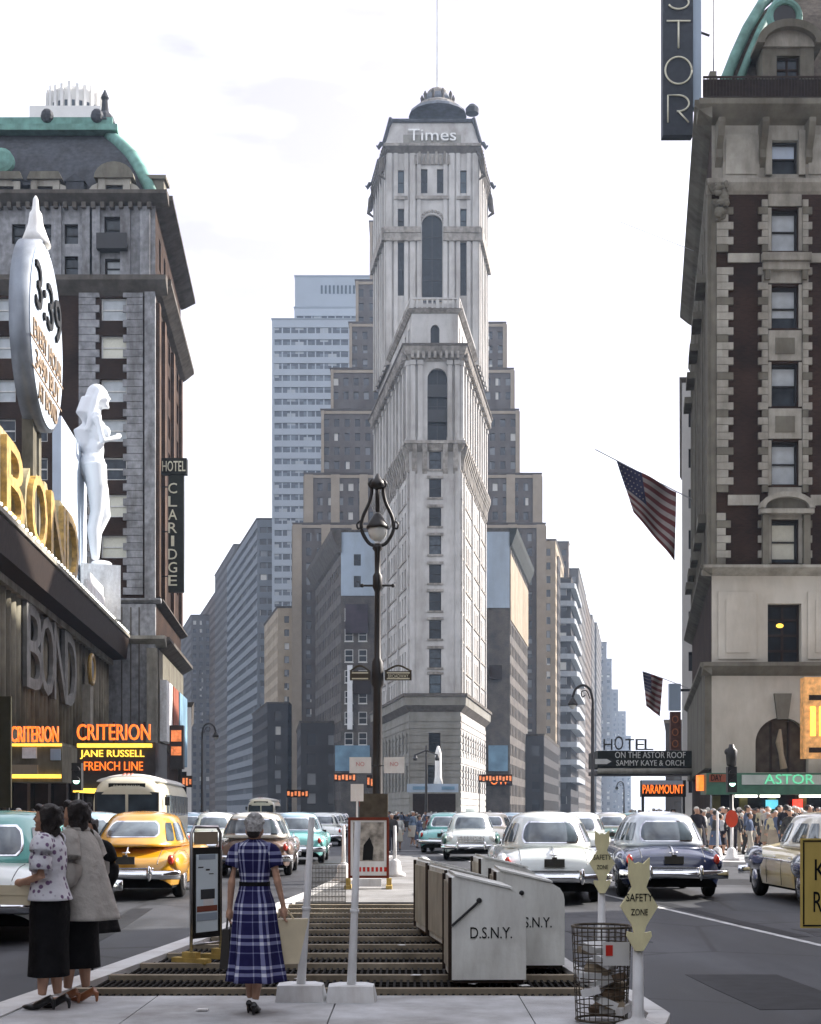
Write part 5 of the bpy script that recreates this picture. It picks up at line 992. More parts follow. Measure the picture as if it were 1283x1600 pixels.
# block on the near right, outside the picture: it shades the square
root = tag(empty('office_or_shade_block', (40, 0, 0), world=True), 'unseen tall brick block added on the near west side to shade the square', 'building')
for (xa, ya, xb, yb) in ((26, 36, 26, -70), (26, -70, 60, -70), (60, 36, 26, 36)):
    f = Fac((xa, ya), (xb, yb)) if False else Fac((xb, yb), (xa, ya)) if False else Fac((xa, ya), (xb, yb))
    ws = [(3+4.2*i, 6+4*j, 1.6, 2.2) for i in range(int((f.L-4)/4.2)) for j in range(13)]
    mb = MB(f.M); wallgrid(mb, 0, f.L, 0, 60, holes_of(ws), .3); mb.build('wall', MATS['brick_brown'], root); g = MB(f.M); g.quad((.1,.29,1),(f.L-.1,.29,1),(f.L-.1,.29,59),(.1,.29,59)); stuff(g.build('window_glazing', MATS['glass_mid'], root))
m2 = MB(); m2.box(26.1, 60, -69.9, 35.9, 59.2, 59.7); m2.build('roof', MATS['slate'], root)

for nm, lb, x, y, pts, h in (('office_or_shade_block', 'unseen long brick block added on the near east side to cut sky fill', -40, -10, [((-19.5, -75), (-19.5, 47)), ((-60, -75), (-19.5, -75))], 26), ('office_or_shade_block', 'unseen wide brick block added behind the photographer to cut sky fill', 0, -95, [((25, -85), (-19, -85))], 34)):  # unseen blocks added to cut fill light from the left and behind
    root = tag(empty(nm, (x, y, 0), world=True), lb, 'building')
    for A, B in pts:
        f = Fac(A, B); ws = [(3+4.2*i, 6+4*j, 1.6, 2.2) for i in range(int((f.L-4)/4.2)) for j in range(int((h-8)/4))]
        mb = MB(f.M); wallgrid(mb, 0, f.L, 0, h, holes_of(ws), .3); mb.build('wall', MATS['brick_brown'], root); g = MB(f.M); g.quad((.1,.29,1),(f.L-.1,.29,1),(f.L-.1,.29,h-1),(.1,.29,h-1)); stuff(g.build('window_glazing', MATS['city_glass'], root))
        m2 = MB(f.M); m2.box(0, f.L, .1, 20, h-.6, h-.1); m2.build('roof', MATS['slate'], root)
# ------------------------------------------------------------------ cars of the early fifties
mat('car_glass', (.09,.115,.135), .05, .6, 2.2, spec=1.0); mat('tail_red', (.55,.03,.01), .2, .1, coat=.5); mat('amber_lamp', (.75,.16,.03), .25, .1, coat=.5); mat('lens', (.75,.75,.7), .1, .05, coat=.6); mat('plate', (.03,.028,.022), .5, .2); mat('hub', (.55,.55,.56), .2, .05, metal=.9); mat('trim_dark', (.02,.02,.02), .5)
def paint(n, c, rough=.28): return mat('paint_'+n, c, rough, .05, 1.2, coat=1.0, dirt=.06)
def car_meshes(kind):
    """meshes of one body style: x across, y forward, z up, origin on the ground"""
    Lh = 2.5; wag = kind == 'wagon'; fast = kind == 'fastback'
    ys = np.unique(np.concatenate([np.linspace(-2.5, -2.2, 7), np.linspace(-2.2, 2.2, 61), np.linspace(2.2, 2.5, 7)]))
    wI = lambda y: np.interp(y, [-2.5,-2.44,-2.3,-1.9,-1,0,1.4,2.1,2.35,2.46,2.5], [.60,.74,.84,.90,.925,.93,.92,.86,.78,.66,.5])
    if wag: tI = lambda y: np.interp(y, [-2.5,-2.46,-2.38,-1.2,.7,1.0,1.8,2.3,2.45,2.5], [.62,.85,.98,1.02,1.04,1.06,1.02,.93,.80,.62])
    elif fast: tI = lambda y: np.interp(y, [-2.5,-2.45,-2.3,-1.9,-1.2,.7,1.0,1.8,2.3,2.45,2.5], [.55,.66,.78,.93,1.02,1.04,1.06,1.02,.93,.80,.60])
    else: tI = lambda y: np.interp(y, [-2.5,-2.46,-2.36,-2.1,-1.5,.7,1.0,1.8,2.3,2.45,2.5], [.58,.72,.84,.955,1.02,1.04,1.07,1.03,.94,.80,.60])
    sI = lambda y: np.interp(y, [-2.5,-2.4,-2.0,-1.0,0,1,2.0,2.4,2.5], [.55,.72,.83,.90,.93,.94,.90,.80,.60])
    def zb(y):
        v = .27 if abs(y) < 2.3 else .27+(abs(y)-2.3)*.6
        for yc, r in ((1.5, .40), (-1.42, .36)):
            if abs(y-yc) < r: v = max(v, .33+math.sqrt(r*r-(y-yc)**2)*.98)
        return v
    out = {}; b = MB(); b.smooth = True; rings = []
    for y in ys:
        w, t, s, z = float(wI(y)), float(tI(y)), float(sI(y)), zb(y); s = min(s, t); z = min(z, s-.06)
        half = [(w*.94, z), (w*.985, z+(s-z)*.25), (w, z+(s-z)*.55), (w*.985, z+(s-z)*.85), (w*.93, s), (w*.82, s+(t-s)*.35), (w*.62, s+(t-s)*.75), (w*.35, t-.008), (0, t)]
        pts = half+[(-a, c) for a, c in half[-2::-1]]; rings.append([(a, y, c) for a, c in pts])
    b.loft(rings, cap=True, closed=False); out['body'] = b
    u = MB(); u.box(-.80, .80, -2.28, 2.28, .22, .60); out['underbody'] = u
    # greenhouse
    c0, c1 = (-.42, -.40) if not wag else (-.78, -.80)
    a0, a1 = (1.42, .98) if not wag else (1.66, 1.42)
    if fast: c0, a0, c1, a1 = -.58, 1.62, -.34, .98
    b0, b1, z0, z1 = .80, .60, .97, 1.50
    N = 3.0 if not wag else 5
    def G(th, v, off=0.):
        k = v**1.25; a, bb, c = a0+(a1-a0)*k+off, b0+(b1-b0)*v**1.4+off, c0+(c1-c0)*v
        cs, sn = math.cos(th), math.sin(th); return (bb*math.copysign(abs(cs)**(2/N), cs), c+a*math.copysign(abs(sn)**(2/N), sn), z0+(z1-z0)*v)
    g = MB(); g.smooth = True; n = 56; rr = [[G(2*math.pi*k/n, v) for k in range(n)] for v in (0, .12, .25, .4, .55, .7, .85, 1.)]
    for q, dz in ((.93, .045), (.78, .085), (.55, .115), (.28, .13), (.04, .135)):
        rr.append([((x)*q, c1+(y-c1)*q, z1+dz) for x, y, _ in rr[7]])
    g.loft(rr, cap=True); out['cabin'] = g
    def patch(t0, t1, v0, v1, off=.012, nu=14, nv=6, rnd_=.0):
        p = MB(); p.smooth = True; rows_ = []
        for j in range(nv+1):
            v = v0+(v1-v0)*j/nv; e = abs(2*j/nv-1)**4*rnd_
            rows_.append([G(t0+(t1-t0)*(e+(1-2*e)*i/nu), v, off) for i in range(nu+1)])
        p.loft(rows_, cap=False, closed=False); return p
    h = math.pi/2
    rw = .52 if not wag else .9
    out['rear_window'] = patch(-h-rw, -h+rw, .22 if not fast else .38, .86, rnd_=.10); out['windshield'] = patch(h-.62, h+.62, .16, .9, rnd_=.06)
    out['rear_surround'] = patch(-h-rw-.05, -h+rw+.05, .17 if not fast else .33, .91, .006, rnd_=.10)
    sw = [(.06, .52), (-.42, -.02), (-.80, -.50)] if not wag else [(.06, .40), (-.36, -.02), (-.66, -.42)]
    out['side_window'] = [patch(a, b_, .2, .84, rnd_=.08) for a, b_ in sw]+[patch(math.pi-b_, math.pi-a, .2, .84, rnd_=.08) for a, b_ in sw]
    # fenders
    fs = []
    for sx in (-1, 1):
        for yc, ly, zc, rz in ((-1.55, .80, .66, .25), (1.55, .85, .72, .24)):
            m = MB(); m.smooth = True; m.ell((sx*.84, yc, zc), (.135, ly, rz), 20, 12); fs.append(m)
    out['fender'] = fs
    def bumper(y, zc, sg):
        m = MB(); m.smooth = True; pts = []
        for k in range(13):
            t = -1+2*k/12; pts.append((t*.97, y+sg*(.13*(1-abs(t)**3)-.02-.25*max(0, abs(t)-.86)), zc))
        rings = [[(p[0], p[1]+sg*dy, p[2]+dz) for dy, dz in ((.0,-.085),(.045,-.06),(.055,0),(.045,.06),(.0,.085),(-.03,0))] for p in pts]; m.loft(rings); return m
    out['bumper'] = [bumper(-2.50, .47, -1), bumper(2.52, .47, 1)]
    gd = []
    for sg in (-1, 1):
        for sx in (-1, 1): m = MB(); m.smooth = True; m.ell((sx*.45, sg*2.68, .50), (.05,.05,.14), 8, 8); gd.append(m)
    out['bumper_guard'] = gd
    out['tail_light'] = []; out['headlight'] = []; out['headlight_rim'] = []
    for sx in (-1, 1):
        m = MB(); m.smooth = True; m.ell((sx*.78, -2.36, .74), (.055,.07,.095), 12, 8); out['tail_light'].append(m)
        m = MB(); m.smooth = True; m.ell((sx*.68, 2.40, .74), (.105,.06,.105), 14, 8); out['headlight'].append(m)
        m = MB(); m.smooth = True; m.ell((sx*.68, 2.37, .74), (.13,.05,.13), 14, 8); out['headlight_rim'].append(m)
    m = MB(); m.box(-.17, .17, -2.53, -2.49, .66, .80); m.box(-.04, .04, -2.54, -2.46, .80, .83); out['licence_plate'] = m
    m = MB()
    for k in range(5): m.box(-.5+.03*k, .5-.03*k, 2.46-.02*k, 2.54-.02*k, .56+.055*k, .585+.055*k)
    for k in range(9): m.box(-.42+.105*k-.01, -.42+.105*k+.01, 2.44, 2.49, .55, .83)
    out['grille'] = m
    m = MB(); m.smooth = True
    for sx in (-1, 1): m.tube([(sx*.935, -1.0, .74), (sx*.945, 0, .76), (sx*.94, 1.0, .76)], .014, 6)
    m.tube([(0, -2.47, .80), (0, -2.2, .96), (0, -1.9, .995)] if not wag else [(0, -2.49, .8), (0, -2.47, .9)], .016, 6); out['chrome_trim'] = m
    m = MB(); m.box(-.5, .5, -2.52, -2.46, .58, .60); m.box(-.5, .5, -2.52, -2.46, .545, .565) if not wag else None; out['trunk_trim'] = m
    m = MB()
    def zat(x, y):
        w_, t_, s_ = float(wI(y)), float(tI(y)), float(sI(y)); s_ = min(s_, t_); q = abs(x)/w_; return float(np.interp(q, [0, .35, .62, .82, .93], [t_, t_-.008, s_+(t_-s_)*.75, s_+(t_-s_)*.35, s_]))
    for sx in (-1, 1):
        m.tube([(sx*.56, y, zat(.56, y)-.001) for y in np.linspace(-2.44, -1.75, 10)], .007, 4); m.tube([(sx*.60, y, zat(.60, y)-.001) for y in np.linspace(1.0, 2.38, 12)], .007, 4)
        for y in (.62, -.36, -1.18): m.tube([(sx*(float(wI(y))*k+.001), y+dy, .30+.58*j) for j, k, dy in ((0, .985, 0), (.4, 1.0, 0), (.8, .99, 0), (1.0, .94, .01))], .006, 4)
    out['panel_gap'] = m
    m = MB(); m.smooth = True
    for sx in (-1, 1):
        for y in (.0, -.95): m.tube([(sx*(float(wI(y))+.012), y-.07, .80), (sx*(float(wI(y))+.03), y, .805), (sx*(float(wI(y))+.012), y+.07, .80)], .012, 6)
    m.tube([(-.07, -2.42, .87), (0, -2.45, .865), (.07, -2.42, .87)], .014, 6); out['door_handle'] = m
    w = MB(); w.smooth = True
    w.lathe([(.10,-.085),(.23,-.09),(.30,-.095),(.335,-.06),(.34,0),(.335,.06),(.30,.095),(.23,.09),(.10,.085)], n=24); out['tyre'] = w
    w = MB(); w.smooth = True; w.lathe([(.20,-.098),(.20,-.105),(.14,-.125),(.05,-.135),(.005,-.136)], n=20); w.lathe([(.005,.136),(.05,.135),(.14,.125),(.20,.105),(.20,.098)], n=20); out['hubcap'] = w
    m = MB(); m.box(-.16, .16, -.55, -.35, 1.63, 1.74); m.box(-.12,.12,-.5,-.4,1.60,1.63); out['roof_sign'] = m
    return out
CARC = {}
def car(label, x, y, rz, body, roof=None, kind='sedan', fender=None, taxi=False, group='cars crowding the square', cat='car', name='parked_car', deck=None, plain=False):
    if kind not in CARC:
        d = car_meshes(kind); CARC[kind] = {k: ([q.mesh(k, MATS['chrome']) for q in v] if isinstance(v, list) else v.mesh(k, MATS['chrome'])) for k, v in d.items()}
    C = CARC[kind]; roof = roof or body; fender = fender or body
    r = empty(name, (x, y, .0), rz); tag(r, label, cat, group); r.scale = (1.06, 1.05, 1.03)
    def p(k, m, i=None, par=None, M=None): return put(k, C[k] if i is None else C[k][i], par or r, M, [m if not isinstance(m, str) else MATS[m]])
    p('body', body); p('underbody', 'under_black'); cb_ = p('cabin', roof); p('rear_surround', 'chrome', par=cb_); p('rear_window', 'car_glass', par=cb_); p('windshield', 'car_glass', par=cb_)
    for i in range(6): p('side_window', 'car_glass', i, cb_)
    for i in range(4): p('fender', fender, i)
    for i in range(2): p('bumper', 'chrome', i); p('tail_light', 'tail_red', i)
    for i in range(2):
        hl = p('headlight', 'lens', i); p('headlight_rim', 'chrome', i, hl)
    if not plain:
        for i in range(4): p('bumper_guard', 'chrome', i)
    p('licence_plate', 'plate'); p('grille', 'chrome'); p('chrome_trim', 'chrome'); p('trunk_trim', 'chrome'); stuff(p('panel_gap', 'trim_dark')); stuff(p('door_handle', 'chrome'))
    for sx in (-1, 1):
        for yy in (1.5, -1.42):
            M = Matrix.Translation((sx*.80, yy, .34)) @ Matrix.Rotation(R(90), 4, 'Y'); w = put('wheel', C['tyre'], r, M, [MATS['rubber']]); put('hubcap', C['hubcap'], w, None, [MATS['hub']])
    if taxi: p('roof_sign', roof if taxi is True else taxi)
    return r
Y = paint('yellow', (.66,.33,.012)); W = paint('white', (.74,.80,.78)); N_ = paint('navy', (.016,.026,.075), .2); CR = paint('cream', (.74,.62,.32)); GR = paint('green', (.03,.13,.10)); TL = paint('teal', (.17,.50,.48)); BRN = paint('brown', (.13,.075,.05), .4); BLG = paint('bluegrey', (.12,.17,.24)); SKY = paint('skyblue', (.38,.58,.70)); SIL = paint('silver', (.40,.44,.48)); MAR = paint('maroon', (.10,.02,.02)); OFF = paint('offwhite', (.68,.66,.58)); BLK = paint('black', (.012,.012,.014), .2)
def carpx(label, px, d, rz, *a, **k): return car(label, gx(px, d), d, R(rz), *a, **k)
# rz = 0 drives away from the camera; 180 comes towards it
carpx('yellow taxi seen from behind with oval rear window and chrome bumper', 232, 29.3, 1, Y, Y, 'fastback', group=None, taxi=False, cat='taxi')
carpx('white sedan seen from behind, beside the dark blue car', 849, 28.0, -1, W, W, 'sedan', group=None)
carpx('dark navy sedan with sky sheen painted on its roof right of the white sedan', 1022, 29.6, -1.5, N_, paint('roof_sky_sheen', (.46,.52,.60)), 'sedan', group=None)  # pale roof colour paints in the reflected sky
car('cream taxi with dark fenders at the right edge', 7.85, 26.8, R(1), CR, OFF, 'sedan', fender=N_, taxi=OFF, group=None, cat='taxi')
carpx('green and white taxi coming forward left of the white sedan', 735, 51.5, 178, W, W, 'sedan', fender=GR, taxi=W, group=None, cat='taxi')
carpx('teal and white taxi cut off by the left edge', 25, 20.2, 1, W, TL, 'sedan', fender=GR, group=None, cat='taxi')
carpx('brown station wagon with white roof behind the plaid dress', 406, 39.0, 2, BRN, OFF, 'wagon', group=None)
carpx('teal sedan just beyond the brown station wagon', 466, 48, 1, TL, SKY, 'sedan', group=None)
carpx('blue-grey sedan between yellow taxi and bus', 152, 36, 4, BLG, SKY, 'sedan', group=None)
far = [(340, 53, W, 'white sedan right of the bus in the left lanes'), (395, 66, SKY, 'pale blue sedan beyond the brown station wagon'), (505, 72, W, 'white sedan just left of the central lamp post'), (440, 84, SIL, 'silver sedan in the far left lanes'), (478, 100, SKY, 'light blue sedan deep in the left lanes'), (330, 78, BLK, 'black sedan deep behind the bus'), (425, 118, OFF, 'off-white sedan far down the left avenue'), (515, 118, BLG, 'blue-grey sedan far down by the island tip'),
       (905, 47, W, 'white sedan behind the bishop crook lamp'), (955, 62, GR, 'green sedan behind the navy sedan'), (800, 78, SKY, 'pale blue sedan beyond the green and white taxi'), (860, 66, SIL, 'silver sedan hidden behind the white sedan'), (850, 96, MAR, 'maroon sedan far down the right lanes'), (900, 110, OFF, 'off-white sedan far down the right avenue'), (945, 92, BLK, 'black sedan under the hotel marquee'), (830, 130, BLG, 'blue-grey sedan at the foot of the right avenue')]
far += [(372, 92, MAR, 'maroon sedan in the far left lanes beyond the white roofs'), (300, 64, SKY, 'pale blue sedan just right of the bus flank'), (452, 140, W, 'white sedan deepest in the left lanes'), (360, 108, W, 'white sedan behind the pale blue one in the left lanes'), (492, 88, TL, 'teal sedan behind the leaning stanchion'), (520, 96, W, 'white sedan near the island tip in the left lanes'), (400, 150, SIL, 'silver sedan by the small far bus'), (345, 130, SKY, 'pale blue sedan near the far small bus'), (500, 150, OFF, 'off-white sedan farthest left of the lamp post'),
       (700, 60, TL, 'pale green sedan behind the green and white taxi'), (770, 62, OFF, 'off-white sedan between the taxi and white sedan'), (745, 92, W, 'white sedan far off right of the tower foot'), (820, 104, W, 'white sedan in the far right lanes'), (880, 84, MAR, 'dark red sedan behind the crook lamp post'), (790, 120, SIL, 'silver sedan farthest in the right lanes'), (930, 76, W, 'white sedan left of the hotel marquee'), (868, 140, SKY, 'pale blue sedan deepest in the right avenue'), (985, 84, TL, 'teal sedan parked by the hotel marquee'), (720, 130, BLK, 'black sedan far off below the pale tower')]
far += [(315, 92, W, 'white sedan left of the maroon one in the far left lanes'), (385, 122, TL, 'teal sedan in front of the small far bus'), (420, 100, W, 'white sedan between silver and pale blue in the left lanes'), (465, 118, SKY, 'pale blue sedan far down by the leaning stanchion'), (350, 165, W, 'white sedan farthest on the left pavement side'), (440, 170, MAR, 'maroon sedan farthest down the left avenue'), (480, 134, W, 'white sedan far off left of the island tip'), (533, 140, BLK, 'black sedan far off behind the poster stand'),
       (760, 108, GR, 'green sedan far off beyond the taxi'), (840, 118, W, 'white sedan between the silver and blue ones far right'), (915, 130, TL, 'teal sedan far down by the crook lamp'), (885, 160, W, 'white sedan farthest down the right avenue'), (690, 150, SIL, 'silver sedan far off before the tower booth'), (960, 112, SKY, 'pale blue sedan beneath the hotel arrow')]
far += [(676, 110, BLK, 'black sedan far off at the crossing left of the tower booth'), (735, 74, MAR, 'maroon sedan right behind the green and white taxi'), (812, 92, TL, 'teal sedan over the roof of the white sedan'), (868, 104, GR, 'green sedan far right behind the white sedan'), (925, 100, W, 'white sedan far right under the crook lamp'), (905, 92, BRN, 'brown sedan behind the crook lamp post'), (310, 115, MAR, 'maroon sedan past the bus in the far left lanes'), (358, 74, BLK, 'black sedan behind the brown station wagon, left'), (428, 74, GR, 'green sedan behind the brown station wagon, right'), (455, 70, W, 'white sedan above the teal sedan roof')]
for px, d, m, lb in far: carpx(lb, px, d, 3 if px < 641 else -7, m, OFF if m in (GR,) else m, 'sedan', plain=True)
# ------------------------------------------------------------------ bus
def bus(label, x, y, rz, name='city_bus'):
    r = empty(name, (x, y, 0), rz); tag(r, label, 'bus'); Lb, wb_, hb = 5.2, 1.22, 3.0
    cream = mat('bus_cream', (.66,.62,.46), .4, .06, 1, coat=.4, dirt=.12); white = mat('bus_white', (.74,.73,.68), .4, .05, 1, coat=.4, dirt=.1); blue = mat('bus_blue', (.05,.10,.22), .35, .08, 1, coat=.5)
    def sec(y, sc_, drop):
        pts = []
        for k in range(40):
            a = 2*math.pi*k/40; n_ = 4.5 if math.sin(a) < 0 else 3.2
            c, s = math.cos(a), math.sin(a); pts.append((wb_*sc_*math.copysign(abs(c)**(2/n_), c), y, 1.68+(1.30*sc_-drop*(s > 0))*math.copysign(abs(s)**(2/n_), s)))
        return pts
    b = MB(); b.smooth = True; b.loft([sec(-Lb, .86, .06), sec(-Lb+.1, .95, .02), sec(-Lb+.35, .99, 0), sec(-Lb+.8, 1, 0), sec(Lb-1.2, 1, 0), sec(Lb-.6, .99, .03), sec(Lb-.2, .95, .12), sec(Lb-.03, .88, .2), sec(Lb, .8, .25)]); b.build('body', cream, r)
    m2 = MB(); m2.smooth = True; m2.loft([[(wb_*.9*math.cos(a), y_, 2.72+.30*math.sin(a)*k_) for a in [math.pi*q/16 for q in range(17)]] for y_, k_ in ((-Lb+.3, .6), (-Lb+.9, 1), (Lb-1.4, 1), (Lb-.5, .7))], cap=True); m2.build('roof', white, r)
    m2 = MB()
    m2.box(-1.0, -.05, Lb-.06, Lb+.02, 1.55, 2.28); ws1 = m2.build('windshield', MATS['glass_mid'], r); m2 = MB(); m2.box(.05, 1.0, Lb-.06, Lb+.02, 1.55, 2.28); m2.build('windshield', MATS['glass_mid'], r)
    m2 = MB(); m2.box(-1.08, 1.08, Lb-.12, Lb-.005, 1.47, 2.36); m2.build('windshield_surround', MATS['iron_black'], r)
    m2 = MB(); m2.box(-.62, .62, Lb-.2, Lb-.02, 2.46, 2.66); m2.build('destination_sign', MATS['sign_black'], r); text('destination_text', 'BROADWAY', Matrix.Translation((0, Lb-.01, 2.5)) @ Matrix.Rotation(math.pi, 4, 'Z'), r, MATS['letter_cream'], .9, .1, .004)
    m2 = MB()
    for k in (-1, 0, 1): m2 = MB(); m2.tube([(k*.13+.1, Lb-.25, 2.72), (k*.13+.1, Lb-.8, 2.97), (k*.13+.1, Lb-1.4, 3.03)], .025, 6); m2.build('roof_stripe', MATS['poster_rust'], r)
    m2 = MB(); m2.box(-1.16, 1.16, Lb-.5, Lb-.01, .75, 1.35); m2.build('front_panel', blue, r)
    for sx in (-1, 1):
        for k in range(8): m2 = MB(); a = Lb-1.3-k*1.08; m2.box(sx*(wb_-.02), sx*(wb_+.012), a-.85, a, 1.55, 2.28); m2.build('side_window', MATS['car_glass'], r)
        m2 = MB(); m2.smooth = True; m2.ell((sx*.85, Lb+.0, .95), (.12,.06,.12)); m2.build('headlight', MATS['lens'], r)
        m2 = MB(); m2.box(sx*(wb_+.02), sx*(wb_+.18), Lb-.5, Lb-.44, 1.9, 2.2); m2.build('mirror', MATS['iron_black'], r)
        for yy in (Lb-2.2, -Lb+2.4):
            M = Matrix.Translation((sx*(wb_-.18), yy, .5)) @ Matrix.Rotation(R(90), 4, 'Y') @ Matrix.Scale(1.45, 4); w = put('wheel', CARC['sedan']['tyre'], r, M, [MATS['rubber']]); put('hubcap', CARC['sedan']['hubcap'], w, None, [MATS['hub']])
    m2 = MB(); m2.box(-1.15, 1.15, Lb-.02, Lb+.1, .45, .62); m2.build('bumper', MATS['chrome'], r); m2 = MB(); m2.box(-1.1, 1.1, -Lb+.2, Lb-.2, .3, .6); m2.build('underbody', MATS['under_black'], r)
    return r
bus('cream and white city bus facing forward behind the yellow taxi', gx(186, 48.5)-.1, 48.5+5.2, R(184))
bus('small cream bus far down the left avenue', gx(403, 125), 131, R(182), 'city_bus')
# ------------------------------------------------------------------ street furniture
def smooth_tube(pts, n=6):      # Catmull-Rom through the points
    P = [Vector(p) for p in pts]; P = [P[0]*2-P[1]]+P+[P[-1]*2-P[-2]]; o = []
    for i in range(1, len(P)-2):
        for k in range(n):
            t = k/n; a, b, c, d = P[i-1], P[i], P[i+1], P[i+2]; o.append(.5*((2*b)+(-a+c)*t+(2*a-5*b+4*c-d)*t*t+(-a+3*b-3*c+d)*t**3))
    return o+[P[-2]]
# tall lyre lamp in the middle of the island
IB = mat('lamp_iron', (.009,.007,.006), .5, .3, 4); dl = 35.
lp = empty('street_lamp', (gx(590, dl), dl, KH)); tag(lp, 'tall dark iron lamp post with lyre-shaped top on the traffic island', 'street lamp')
lz = lambda y: gz(y, dl)-KH
m2 = MB(); m2.smooth = True; m2.lathe([(.32,0),(.32,.25),(.23,.35),(.17,1.1),(.2,1.2),(.13,1.35),(.105,lz(1075)),(.15,lz(1070)),(.14,lz(1035)),(.085,lz(1028)),(.07,lz(925)),(.12,lz(918)),(.12,lz(900)),(.07,lz(895)),(.075,lz(862)),(.13,lz(857)),(.1,lz(850))], n=16); m2.build('post', IB, lp)
for sx in (-1, 1):
    m2 = MB(); m2.smooth = True; m2.tube(smooth_tube([(0,0,lz(854)),(sx*.22,0,lz(848)),(sx*.39,0,lz(828)),(sx*.36,0,lz(808)),(sx*.2,0,lz(785)),(sx*.14,0,lz(765)),(sx*.2,0,lz(756)),(sx*.12,0,lz(750))]), .045, 8); m2.build('lyre_arm', IB, lp)
    m2 = MB(); m2.smooth = True; m2.tube(smooth_tube([(sx*.36,0,lz(812)),(sx*.5,0,lz(818)),(sx*.48,0,lz(826)),(sx*.40,0,lz(824))]), .025, 6); m2.build('scroll', IB, lp)
m2 = MB(); m2.smooth = True; m2.tube([(0,0,lz(750)),(0,0,lz(800))], [.06,.05], 8); m2.lathe([(.05,lz(802)),(.1,lz(804)),(.27,lz(822)),(.28,lz(826)),(.2,lz(826))], n=16); m2.lathe([(.02,lz(740)),(.09,lz(748)),(.16,lz(752)),(.2,lz(760)),(.06,lz(765))], n=10); m2.build('lamp_hood', IB, lp)
mat('globe', (.62,.64,.62), .25, .08, coat=.4)
m2 = MB(); m2.smooth = True; m2.ell((0,0,lz(830)), (.235,.235,.25), 16, 10); m2.build('globe', MATS['globe'], lp)
m2 = MB(); m2.tube([(-.38,0,lz(915)),(.38,0,lz(915))], .028, 6); m2.ell((-.38,0,lz(915)),(.05,.05,.05),8,6); m2.ell((.38,0,lz(915)),(.05,.05,.05),8,6); m2.build('ladder_bar', IB, lp)
mat('sign_olive', (.06,.05,.035), .6, .2)
for sx, w in ((1, .66), (-1, .5)):
    m2 = MB(); x0, x1 = (sx*.18, sx*(.18+w)); m2.box(x0, x1, -.03, .03, lz(1063), lz(1049)); m2.tube(smooth_tube([(x0,0,lz(1049)),((x0+x1)/2,0,lz(1040)),(x1,0,lz(1049))]), .025, 6); m2.build('street_sign', MATS['sign_olive'], lp)
    m2 = MB(); xa, xb = sorted((x0+sx*.05, x1-sx*.05)); m2.box(xa, xb, -.036, -.032, lz(1061.5), lz(1059.5)); m2.box(xa, xb, -.036, -.032, lz(1052.5), lz(1050.5)); m2.build('sign_trim', MATS['letter_cream'], lp)
text('sign_text', 'BROADWAY', Matrix.Translation((.51, -.036, lz(1059.3))), lp, MATS['letter_cream'], .5, .09, .003)
m2 = MB(); m2.lathe([(.12,0),(.15,.1),(.14,.3),(.07,.36)], (-.3,-.1,lz(1265)), 10); m2.build('fire_bell', MATS['ink_red'], lp)
for i, (a, b, y0, y1, s) in enumerate(((546, 580, 1183, 1208, 'NO'), (600, 632, 1183, 1208, 'NO'))):
    nb = tag(empty('paper_notice', (gx((a+b)/2, dl-.3), dl-.3, gz(y1, dl-.3)), world=True), ('white paper notice with red print on the left of the lamp post', 'white paper notice with red print on the right of the lamp post')[i], 'notice')
    m2 = MB(); m2.box(gx(a, dl-.3), gx(b, dl-.3), dl-.3, dl-.28, gz(y1, dl-.3), gz(y0, dl-.3)); m2.build('board', MATS['white_paint'], nb); text('lettering', s, Matrix.Translation((gx((a+b)/2, dl-.3), dl-.305, gz(1197, dl-.3))), nb, mat('ink_pink', (.6,.25,.25), .6), .2, .1, .002)
    m2 = MB(); m2.tube([(gx((a+b)/2, dl-.3), dl-.27, gz(1196, dl-.3)), (gx(590, dl), dl-.1, gz(1196, dl-.3))], .015, 5); m2.build('bracket', MATS['iron_black'], nb)
bxn = tag(empty('control_box', (gx(582, 33.5), 33.5, KH), world=True), 'weathered control box and leaflets stacked at the foot of the lamp post', 'box')
m2 = MB(); m2.box(gx(562, 33.5), gx(606, 33.5), 33.5, 33.9, 1.5, gz(1240, 33.5)); m2.build('case', mat('box_olive', (.07,.06,.045), .8, .3, 6), bxn); m2 = MB(); m2.box(gx(570, 33.5), gx(598, 33.5), 33.55, 33.85, KH, 1.5); m2.build('pedestal', MATS['iron_brown'], bxn)
m2 = MB(); m2.box(gx(548, 33.4), gx(568, 33.4), 33.4, 33.42, gz(1252, 33.4), gz(1225, 33.4)); m2.build('notice', MATS['white_paint'], bxn); m2 = MB(); m2.tube([(gx(558, 33.4), 33.44, KH), (gx(558, 33.4), 33.44, gz(1230, 33.4))], .025, 6); m2.build('post', MATS['white_worn'], bxn)
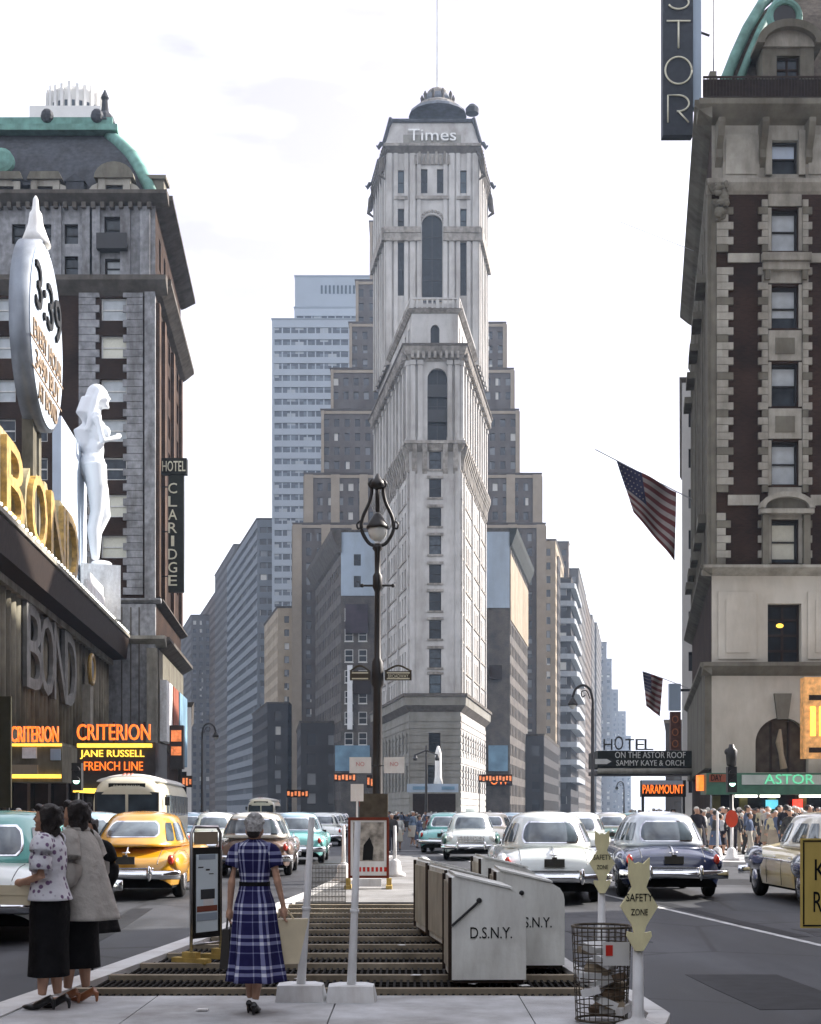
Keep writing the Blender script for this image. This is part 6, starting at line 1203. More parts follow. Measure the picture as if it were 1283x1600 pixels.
# bishop crook lamps
def crook(label, px, d, ytop, sx, group=None):
    c = empty('street_lamp', (gx(px, d), d, 0)); tag(c, label, 'street lamp'); H = gz(ytop, d); k = H/8.
    m2 = MB(); m2.smooth = True; m2.lathe([(.24*k,0),(.24*k,.5),(.15*k,.7),(.13*k,1.5),(.17*k,1.6),(.10*k,1.7),(.075*k,H-1.2*k)], n=12); m2.build('post', MATS['iron_black'], c)
    m2 = MB(); m2.smooth = True; m2.tube(smooth_tube([(0,0,H-1.3*k),(0,0,H-.75*k),(sx*.14*k,0,H-.22*k),(sx*.48*k,0,H-.02*k),(sx*.82*k,0,H-.2*k),(sx*.98*k,0,H-.6*k)]), .062*k, 8); m2.build('crook_arm', MATS['iron_black'], c)
    m2 = MB(); m2.smooth = True; m2.tube(smooth_tube([(sx*.12*k,0,H-.7*k),(sx*.3*k,0,H-.3*k),(sx*.55*k,0,H-.35*k),(sx*.5*k,0,H-.6*k),(sx*.36*k,0,H-.5*k)]), .03*k, 6); m2.build('scroll', MATS['iron_black'], c)
    m2 = MB(); m2.smooth = True; m2.lathe([(.05*k,0),(.1*k,-.1*k),(.26*k,-.35*k),(.24*k,-.4*k)], (sx*.98*k,0,H-.6*k), 12); m2.build('lamp_hood', MATS['iron_black'], c); m2 = MB(); m2.smooth = True; m2.ell((sx*.98*k,0,H-1.02*k), (.17*k,.17*k,.18*k), 10, 8); m2.build('globe', MATS['globe'], c)
crook('dark bishop crook street lamp beside the white sedan on the right avenue', 926, 68, 1070, -1)
crook('thin bishop crook lamp on the pavement before the cream corner building', 316, 110, 1130, 1)
crook('thin lamp standing under the hotel marquee', 975, 88, 1221, -1)
# traffic signals
def signal(label, px, d, ytop, lit, nm='traffic_light'):
    s = empty(nm, (gx(px, d), d, KH)); tag(s, label, 'traffic light'); H = gz(ytop, d)-KH; zl = gz(lit, d)-KH
    m2 = MB(); m2.smooth = True; m2.lathe([(.14,0),(.14,.3),(.08,.4),(.06,zl-.35)], n=12); m2.build('post', MATS['iron_black'], s)
    m2 = MB(); m2.box(-.15, .15, -.14, .14, zl-.3, zl+.55); m2.build('signal_head', MATS['iron_black'], s)
    for k, m in ((0, 'signal_green'), (.32, 'iron_black')):
        m2 = MB(); m2.smooth = True; m2.ell((0, -.15, zl+k), (.10,.03,.10), 14, 8); m2.build('lens', MATS[m], s); m2 = MB(); m2.slab([(.13*math.cos(a), zl+k+.13*math.sin(a)) for a in [math.pi*q/10 for q in range(11)]], -.27, -.141); m2.build('visor', MATS['iron_black'], s)
    if H > zl+.8: m2 = MB(); m2.smooth = True; m2.lathe([(.06,zl+.55),(.06,H-.75),(.16,H-.7),(.2,H-.2),(.1,H-.1),(.08,H)], n=10); m2.ell((-.12,0,H-.25),(.12,.1,.12),8,6); m2.build('upper_head', MATS['iron_black'], s)
signal('black traffic light with green lamp in front of the brick hotel', 1143, 47, 1163, 1224); signal('black traffic light with green lamp left of the bus', 121, 44, 1200, 1220)
# white stanchions with heavy bases
def stanchion(label, px, d, tx, ty, wbase=.385):
    s = empty('stanchion', (gx(px, d), d, KH)); tag(s, label, 'stanchion'); dx = gx(tx, d)-gx(px, d); zt_ = gz(ty, d)-KH
    m2 = MB(); w = wbase/2; m2.frustum([(-w,-.16),(w,-.16),(w+.02,.1),(w*.6,.22),(-w*.6,.22),(-w-.02,.1)], 0, [(-w*.93,-.13),(w*.93,-.13),(w*.95,.08),(w*.55,.19),(-w*.55,.19),(-w*.95,.08)], .13); m2.build('base', MATS['white_worn'], s)
    m2 = MB(); m2.smooth = True; m2.tube([(0,.02,.12),(dx*.5,.02,zt_*.5),(dx,.02,zt_)], [.038,.030,.024], 10); m2.tube([(dx*.49,.02,zt_*.49),(dx*.51,.02,zt_*.51)], .037, 10); m2.build('post', MATS['white_worn'], s)
    return s
stanchion('white stanchion on a heavy block beside the woman in plaid', 470, 11.55, 487, 1277); stanchion('white stanchion on a heavy block in front of the vent grating, right of its twin', 549, 11.5, 559, 1283)
def far_stanchion(label, px, d, ytop, red):
    s = empty('stanchion', (gx(px, d), d, KH)); tag(s, label, 'stanchion'); H = gz(ytop, d)-KH
    m2 = MB(); m2.smooth = True; m2.lathe([(.26,0),(.26,.06),(.17,.12),(.13,.36),(.05,.42)], n=14); m2.build('base', MATS['white_worn'], s); m2 = MB(); m2.smooth = True; m2.tube([(0,0,.3),(0,0,H)], [.045,.035], 8); m2.build('post', MATS['white_worn'], s)
    if red: m2 = MB(); m2.slab([(.2*math.cos(2*math.pi*k/16), H-.15+.28*math.sin(2*math.pi*k/16)) for k in range(16)], -.05, -.02); m2.build('disc', mat('sign_red', (.6,.06,.02), .5, .15), s)
far_stanchion('plain white stanchion on the pavement corner by the brick hotel', 1121, 46, 1268, False); far_stanchion('white stanchion with red disc on the pavement corner', 1143, 45.5, 1272, True)
far_stanchion('white stanchion at the far end of the island, left of the framed poster', 537, 31.5, 1290, False); far_stanchion('white stanchion at the far end of the island, right of the framed poster', 617, 34, 1290, False)
# safety zone markers
mat('sign_yellow', (.82,.76,.46), .55, .1, 5, dirt=.25)
def safety(label, px, d, scale):
    s = empty('safety_sign', (gx(px, d), d, KH)); tag(s, label, 'sign'); H = gz(1480 if px > 960 else 1392, d)-KH; k = scale
    m2 = MB(); m2.smooth = True; m2.lathe([(.16,0),(.16,.04),(.05,.08),(.042,.1),(.034,H+.05)], n=12); m2.build('post', MATS['white_worn'], s)
    o = [(-.03,0),(-.09,.1),(-.085,.13),(-.035,.12),(-.05,.17),(-.135,.30),(-.05,.43),(-.075,.50),(-.075,.63),(-.03,.59),(0,.60),(.03,.59),(.075,.63),(.075,.50),(.05,.43),(.135,.30),(.05,.17),(.035,.12),(.085,.13),(.09,.1),(.03,0)]
    m2 = MB(Matrix.Translation((0,-.04,H-.02))); m2.slab([(x*k, z*k*1.06) for x, z in o][::-1], -.02, .02); m2.build('plaque', MATS['sign_yellow'], s)
    text('lettering', 'SAFETY', Matrix.Translation((0, -.064, H+.335*k)), s, MATS['ink_black'], .19*k, .055*k, .002); text('lettering', 'ZONE', Matrix.Translation((0, -.064, H+.235*k)), s, MATS['ink_black'], .12*k, .045*k, .002)
safety('yellow SAFETY ZONE marker on a white post in front of the wire basket', 997, 9.95, .97); safety('yellow SAFETY ZONE marker on a white post behind the wire basket', 940, 14.3, .94)
safety('small yellow zone marker by the green and white taxi', 683, 33, 1.0)
# wire litter basket
wbk = empty('litter_basket', (gx(940, 10.35), 10.35, KH)); tag(wbk, 'rusty wire mesh litter basket on the island corner', 'litter basket')
mat('wire', (.10,.085,.065), .55, .4, 20, metal=.5); mat('rust_fill', (.17,.12,.08), .9, .4, 14)
hb = gz(1447, 10.35)-KH
for k in range(26):
    a = 2*math.pi*k/26; m2 = MB(); m2.tube([(.185*math.cos(a), .185*math.sin(a), .02), (.215*math.cos(a), .215*math.sin(a), hb)], .0035, 5); m2.build('wire', MATS['wire'], wbk)
for k in range(12):
    z = .02+(hb-.02)*k/11; rr = .185+.03*k/11; m2 = MB(); m2.tube([(rr*math.cos(2*math.pi*q/28), rr*math.sin(2*math.pi*q/28), z) for q in range(29)], .010 if k in (0, 11) else .0045, 6); m2.build('hoop', MATS['wire'], wbk)
rn = random.Random(5)
for k in range(16):
    m2 = MB(Matrix.Translation((rn.uniform(-.1,.1), rn.uniform(-.1,.1), .06+.03*k+rn.random()*.03)) @ Matrix.Rotation(rn.random()*6, 4, 'Z') @ Matrix.Rotation(rn.uniform(-.5,.5), 4, 'X')); m2.box(-.09, .09, -.07, .07, -.025, .03); m2.build('rubbish', [MATS['rust_fill'], MATS['white_worn'], MATS['tan_stone'], MATS['frame_white']][k % 4], wbk)
m2 = MB(); m2.box(-.02, .17, -.222, -.214, hb*.62, hb*.86); m2.build('label_plate', MATS['frame_white'], wbk); m2 = MB(); m2.box(0, .05, -.228, -.223, hb*.72, hb*.83); m2.build('label_mark', MATS['ink_red'], wbk)
# grey sanitation boxes
mat('bin_grey', (.80,.81,.765), .6, .08, 3, dirt=.42, bump=.25, bscale=9); mat('bin_front', (.50,.47,.39), .7, .12, 4, dirt=.3)
def sandbox(label, x, d, rz, w=.73, dep=1.15, h=1.02, txt='D.S.N.Y.', name='sand_box'):
    s = empty(name, (x, d, KH+.02), rz); tag(s, label, 'bin')
    pr = [(0,.03),(w,.03),(w,h*.70),(w*.985,h*.765),(w*.93,h*.825),(w*.82,h*.87),(w*.06,h*1.0),(0,h*.985)]
    m2 = MB(); m2.slab(pr, 0, dep); m2.build('body', MATS['bin_grey'], s)
    m2 = MB(); m2.box(.02, w-.02, .02, dep-.02, -.0, .028); m2.build('skid', MATS['iron_brown'], s)
    for a, b in ((.06, dep*.49), (dep*.51, dep-.06)):
        m2 = MB(); m2.box(-.018, -.002, a, b, .10, h*.93); m2.build('front_door', MATS['bin_front'], s)
    for q in (0, dep-.035): m2 = MB(); m2.box(-.03, .0, q, q+.035, .03, h*.99); m2.build('corner_angle', MATS['iron_brown'], s)
    for q in (.2, .8): m2 = MB(); m2.tube([(w*.8, dep*q-.05, h*.885), (w*.8, dep*q+.05, h*.885)], .014, 6); m2.build('hinge', MATS['iron_brown'], s)
    m2 = MB(); m2.slab([(.03,h*1.004),(w*.82,h*.878),(w*.82,h*.898),(.03,h*1.024)], -.02, dep+.02); m2.build('lid', MATS['bin_grey'], s)
    m2 = MB(); m2.tube([(.0,-.02,h*.54),(.23,-.02,h*.76)], .012, 6); m2.ell((.24,-.02,h*.775), (.025,.02,.025), 8, 6); m2.build('stay', MATS['iron_black'], s)
    if txt: text('lettering', txt, Matrix.Translation((w*.53, -.004, h*.42)), s, MATS['ink_black'], w*.56, .10, .003)
    return s
sandbox('nearest grey box with stencilled letters on the vent grating', gx(706, 12.5), 12.5, R(2), w=.655, h=.94, dep=.95); sandbox('stencilled grey box just right of and behind the nearest one', gx(776, 13.7), 13.7, R(0), w=.655, h=.94, dep=.95)
sandbox('grey box second in the left row, behind the nearest box', gx(699, 15.6), 15.6, R(7), dep=1.5, txt=None, h=.88, w=.62); sandbox('grey box last in the left row, farthest from the pavement', gx(669, 17.3), 17.3, R(7), dep=1.2, txt=None, h=.9, w=.62)
sandbox('grey box at the back standing against the white sedan', gx(752, 16.4), 16.4, R(3), dep=1.0, txt=None, h=.98, w=.66)
# poster frames
mat('poster_sky', (.72,.84,.90), .5, .06, 3)
pf = empty('poster_stand', (gx(322, 14.6), 14.6, KH)); tag(pf, 'narrow upright poster stand in steel frame on yellow wooden feet', 'poster stand')
M0 = Matrix.Rotation(R(58), 4, 'Z')          # turned almost edge-on
wp = .46; zb_, zt_ = .28, gz(1330, 14.6)-KH
m2 = MB(M0); m2.smooth = True; m2.tube([(-wp/2,0,.02),(-wp/2,0,zt_+.18),(-wp/2+.05,0,zt_+.25),(wp/2-.05,0,zt_+.25),(wp/2,0,zt_+.18),(wp/2,0,.02)], .017, 8); m2.tube([(-wp/2,0,zb_-.1),(wp/2,0,zb_-.1)], .012, 8); m2.build('frame', MATS['steel'], pf)
m2 = MB(M0); m2.box(-wp/2+.02, wp/2-.02, -.012, .012, zb_-.04, zt_+.04); m2.build('border', MATS['ink_black'], pf)
m2 = MB(M0); m2.box(-wp/2+.06, wp/2-.06, -.0145, -.0125, zb_+.02, zt_-.03); m2.build('poster', MATS['poster_sky'], pf)
hp = zt_-zb_
for nm, x0, x1, q0, q1, m in (('printed_banner', -.13, .13, .90, .96, 'blue_wash'), ('printed_house', -.10, .12, .42, .54, 'sign_slate'), ('printed_legs', -.06, .10, .34, .42, 'white_worn'), ('printed_ground', -.16, .16, .27, .34, 'poster_rust'), ('printed_water', -.16, .16, .16, .25, 'blue_wash'), ('printed_bird', -.14, -.06, .80, .815, 'sign_slate'), ('printed_bird', -.02, .04, .765, .785, 'sign_slate'), ('printed_bird', .03, .1, .72, .73, 'sign_slate')):
    m2 = MB(M0); m2.box(x0, x1, -.0165, -.0148, zb_+hp*q0, zb_+hp*q1); m2.build(nm, MATS[m], pf)
m2 = MB(M0); m2.box(-wp/2+.05, wp/2-.05, -.008, .008, zt_+.07, zt_+.2); m2.build('header_card', MATS['tan_stone'], pf)
mat('yellow_wood', (.45,.32,.10), .7, .25, 8)
for sx in (-1, 1): m2 = MB(M0); m2.box(sx*wp/2-.05, sx*wp/2+.05, -.22, .22, 0, .05); m2.box(sx*wp/2-.04, sx*wp/2+.04, -.09, .09, .05, .11); m2.build('foot', MATS['yellow_wood'], pf)
pf2 = empty('poster_stand', (gx(576, 28.5), 28.5, KH)); tag(pf2, 'red-framed picture poster stand in front of the lamp post', 'poster stand'); w2 = gx(608, 28.5)-gx(544, 28.5); z0_, z1_ = gz(1372, 28.5)-KH, gz(1277, 28.5)-KH
m2 = MB(); m2.box(-w2/2, w2/2, -.03, .03, z1_-.06, z1_); m2.box(-w2/2, w2/2, -.03, .03, z0_, z0_+.05); m2.box(-w2/2, -w2/2+.05, -.03, .03, z0_+.05, z1_-.06); m2.box(w2/2-.05, w2/2, -.03, .03, z0_+.05, z1_-.06); m2.build('frame', mat('red_wood', (.16,.035,.02), .6, .2, 6), pf2)
mat('poster_art', (.34,.31,.27), .6, .6, 7)
m2 = MB(); m2.box(-w2/2+.05, w2/2-.05, -.012, .01, z0_+.05, z1_-.06); m2.build('poster', MATS['white_paint'], pf2); m2 = MB(); m2.box(-w2/2+.1, w2/2-.1, -.016, -.0125, z0_+.34, z1_-.1); m2.build('picture', MATS['poster_art'], pf2)
m2 = MB(); m2.slab([(-.12,z0_+.36),(.08,z0_+.36),(.1,z0_+.62),(.02,z0_+.82),(-.1,z0_+.66)], -.02, -.0165); m2.build('printed_figure', MATS['ink_black'], pf2)
text('lettering', 'IN CONCERT', Matrix.Translation((.05, -.016, z0_+.14)), pf2, MATS['ink_red'], .55, .1, .002) if False else None
m2 = MB()
for k in range(7): m2.box(-.2+k*.085, -.2+k*.085+.05, -.016, -.0125, z0_+.13, z0_+.22)
m2.build('printed_line', MATS['ink_red'], pf2)
for sx in (-1, 1): m2 = MB(); m2.box(sx*w2/2-.05, sx*w2/2+.05, -.06, .06, 0, z0_); m2.box(sx*w2/2-.06, sx*w2/2+.06, -.3, .3, -.004, .07); m2.build('leg', MATS['yellow_wood'], pf2)
m2 = MB(); m2.box(-.26, .26, -.1, .1, .05, .2); m2.build('weight', MATS['white_worn'], pf2)
# grey weathered wicker hurdle behind the stanchions
hd = tag(empty('screen_panel', (gx(508, 22), 22, KH), world=True), 'low see-through grey mesh screen behind the white stanchions', 'screen'); mat('mesh_grey', (.17,.165,.15), .8, .3, 12)
xa, xb = gx(484, 24), gx(540, 24); 
for k in range(26): m2 = MB(); x = xa+(xb-xa)*k/25; m2.box(x-.006, x+.006, 24, 24.012, KH, gz(1352, 24)); m2.build('wire', MATS['mesh_grey'], hd)
for k in range(9): m2 = MB(); z = KH+.02+k*.08; m2.box(xa, xb, 23.99, 24.0, z, z+.012); m2.build('rail', MATS['mesh_grey'], hd)
# yellow keep right sign at the right edge
kr = empty('road_sign', (gx(1300, 11.6), 11.6, 0)); tag(kr, 'yellow KEEP RIGHT sign cut off by the right edge', 'sign'); zk0, zk1 = gz(1450, 11.6), gz(1310, 11.6); wk = gx(1349, 11.6)-gx(1251, 11.6)
m2 = MB(); m2.box(-wk/2, wk/2, -.015, .015, zk0, zk1); m2.build('plate', mat('sign_gold', (.62,.47,.14), .55, .1, 4, dirt=.2), kr); m2 = MB()
t_ = .012
for (a, b, c, d) in ((-wk/2+.015, wk/2-.015, zk0+.015, zk0+.015+t_), (-wk/2+.015, wk/2-.015, zk1-.015-t_, zk1-.015), (-wk/2+.015, -wk/2+.015+t_, zk0+.03, zk1-.03), (wk/2-.015-t_, wk/2-.015, zk0+.03, zk1-.03)): m2.box(a, b, -.019, -.0155, c, d)
m2.build('border', MATS['ink_black'], kr)
text('lettering', 'KEEP', Matrix.Translation((.035, -.018, zk1-.34)), kr, MATS['ink_black'], .36, .17, .002); text('lettering', 'RIGHT', Matrix.Translation((.035, -.018, zk0+.13)), kr, MATS['ink_black'], .38, .17, .002)
m2 = MB(); m2.tube([(0,.03,0),(0,.03,zk1)], .03, 8); m2.build('post', MATS['steel'], kr)
# dark panel at the left edge, distant kiosk signs
pn = tag(empty('board_back', (gx(5, 42), 42, 0), world=True), 'dark olive back of a tall board at the left edge', 'board'); m2 = MB(); m2.box(gx(-40, 42), gx(17, 42), 42, 42.12, gz(1262, 42), gz(1088, 42)); m2.build('board', mat('olive_dark', (.035,.033,.02), .7, .2, 3), pn)
for px in (-30, 10): m2 = MB(); m2.tube([(gx(px, 42), 42.16, 0), (gx(px, 42), 42.16, gz(1090, 42))], .06, 8); m2.build('post', MATS['iron_black'], pn)
hs_ = tag(empty('recruiting_booth', (gx(682, 205), 205, 0), world=True), 'small booth with blue and white sign at the foot of the pale tower', 'booth'); m2 = MB(); m2.box(gx(645, 205), gx(712, 205), 205, 209, 0, gz(1240, 205)); m2.build('booth', MATS['dark_brown'], hs_); m2 = MB(); m2.box(gx(636, 205), gx(716, 205), 204, 204.4, gz(1238, 205), gz(1225, 205)); m2.build('fascia', MATS['blue_wash'], hs_)
for a, b in ((645, 668), (690, 710)): m2 = MB(); m2.box(gx(a, 205), gx(b, 205), 203.9, 203.99, gz(1234, 205), gz(1229, 205)); m2.build('sign_band', MATS['poster_blue'], hs_)
m2 = MB(); m2.smooth = True; m2.lathe([(.7,0),(.5,1),(.45,4.5),(.15,5.5)], (gx(685, 205), 205.5, gz(1225, 205)), 10); m2.build('pylon', MATS['white_paint'], hs_)
dlp = empty('street_lamp', (gx(666, 180), 180, 0)); tag(dlp, 'dark twin lamp post standing before the foot of the pale tower', 'street lamp'); m2 = MB(); H = gz(1165, 180); m2.tube([(0,0,0),(0,0,H)], [.2,.1], 8); m2.tube([(-1.4,0,H-1.2),(0,0,H-.6),(1.4,0,H-1.2)], .1, 6); m2.build('post', MATS['iron_black'], dlp)
for sx in (-1, 1): m2 = MB(); m2.lathe([(.1,0),(.3,-.5),(.25,-.8)], (sx*1.4,0,H-1.1), 8); m2.build('lamp_hood', MATS['iron_black'], dlp)
# distant lit signs and awnings down both avenues
rn = random.Random(11)
lab = ['glowing orange shop sign near the foot of the left avenue', 'orange round sign by the foot of the lamp post', 'orange sign row under the blue billboard', 'orange shop sign at the low cream corner building', 'red and orange shop lights at the foot of the right avenue']
for i, (a, b, y0, y1, d, m) in enumerate(((448, 482, 1234, 1246, 160, 'neon_orange'), (573, 584, 1211, 1231, 200, 'neon_orange'), (522, 556, 1208, 1221, 230, 'neon_orange'), (274, 300, 1212, 1230, 145, 'neon_orange'), (748, 800, 1210, 1222, 230, 'neon_orange'))):
    s = tag(empty('shop_sign', (gx((a+b)/2, d), d, 0), world=True), lab[i], 'sign'); m2 = MB(); m2.box(gx(a, d), gx(b, d), d, d+.3, gz(y1, d), gz(y0, d)); m2.build('back_board', MATS['dark_brown'], s)
    n = max(2, int((b-a)/5))
    for k in range(n): m2 = MB(); hh = (gz(y0, d)-gz(y1, d)); zc_ = gz((y0+y1)/2, d); m2.box(gx(a+(b-a)*(k+.2)/n, d), gx(a+(b-a)*(k+.8)/n, d), d-.1, d-.004, zc_-hh*(.25+.1*(k%2)), zc_+hh*(.3-.1*(k%3==1))); m2.build('lit_letter', MATS['neon_dim'], s)
    m2 = MB(); m2.tube([(gx(a+1, d), d+.2, 0), (gx(a+1, d), d+.2, gz(y1, d))], .08, 6); m2.build('post', MATS['iron_black'], s)
# ------------------------------------------------------------------ people
mat('skin', (.47,.27,.18), .5, .12, 14, bump=.15, bscale=60); mat('stocking', (.46,.28,.18), .5, .08, 12); mat('hair_dark', (.016,.011,.009), .5, .6, 40, bump=1.0, bscale=110); mat('hair_grey', (.50,.49,.48), .6, .35, 45, bump=1.0, bscale=90); mat('cloth_black', (.009,.009,.010), .8, .3, 10, bump=.9, bscale=16); mat('shoe_black', (.010,.009,.009), .3, .2); mat('shoe_tan', (.32,.13,.06), .35, .2); mat('leather_cream', (.60,.52,.36), .5, .1, 6); mat('coat_grey', (.42,.395,.36), .9, .12, 8, bump=.9, bscale=14); mat('leather_dark', (.02,.016,.013), .45, .2); mat('lip', (.35,.06,.05), .4)
def plaid():
    m = bpy.data.materials.new('plaid'); m.use_nodes = True; t = m.node_tree; b = t.nodes['Principled BSDF']; b.inputs['Roughness'].default_value = .85; lk = t.links.new
    c = t.nodes.new('ShaderNodeTexCoord'); sp = t.nodes.new('ShaderNodeSeparateXYZ'); lk(c.outputs['UV'], sp.inputs[0])
    def math_(op, a, b_=None):
        n = t.nodes.new('ShaderNodeMath'); n.operation = op
        for i, v in enumerate((a, b_)):
            if v is None: continue
            if isinstance(v, (int, float)): n.inputs[i].default_value = v
            else: lk(v, n.inputs[i])
        return n.outputs[0]
    def stripes(co):
        f = math_('FRACT', math_('MULTIPLY', co, 1.0)); a = math_('LESS_THAN', math_('ABSOLUTE', math_('SUBTRACT', f, .35)), .055); d = math_('LESS_THAN', math_('ABSOLUTE', math_('SUBTRACT', f, .58)), .055); e = math_('LESS_THAN', math_('ABSOLUTE', math_('SUBTRACT', f, .05)), .02)
        return math_('MINIMUM', math_('ADD', math_('ADD', a, d), math_('MULTIPLY', e, .6)), 1.0)
    s = math_('MINIMUM', math_('ADD', math_('MULTIPLY', stripes(sp.outputs[0]), .52), math_('MULTIPLY', stripes(sp.outputs[1]), .52)), 1.0)
    r = t.nodes.new('ShaderNodeValToRGB'); e = r.color_ramp.elements; e[0].color = (.017,.016,.075,1); e[1].color = (.62,.64,.74,1); x = e.new(.5); x.color = (.17,.18,.33,1); lk(s, r.inputs[0]); lk(r.outputs[0], b.inputs['Base Color']); b.inputs['Specular IOR Level'].default_value = .15; wr = t.nodes.new('ShaderNodeTexNoise'); wr.inputs['Scale'].default_value = 13; wr.inputs['Detail'].default_value = 4; lk(c.outputs['Object'], wr.inputs['Vector']); bw = t.nodes.new('ShaderNodeBump'); bw.inputs['Strength'].default_value = .9; bw.inputs['Distance'].default_value = .02; lk(wr.outputs[0], bw.inputs['Height']); lk(bw.outputs[0], b.inputs['Normal']); MATS['plaid'] = m
plaid()
def blouse():
    m = bpy.data.materials.new('blouse'); m.use_nodes = True; t = m.node_tree; b = t.nodes['Principled BSDF']; b.inputs['Roughness'].default_value = .8; lk = t.links.new
    c = t.nodes.new('ShaderNodeTexCoord'); v = t.nodes.new('ShaderNodeTexVoronoi'); v.inputs['Scale'].default_value = 17; lk(c.outputs['Object'], v.inputs['Vector']); r = t.nodes.new('ShaderNodeValToRGB'); e = r.color_ramp.elements; r.color_ramp.interpolation = 'LINEAR'; e[0].position = .26; e[0].color = (.17,.10,.20,1); e[1].position = .36; e[1].color = (.70,.70,.74,1); lk(v.outputs[0], r.inputs[0]); lk(r.outputs[0], b.inputs['Base Color']); wr = t.nodes.new('ShaderNodeTexNoise'); wr.inputs['Scale'].default_value = 15; lk(c.outputs['Object'], wr.inputs['Vector']); bw = t.nodes.new('ShaderNodeBump'); bw.inputs['Strength'].default_value = .8; bw.inputs['Distance'].default_value = .02; lk(wr.outputs[0], bw.inputs['Height']); lk(bw.outputs[0], b.inputs['Normal']); MATS['blouse'] = m
blouse()
def hand(b, w, d, side, curl=.5, down=Vector((0,0,-1))):
    """palm and five fingers from wrist w pointing along d"""
    d = Vector(d).normalized(); w = Vector(w); s = Vector(side).normalized(); n = d.cross(s).normalized(); p = w+d*.045
    b.tube([w, w+d*.03, w+d*.085], [.024,.036,.036], 10)
    for k, (o, l) in enumerate(((-.028,.062),(-.010,.072),(.009,.068),(.026,.052))):
        a = w+d*.08+s*o; m = a+d*l*.5+n*l*.18*curl; e = m+d*l*.45*(1-curl*.5)+n*l*.45*curl; b.tube([a-d*.02, a, m, e], [.010,.0095,.009,.007], 7)
    a = w+d*.03+s*-.03; b.tube([a+s*.01, a-s*.018+d*.025, a-s*.022+d*.062+n*.012], [.012,.011,.008], 7)
def face(par, hx=0., hy=.015, hz=1.53):
    for sx in (-1, 1):
        e = MB(); e.ell((hx+sx*.031, hy+.088, hz+.012), (.012,.007,.006), 8, 6); e.build('eye', MATS['hair_dark'], par); e = MB(); e.tube([(hx+sx*.016, hy+.094, hz+.031), (hx+sx*.032, hy+.091, hz+.036), (hx+sx*.048, hy+.078, hz+.03)], .0035, 5); e.build('eyebrow', MATS['hair_dark'], par)
    e = MB(); e.ell((hx, hy+.093, hz-.052), (.022,.010,.008), 10, 6); e.build('mouth', MATS['lip'], par)
def leg(b, sx, hip=(.085,0,.86), knee=(.075,.02,.46), ank=(.06,-.01,.09), k=1.):
    b.tube([(sx*hip[0],hip[1],hip[2]), (sx*(hip[0]+knee[0])/2*1.04,(hip[1]+knee[1])/2,(hip[2]+knee[2])/2), (sx*knee[0],knee[1],knee[2]), (sx*(knee[0]*.6+ank[0]*.4),knee[1]*.6+ank[1]*.4-.012,knee[2]*.6+ank[2]*.4), (sx*ank[0],ank[1],ank[2])], [.088*k,.078*k,.054*k,.056*k,.033*k], 14)
def pump(par, m, x, y, rz=0., heel=.06, z=0.):
    """a court shoe with its heel: toe towards +y"""
    b = MB(); b.ell((0,.085,.024), (.038,.085,.024), 14, 10); b.tube([(0,.05,.03),(0,-.03,.045+heel*.45),(0,-.085,.035+heel)], [.034,.031,.030], 12); b.tube([(0,-.092,heel+.02),(0,-.098,heel*.5),(0,-.096,.004)], [.022,.014,.011], 8)
    me = fuse(b, .007, 'shoe', m, 2); return put('shoe', me, par, Matrix.Translation((x, y, z)) @ Matrix.Rotation(rz, 4, 'Z'))
def torso(b):
    b.ell((0,-.01,.93), (.165,.115,.13)); b.ell((0,0,1.07), (.125,.09,.16)); b.ell((0,.01,1.23), (.145,.10,.14)); b.tube([(-.15,-.01,1.335),(0,-.01,1.36),(.15,-.01,1.335)], [.05,.06,.05], 12); b.tube([(0,-.015,1.33),(0,.0,1.46)], [.055,.046], 12)
def skirt(rings, name, m, par, folds=0, amp=.0, n=64, uvw=None, twist=0.):
    """cloth shell through rings (z, rx, ry, cx, cy) with hanging folds that deepen towards the hem"""
    b = MB(); b.smooth = True; out_ = []; K = len(rings)
    zs_ = [r[0] for r in rings]; zz = np.linspace(zs_[0], zs_[-1], 4*K) if zs_[0] != zs_[-1] else zs_
    up = zs_[0] < zs_[-1]; f = (lambda i, z: float(np.interp(z, zs_, [r[i] for r in rings]))) if up else (lambda i, z: float(np.interp(-z, [-q for q in zs_], [r[i] for r in rings])))
    for z in zz:
        t = abs(z-zs_[0])/max(1e-6, abs(zs_[-1]-zs_[0])); ring_ = []
        for k in range(n):
            a = 2*math.pi*k/n; g = 1+amp*t*math.cos(folds*a+twist*t+.6*math.sin(2*a))+amp*.4*t*math.sin((folds*1.7//1)*a+1); ring_.append((f(3,z)+f(1,z)*g*math.cos(a), f(4,z)+f(2,z)*g*math.sin(a), z))
        out_.append(ring_)
    b.loft(out_, cap=False); me = b.mesh(name, m); 
    if uvw:
        uv = me.uv_layers.new(name='UVMap'); 
        for p in me.polygons:
            for li in p.loop_indices:
                vi = me.loops[li].vertex_index; k = vi % n; j = vi//n
                kk = k+n if (k == 0 and any((me.loops[q].vertex_index % n) == n-1 for q in p.loop_indices)) else k
                uv.data[li].uv = (kk/n*uvw[0]+uvw[2], zz[j]/uvw[1])
    o = put(name, me, par); s = o.modifiers.new('t', 'SOLIDIFY'); s.thickness = .006; return o
def sleeve(par, name, m, pts, rs, uv=None):
    b = MB(); b.smooth = True; b.tube(smooth_tube(pts, 4), list(np.interp(np.linspace(0, 1, 4*(len(pts)-1)+1), np.linspace(0, 1, len(pts)), rs)), 18, cap=False); me = b.mesh(name, m)
    if uv:
        l = me.uv_layers.new(name='UVMap')
        for p in me.polygons:
            for li in p.loop_indices: v = me.vertices[me.loops[li].vertex_index].co; l.data[li].uv = (v.x/uv, v.z/uv+.3)
    o = put(name, me, par); s = o.modifiers.new('t', 'SOLIDIFY'); s.thickness = .005; return o
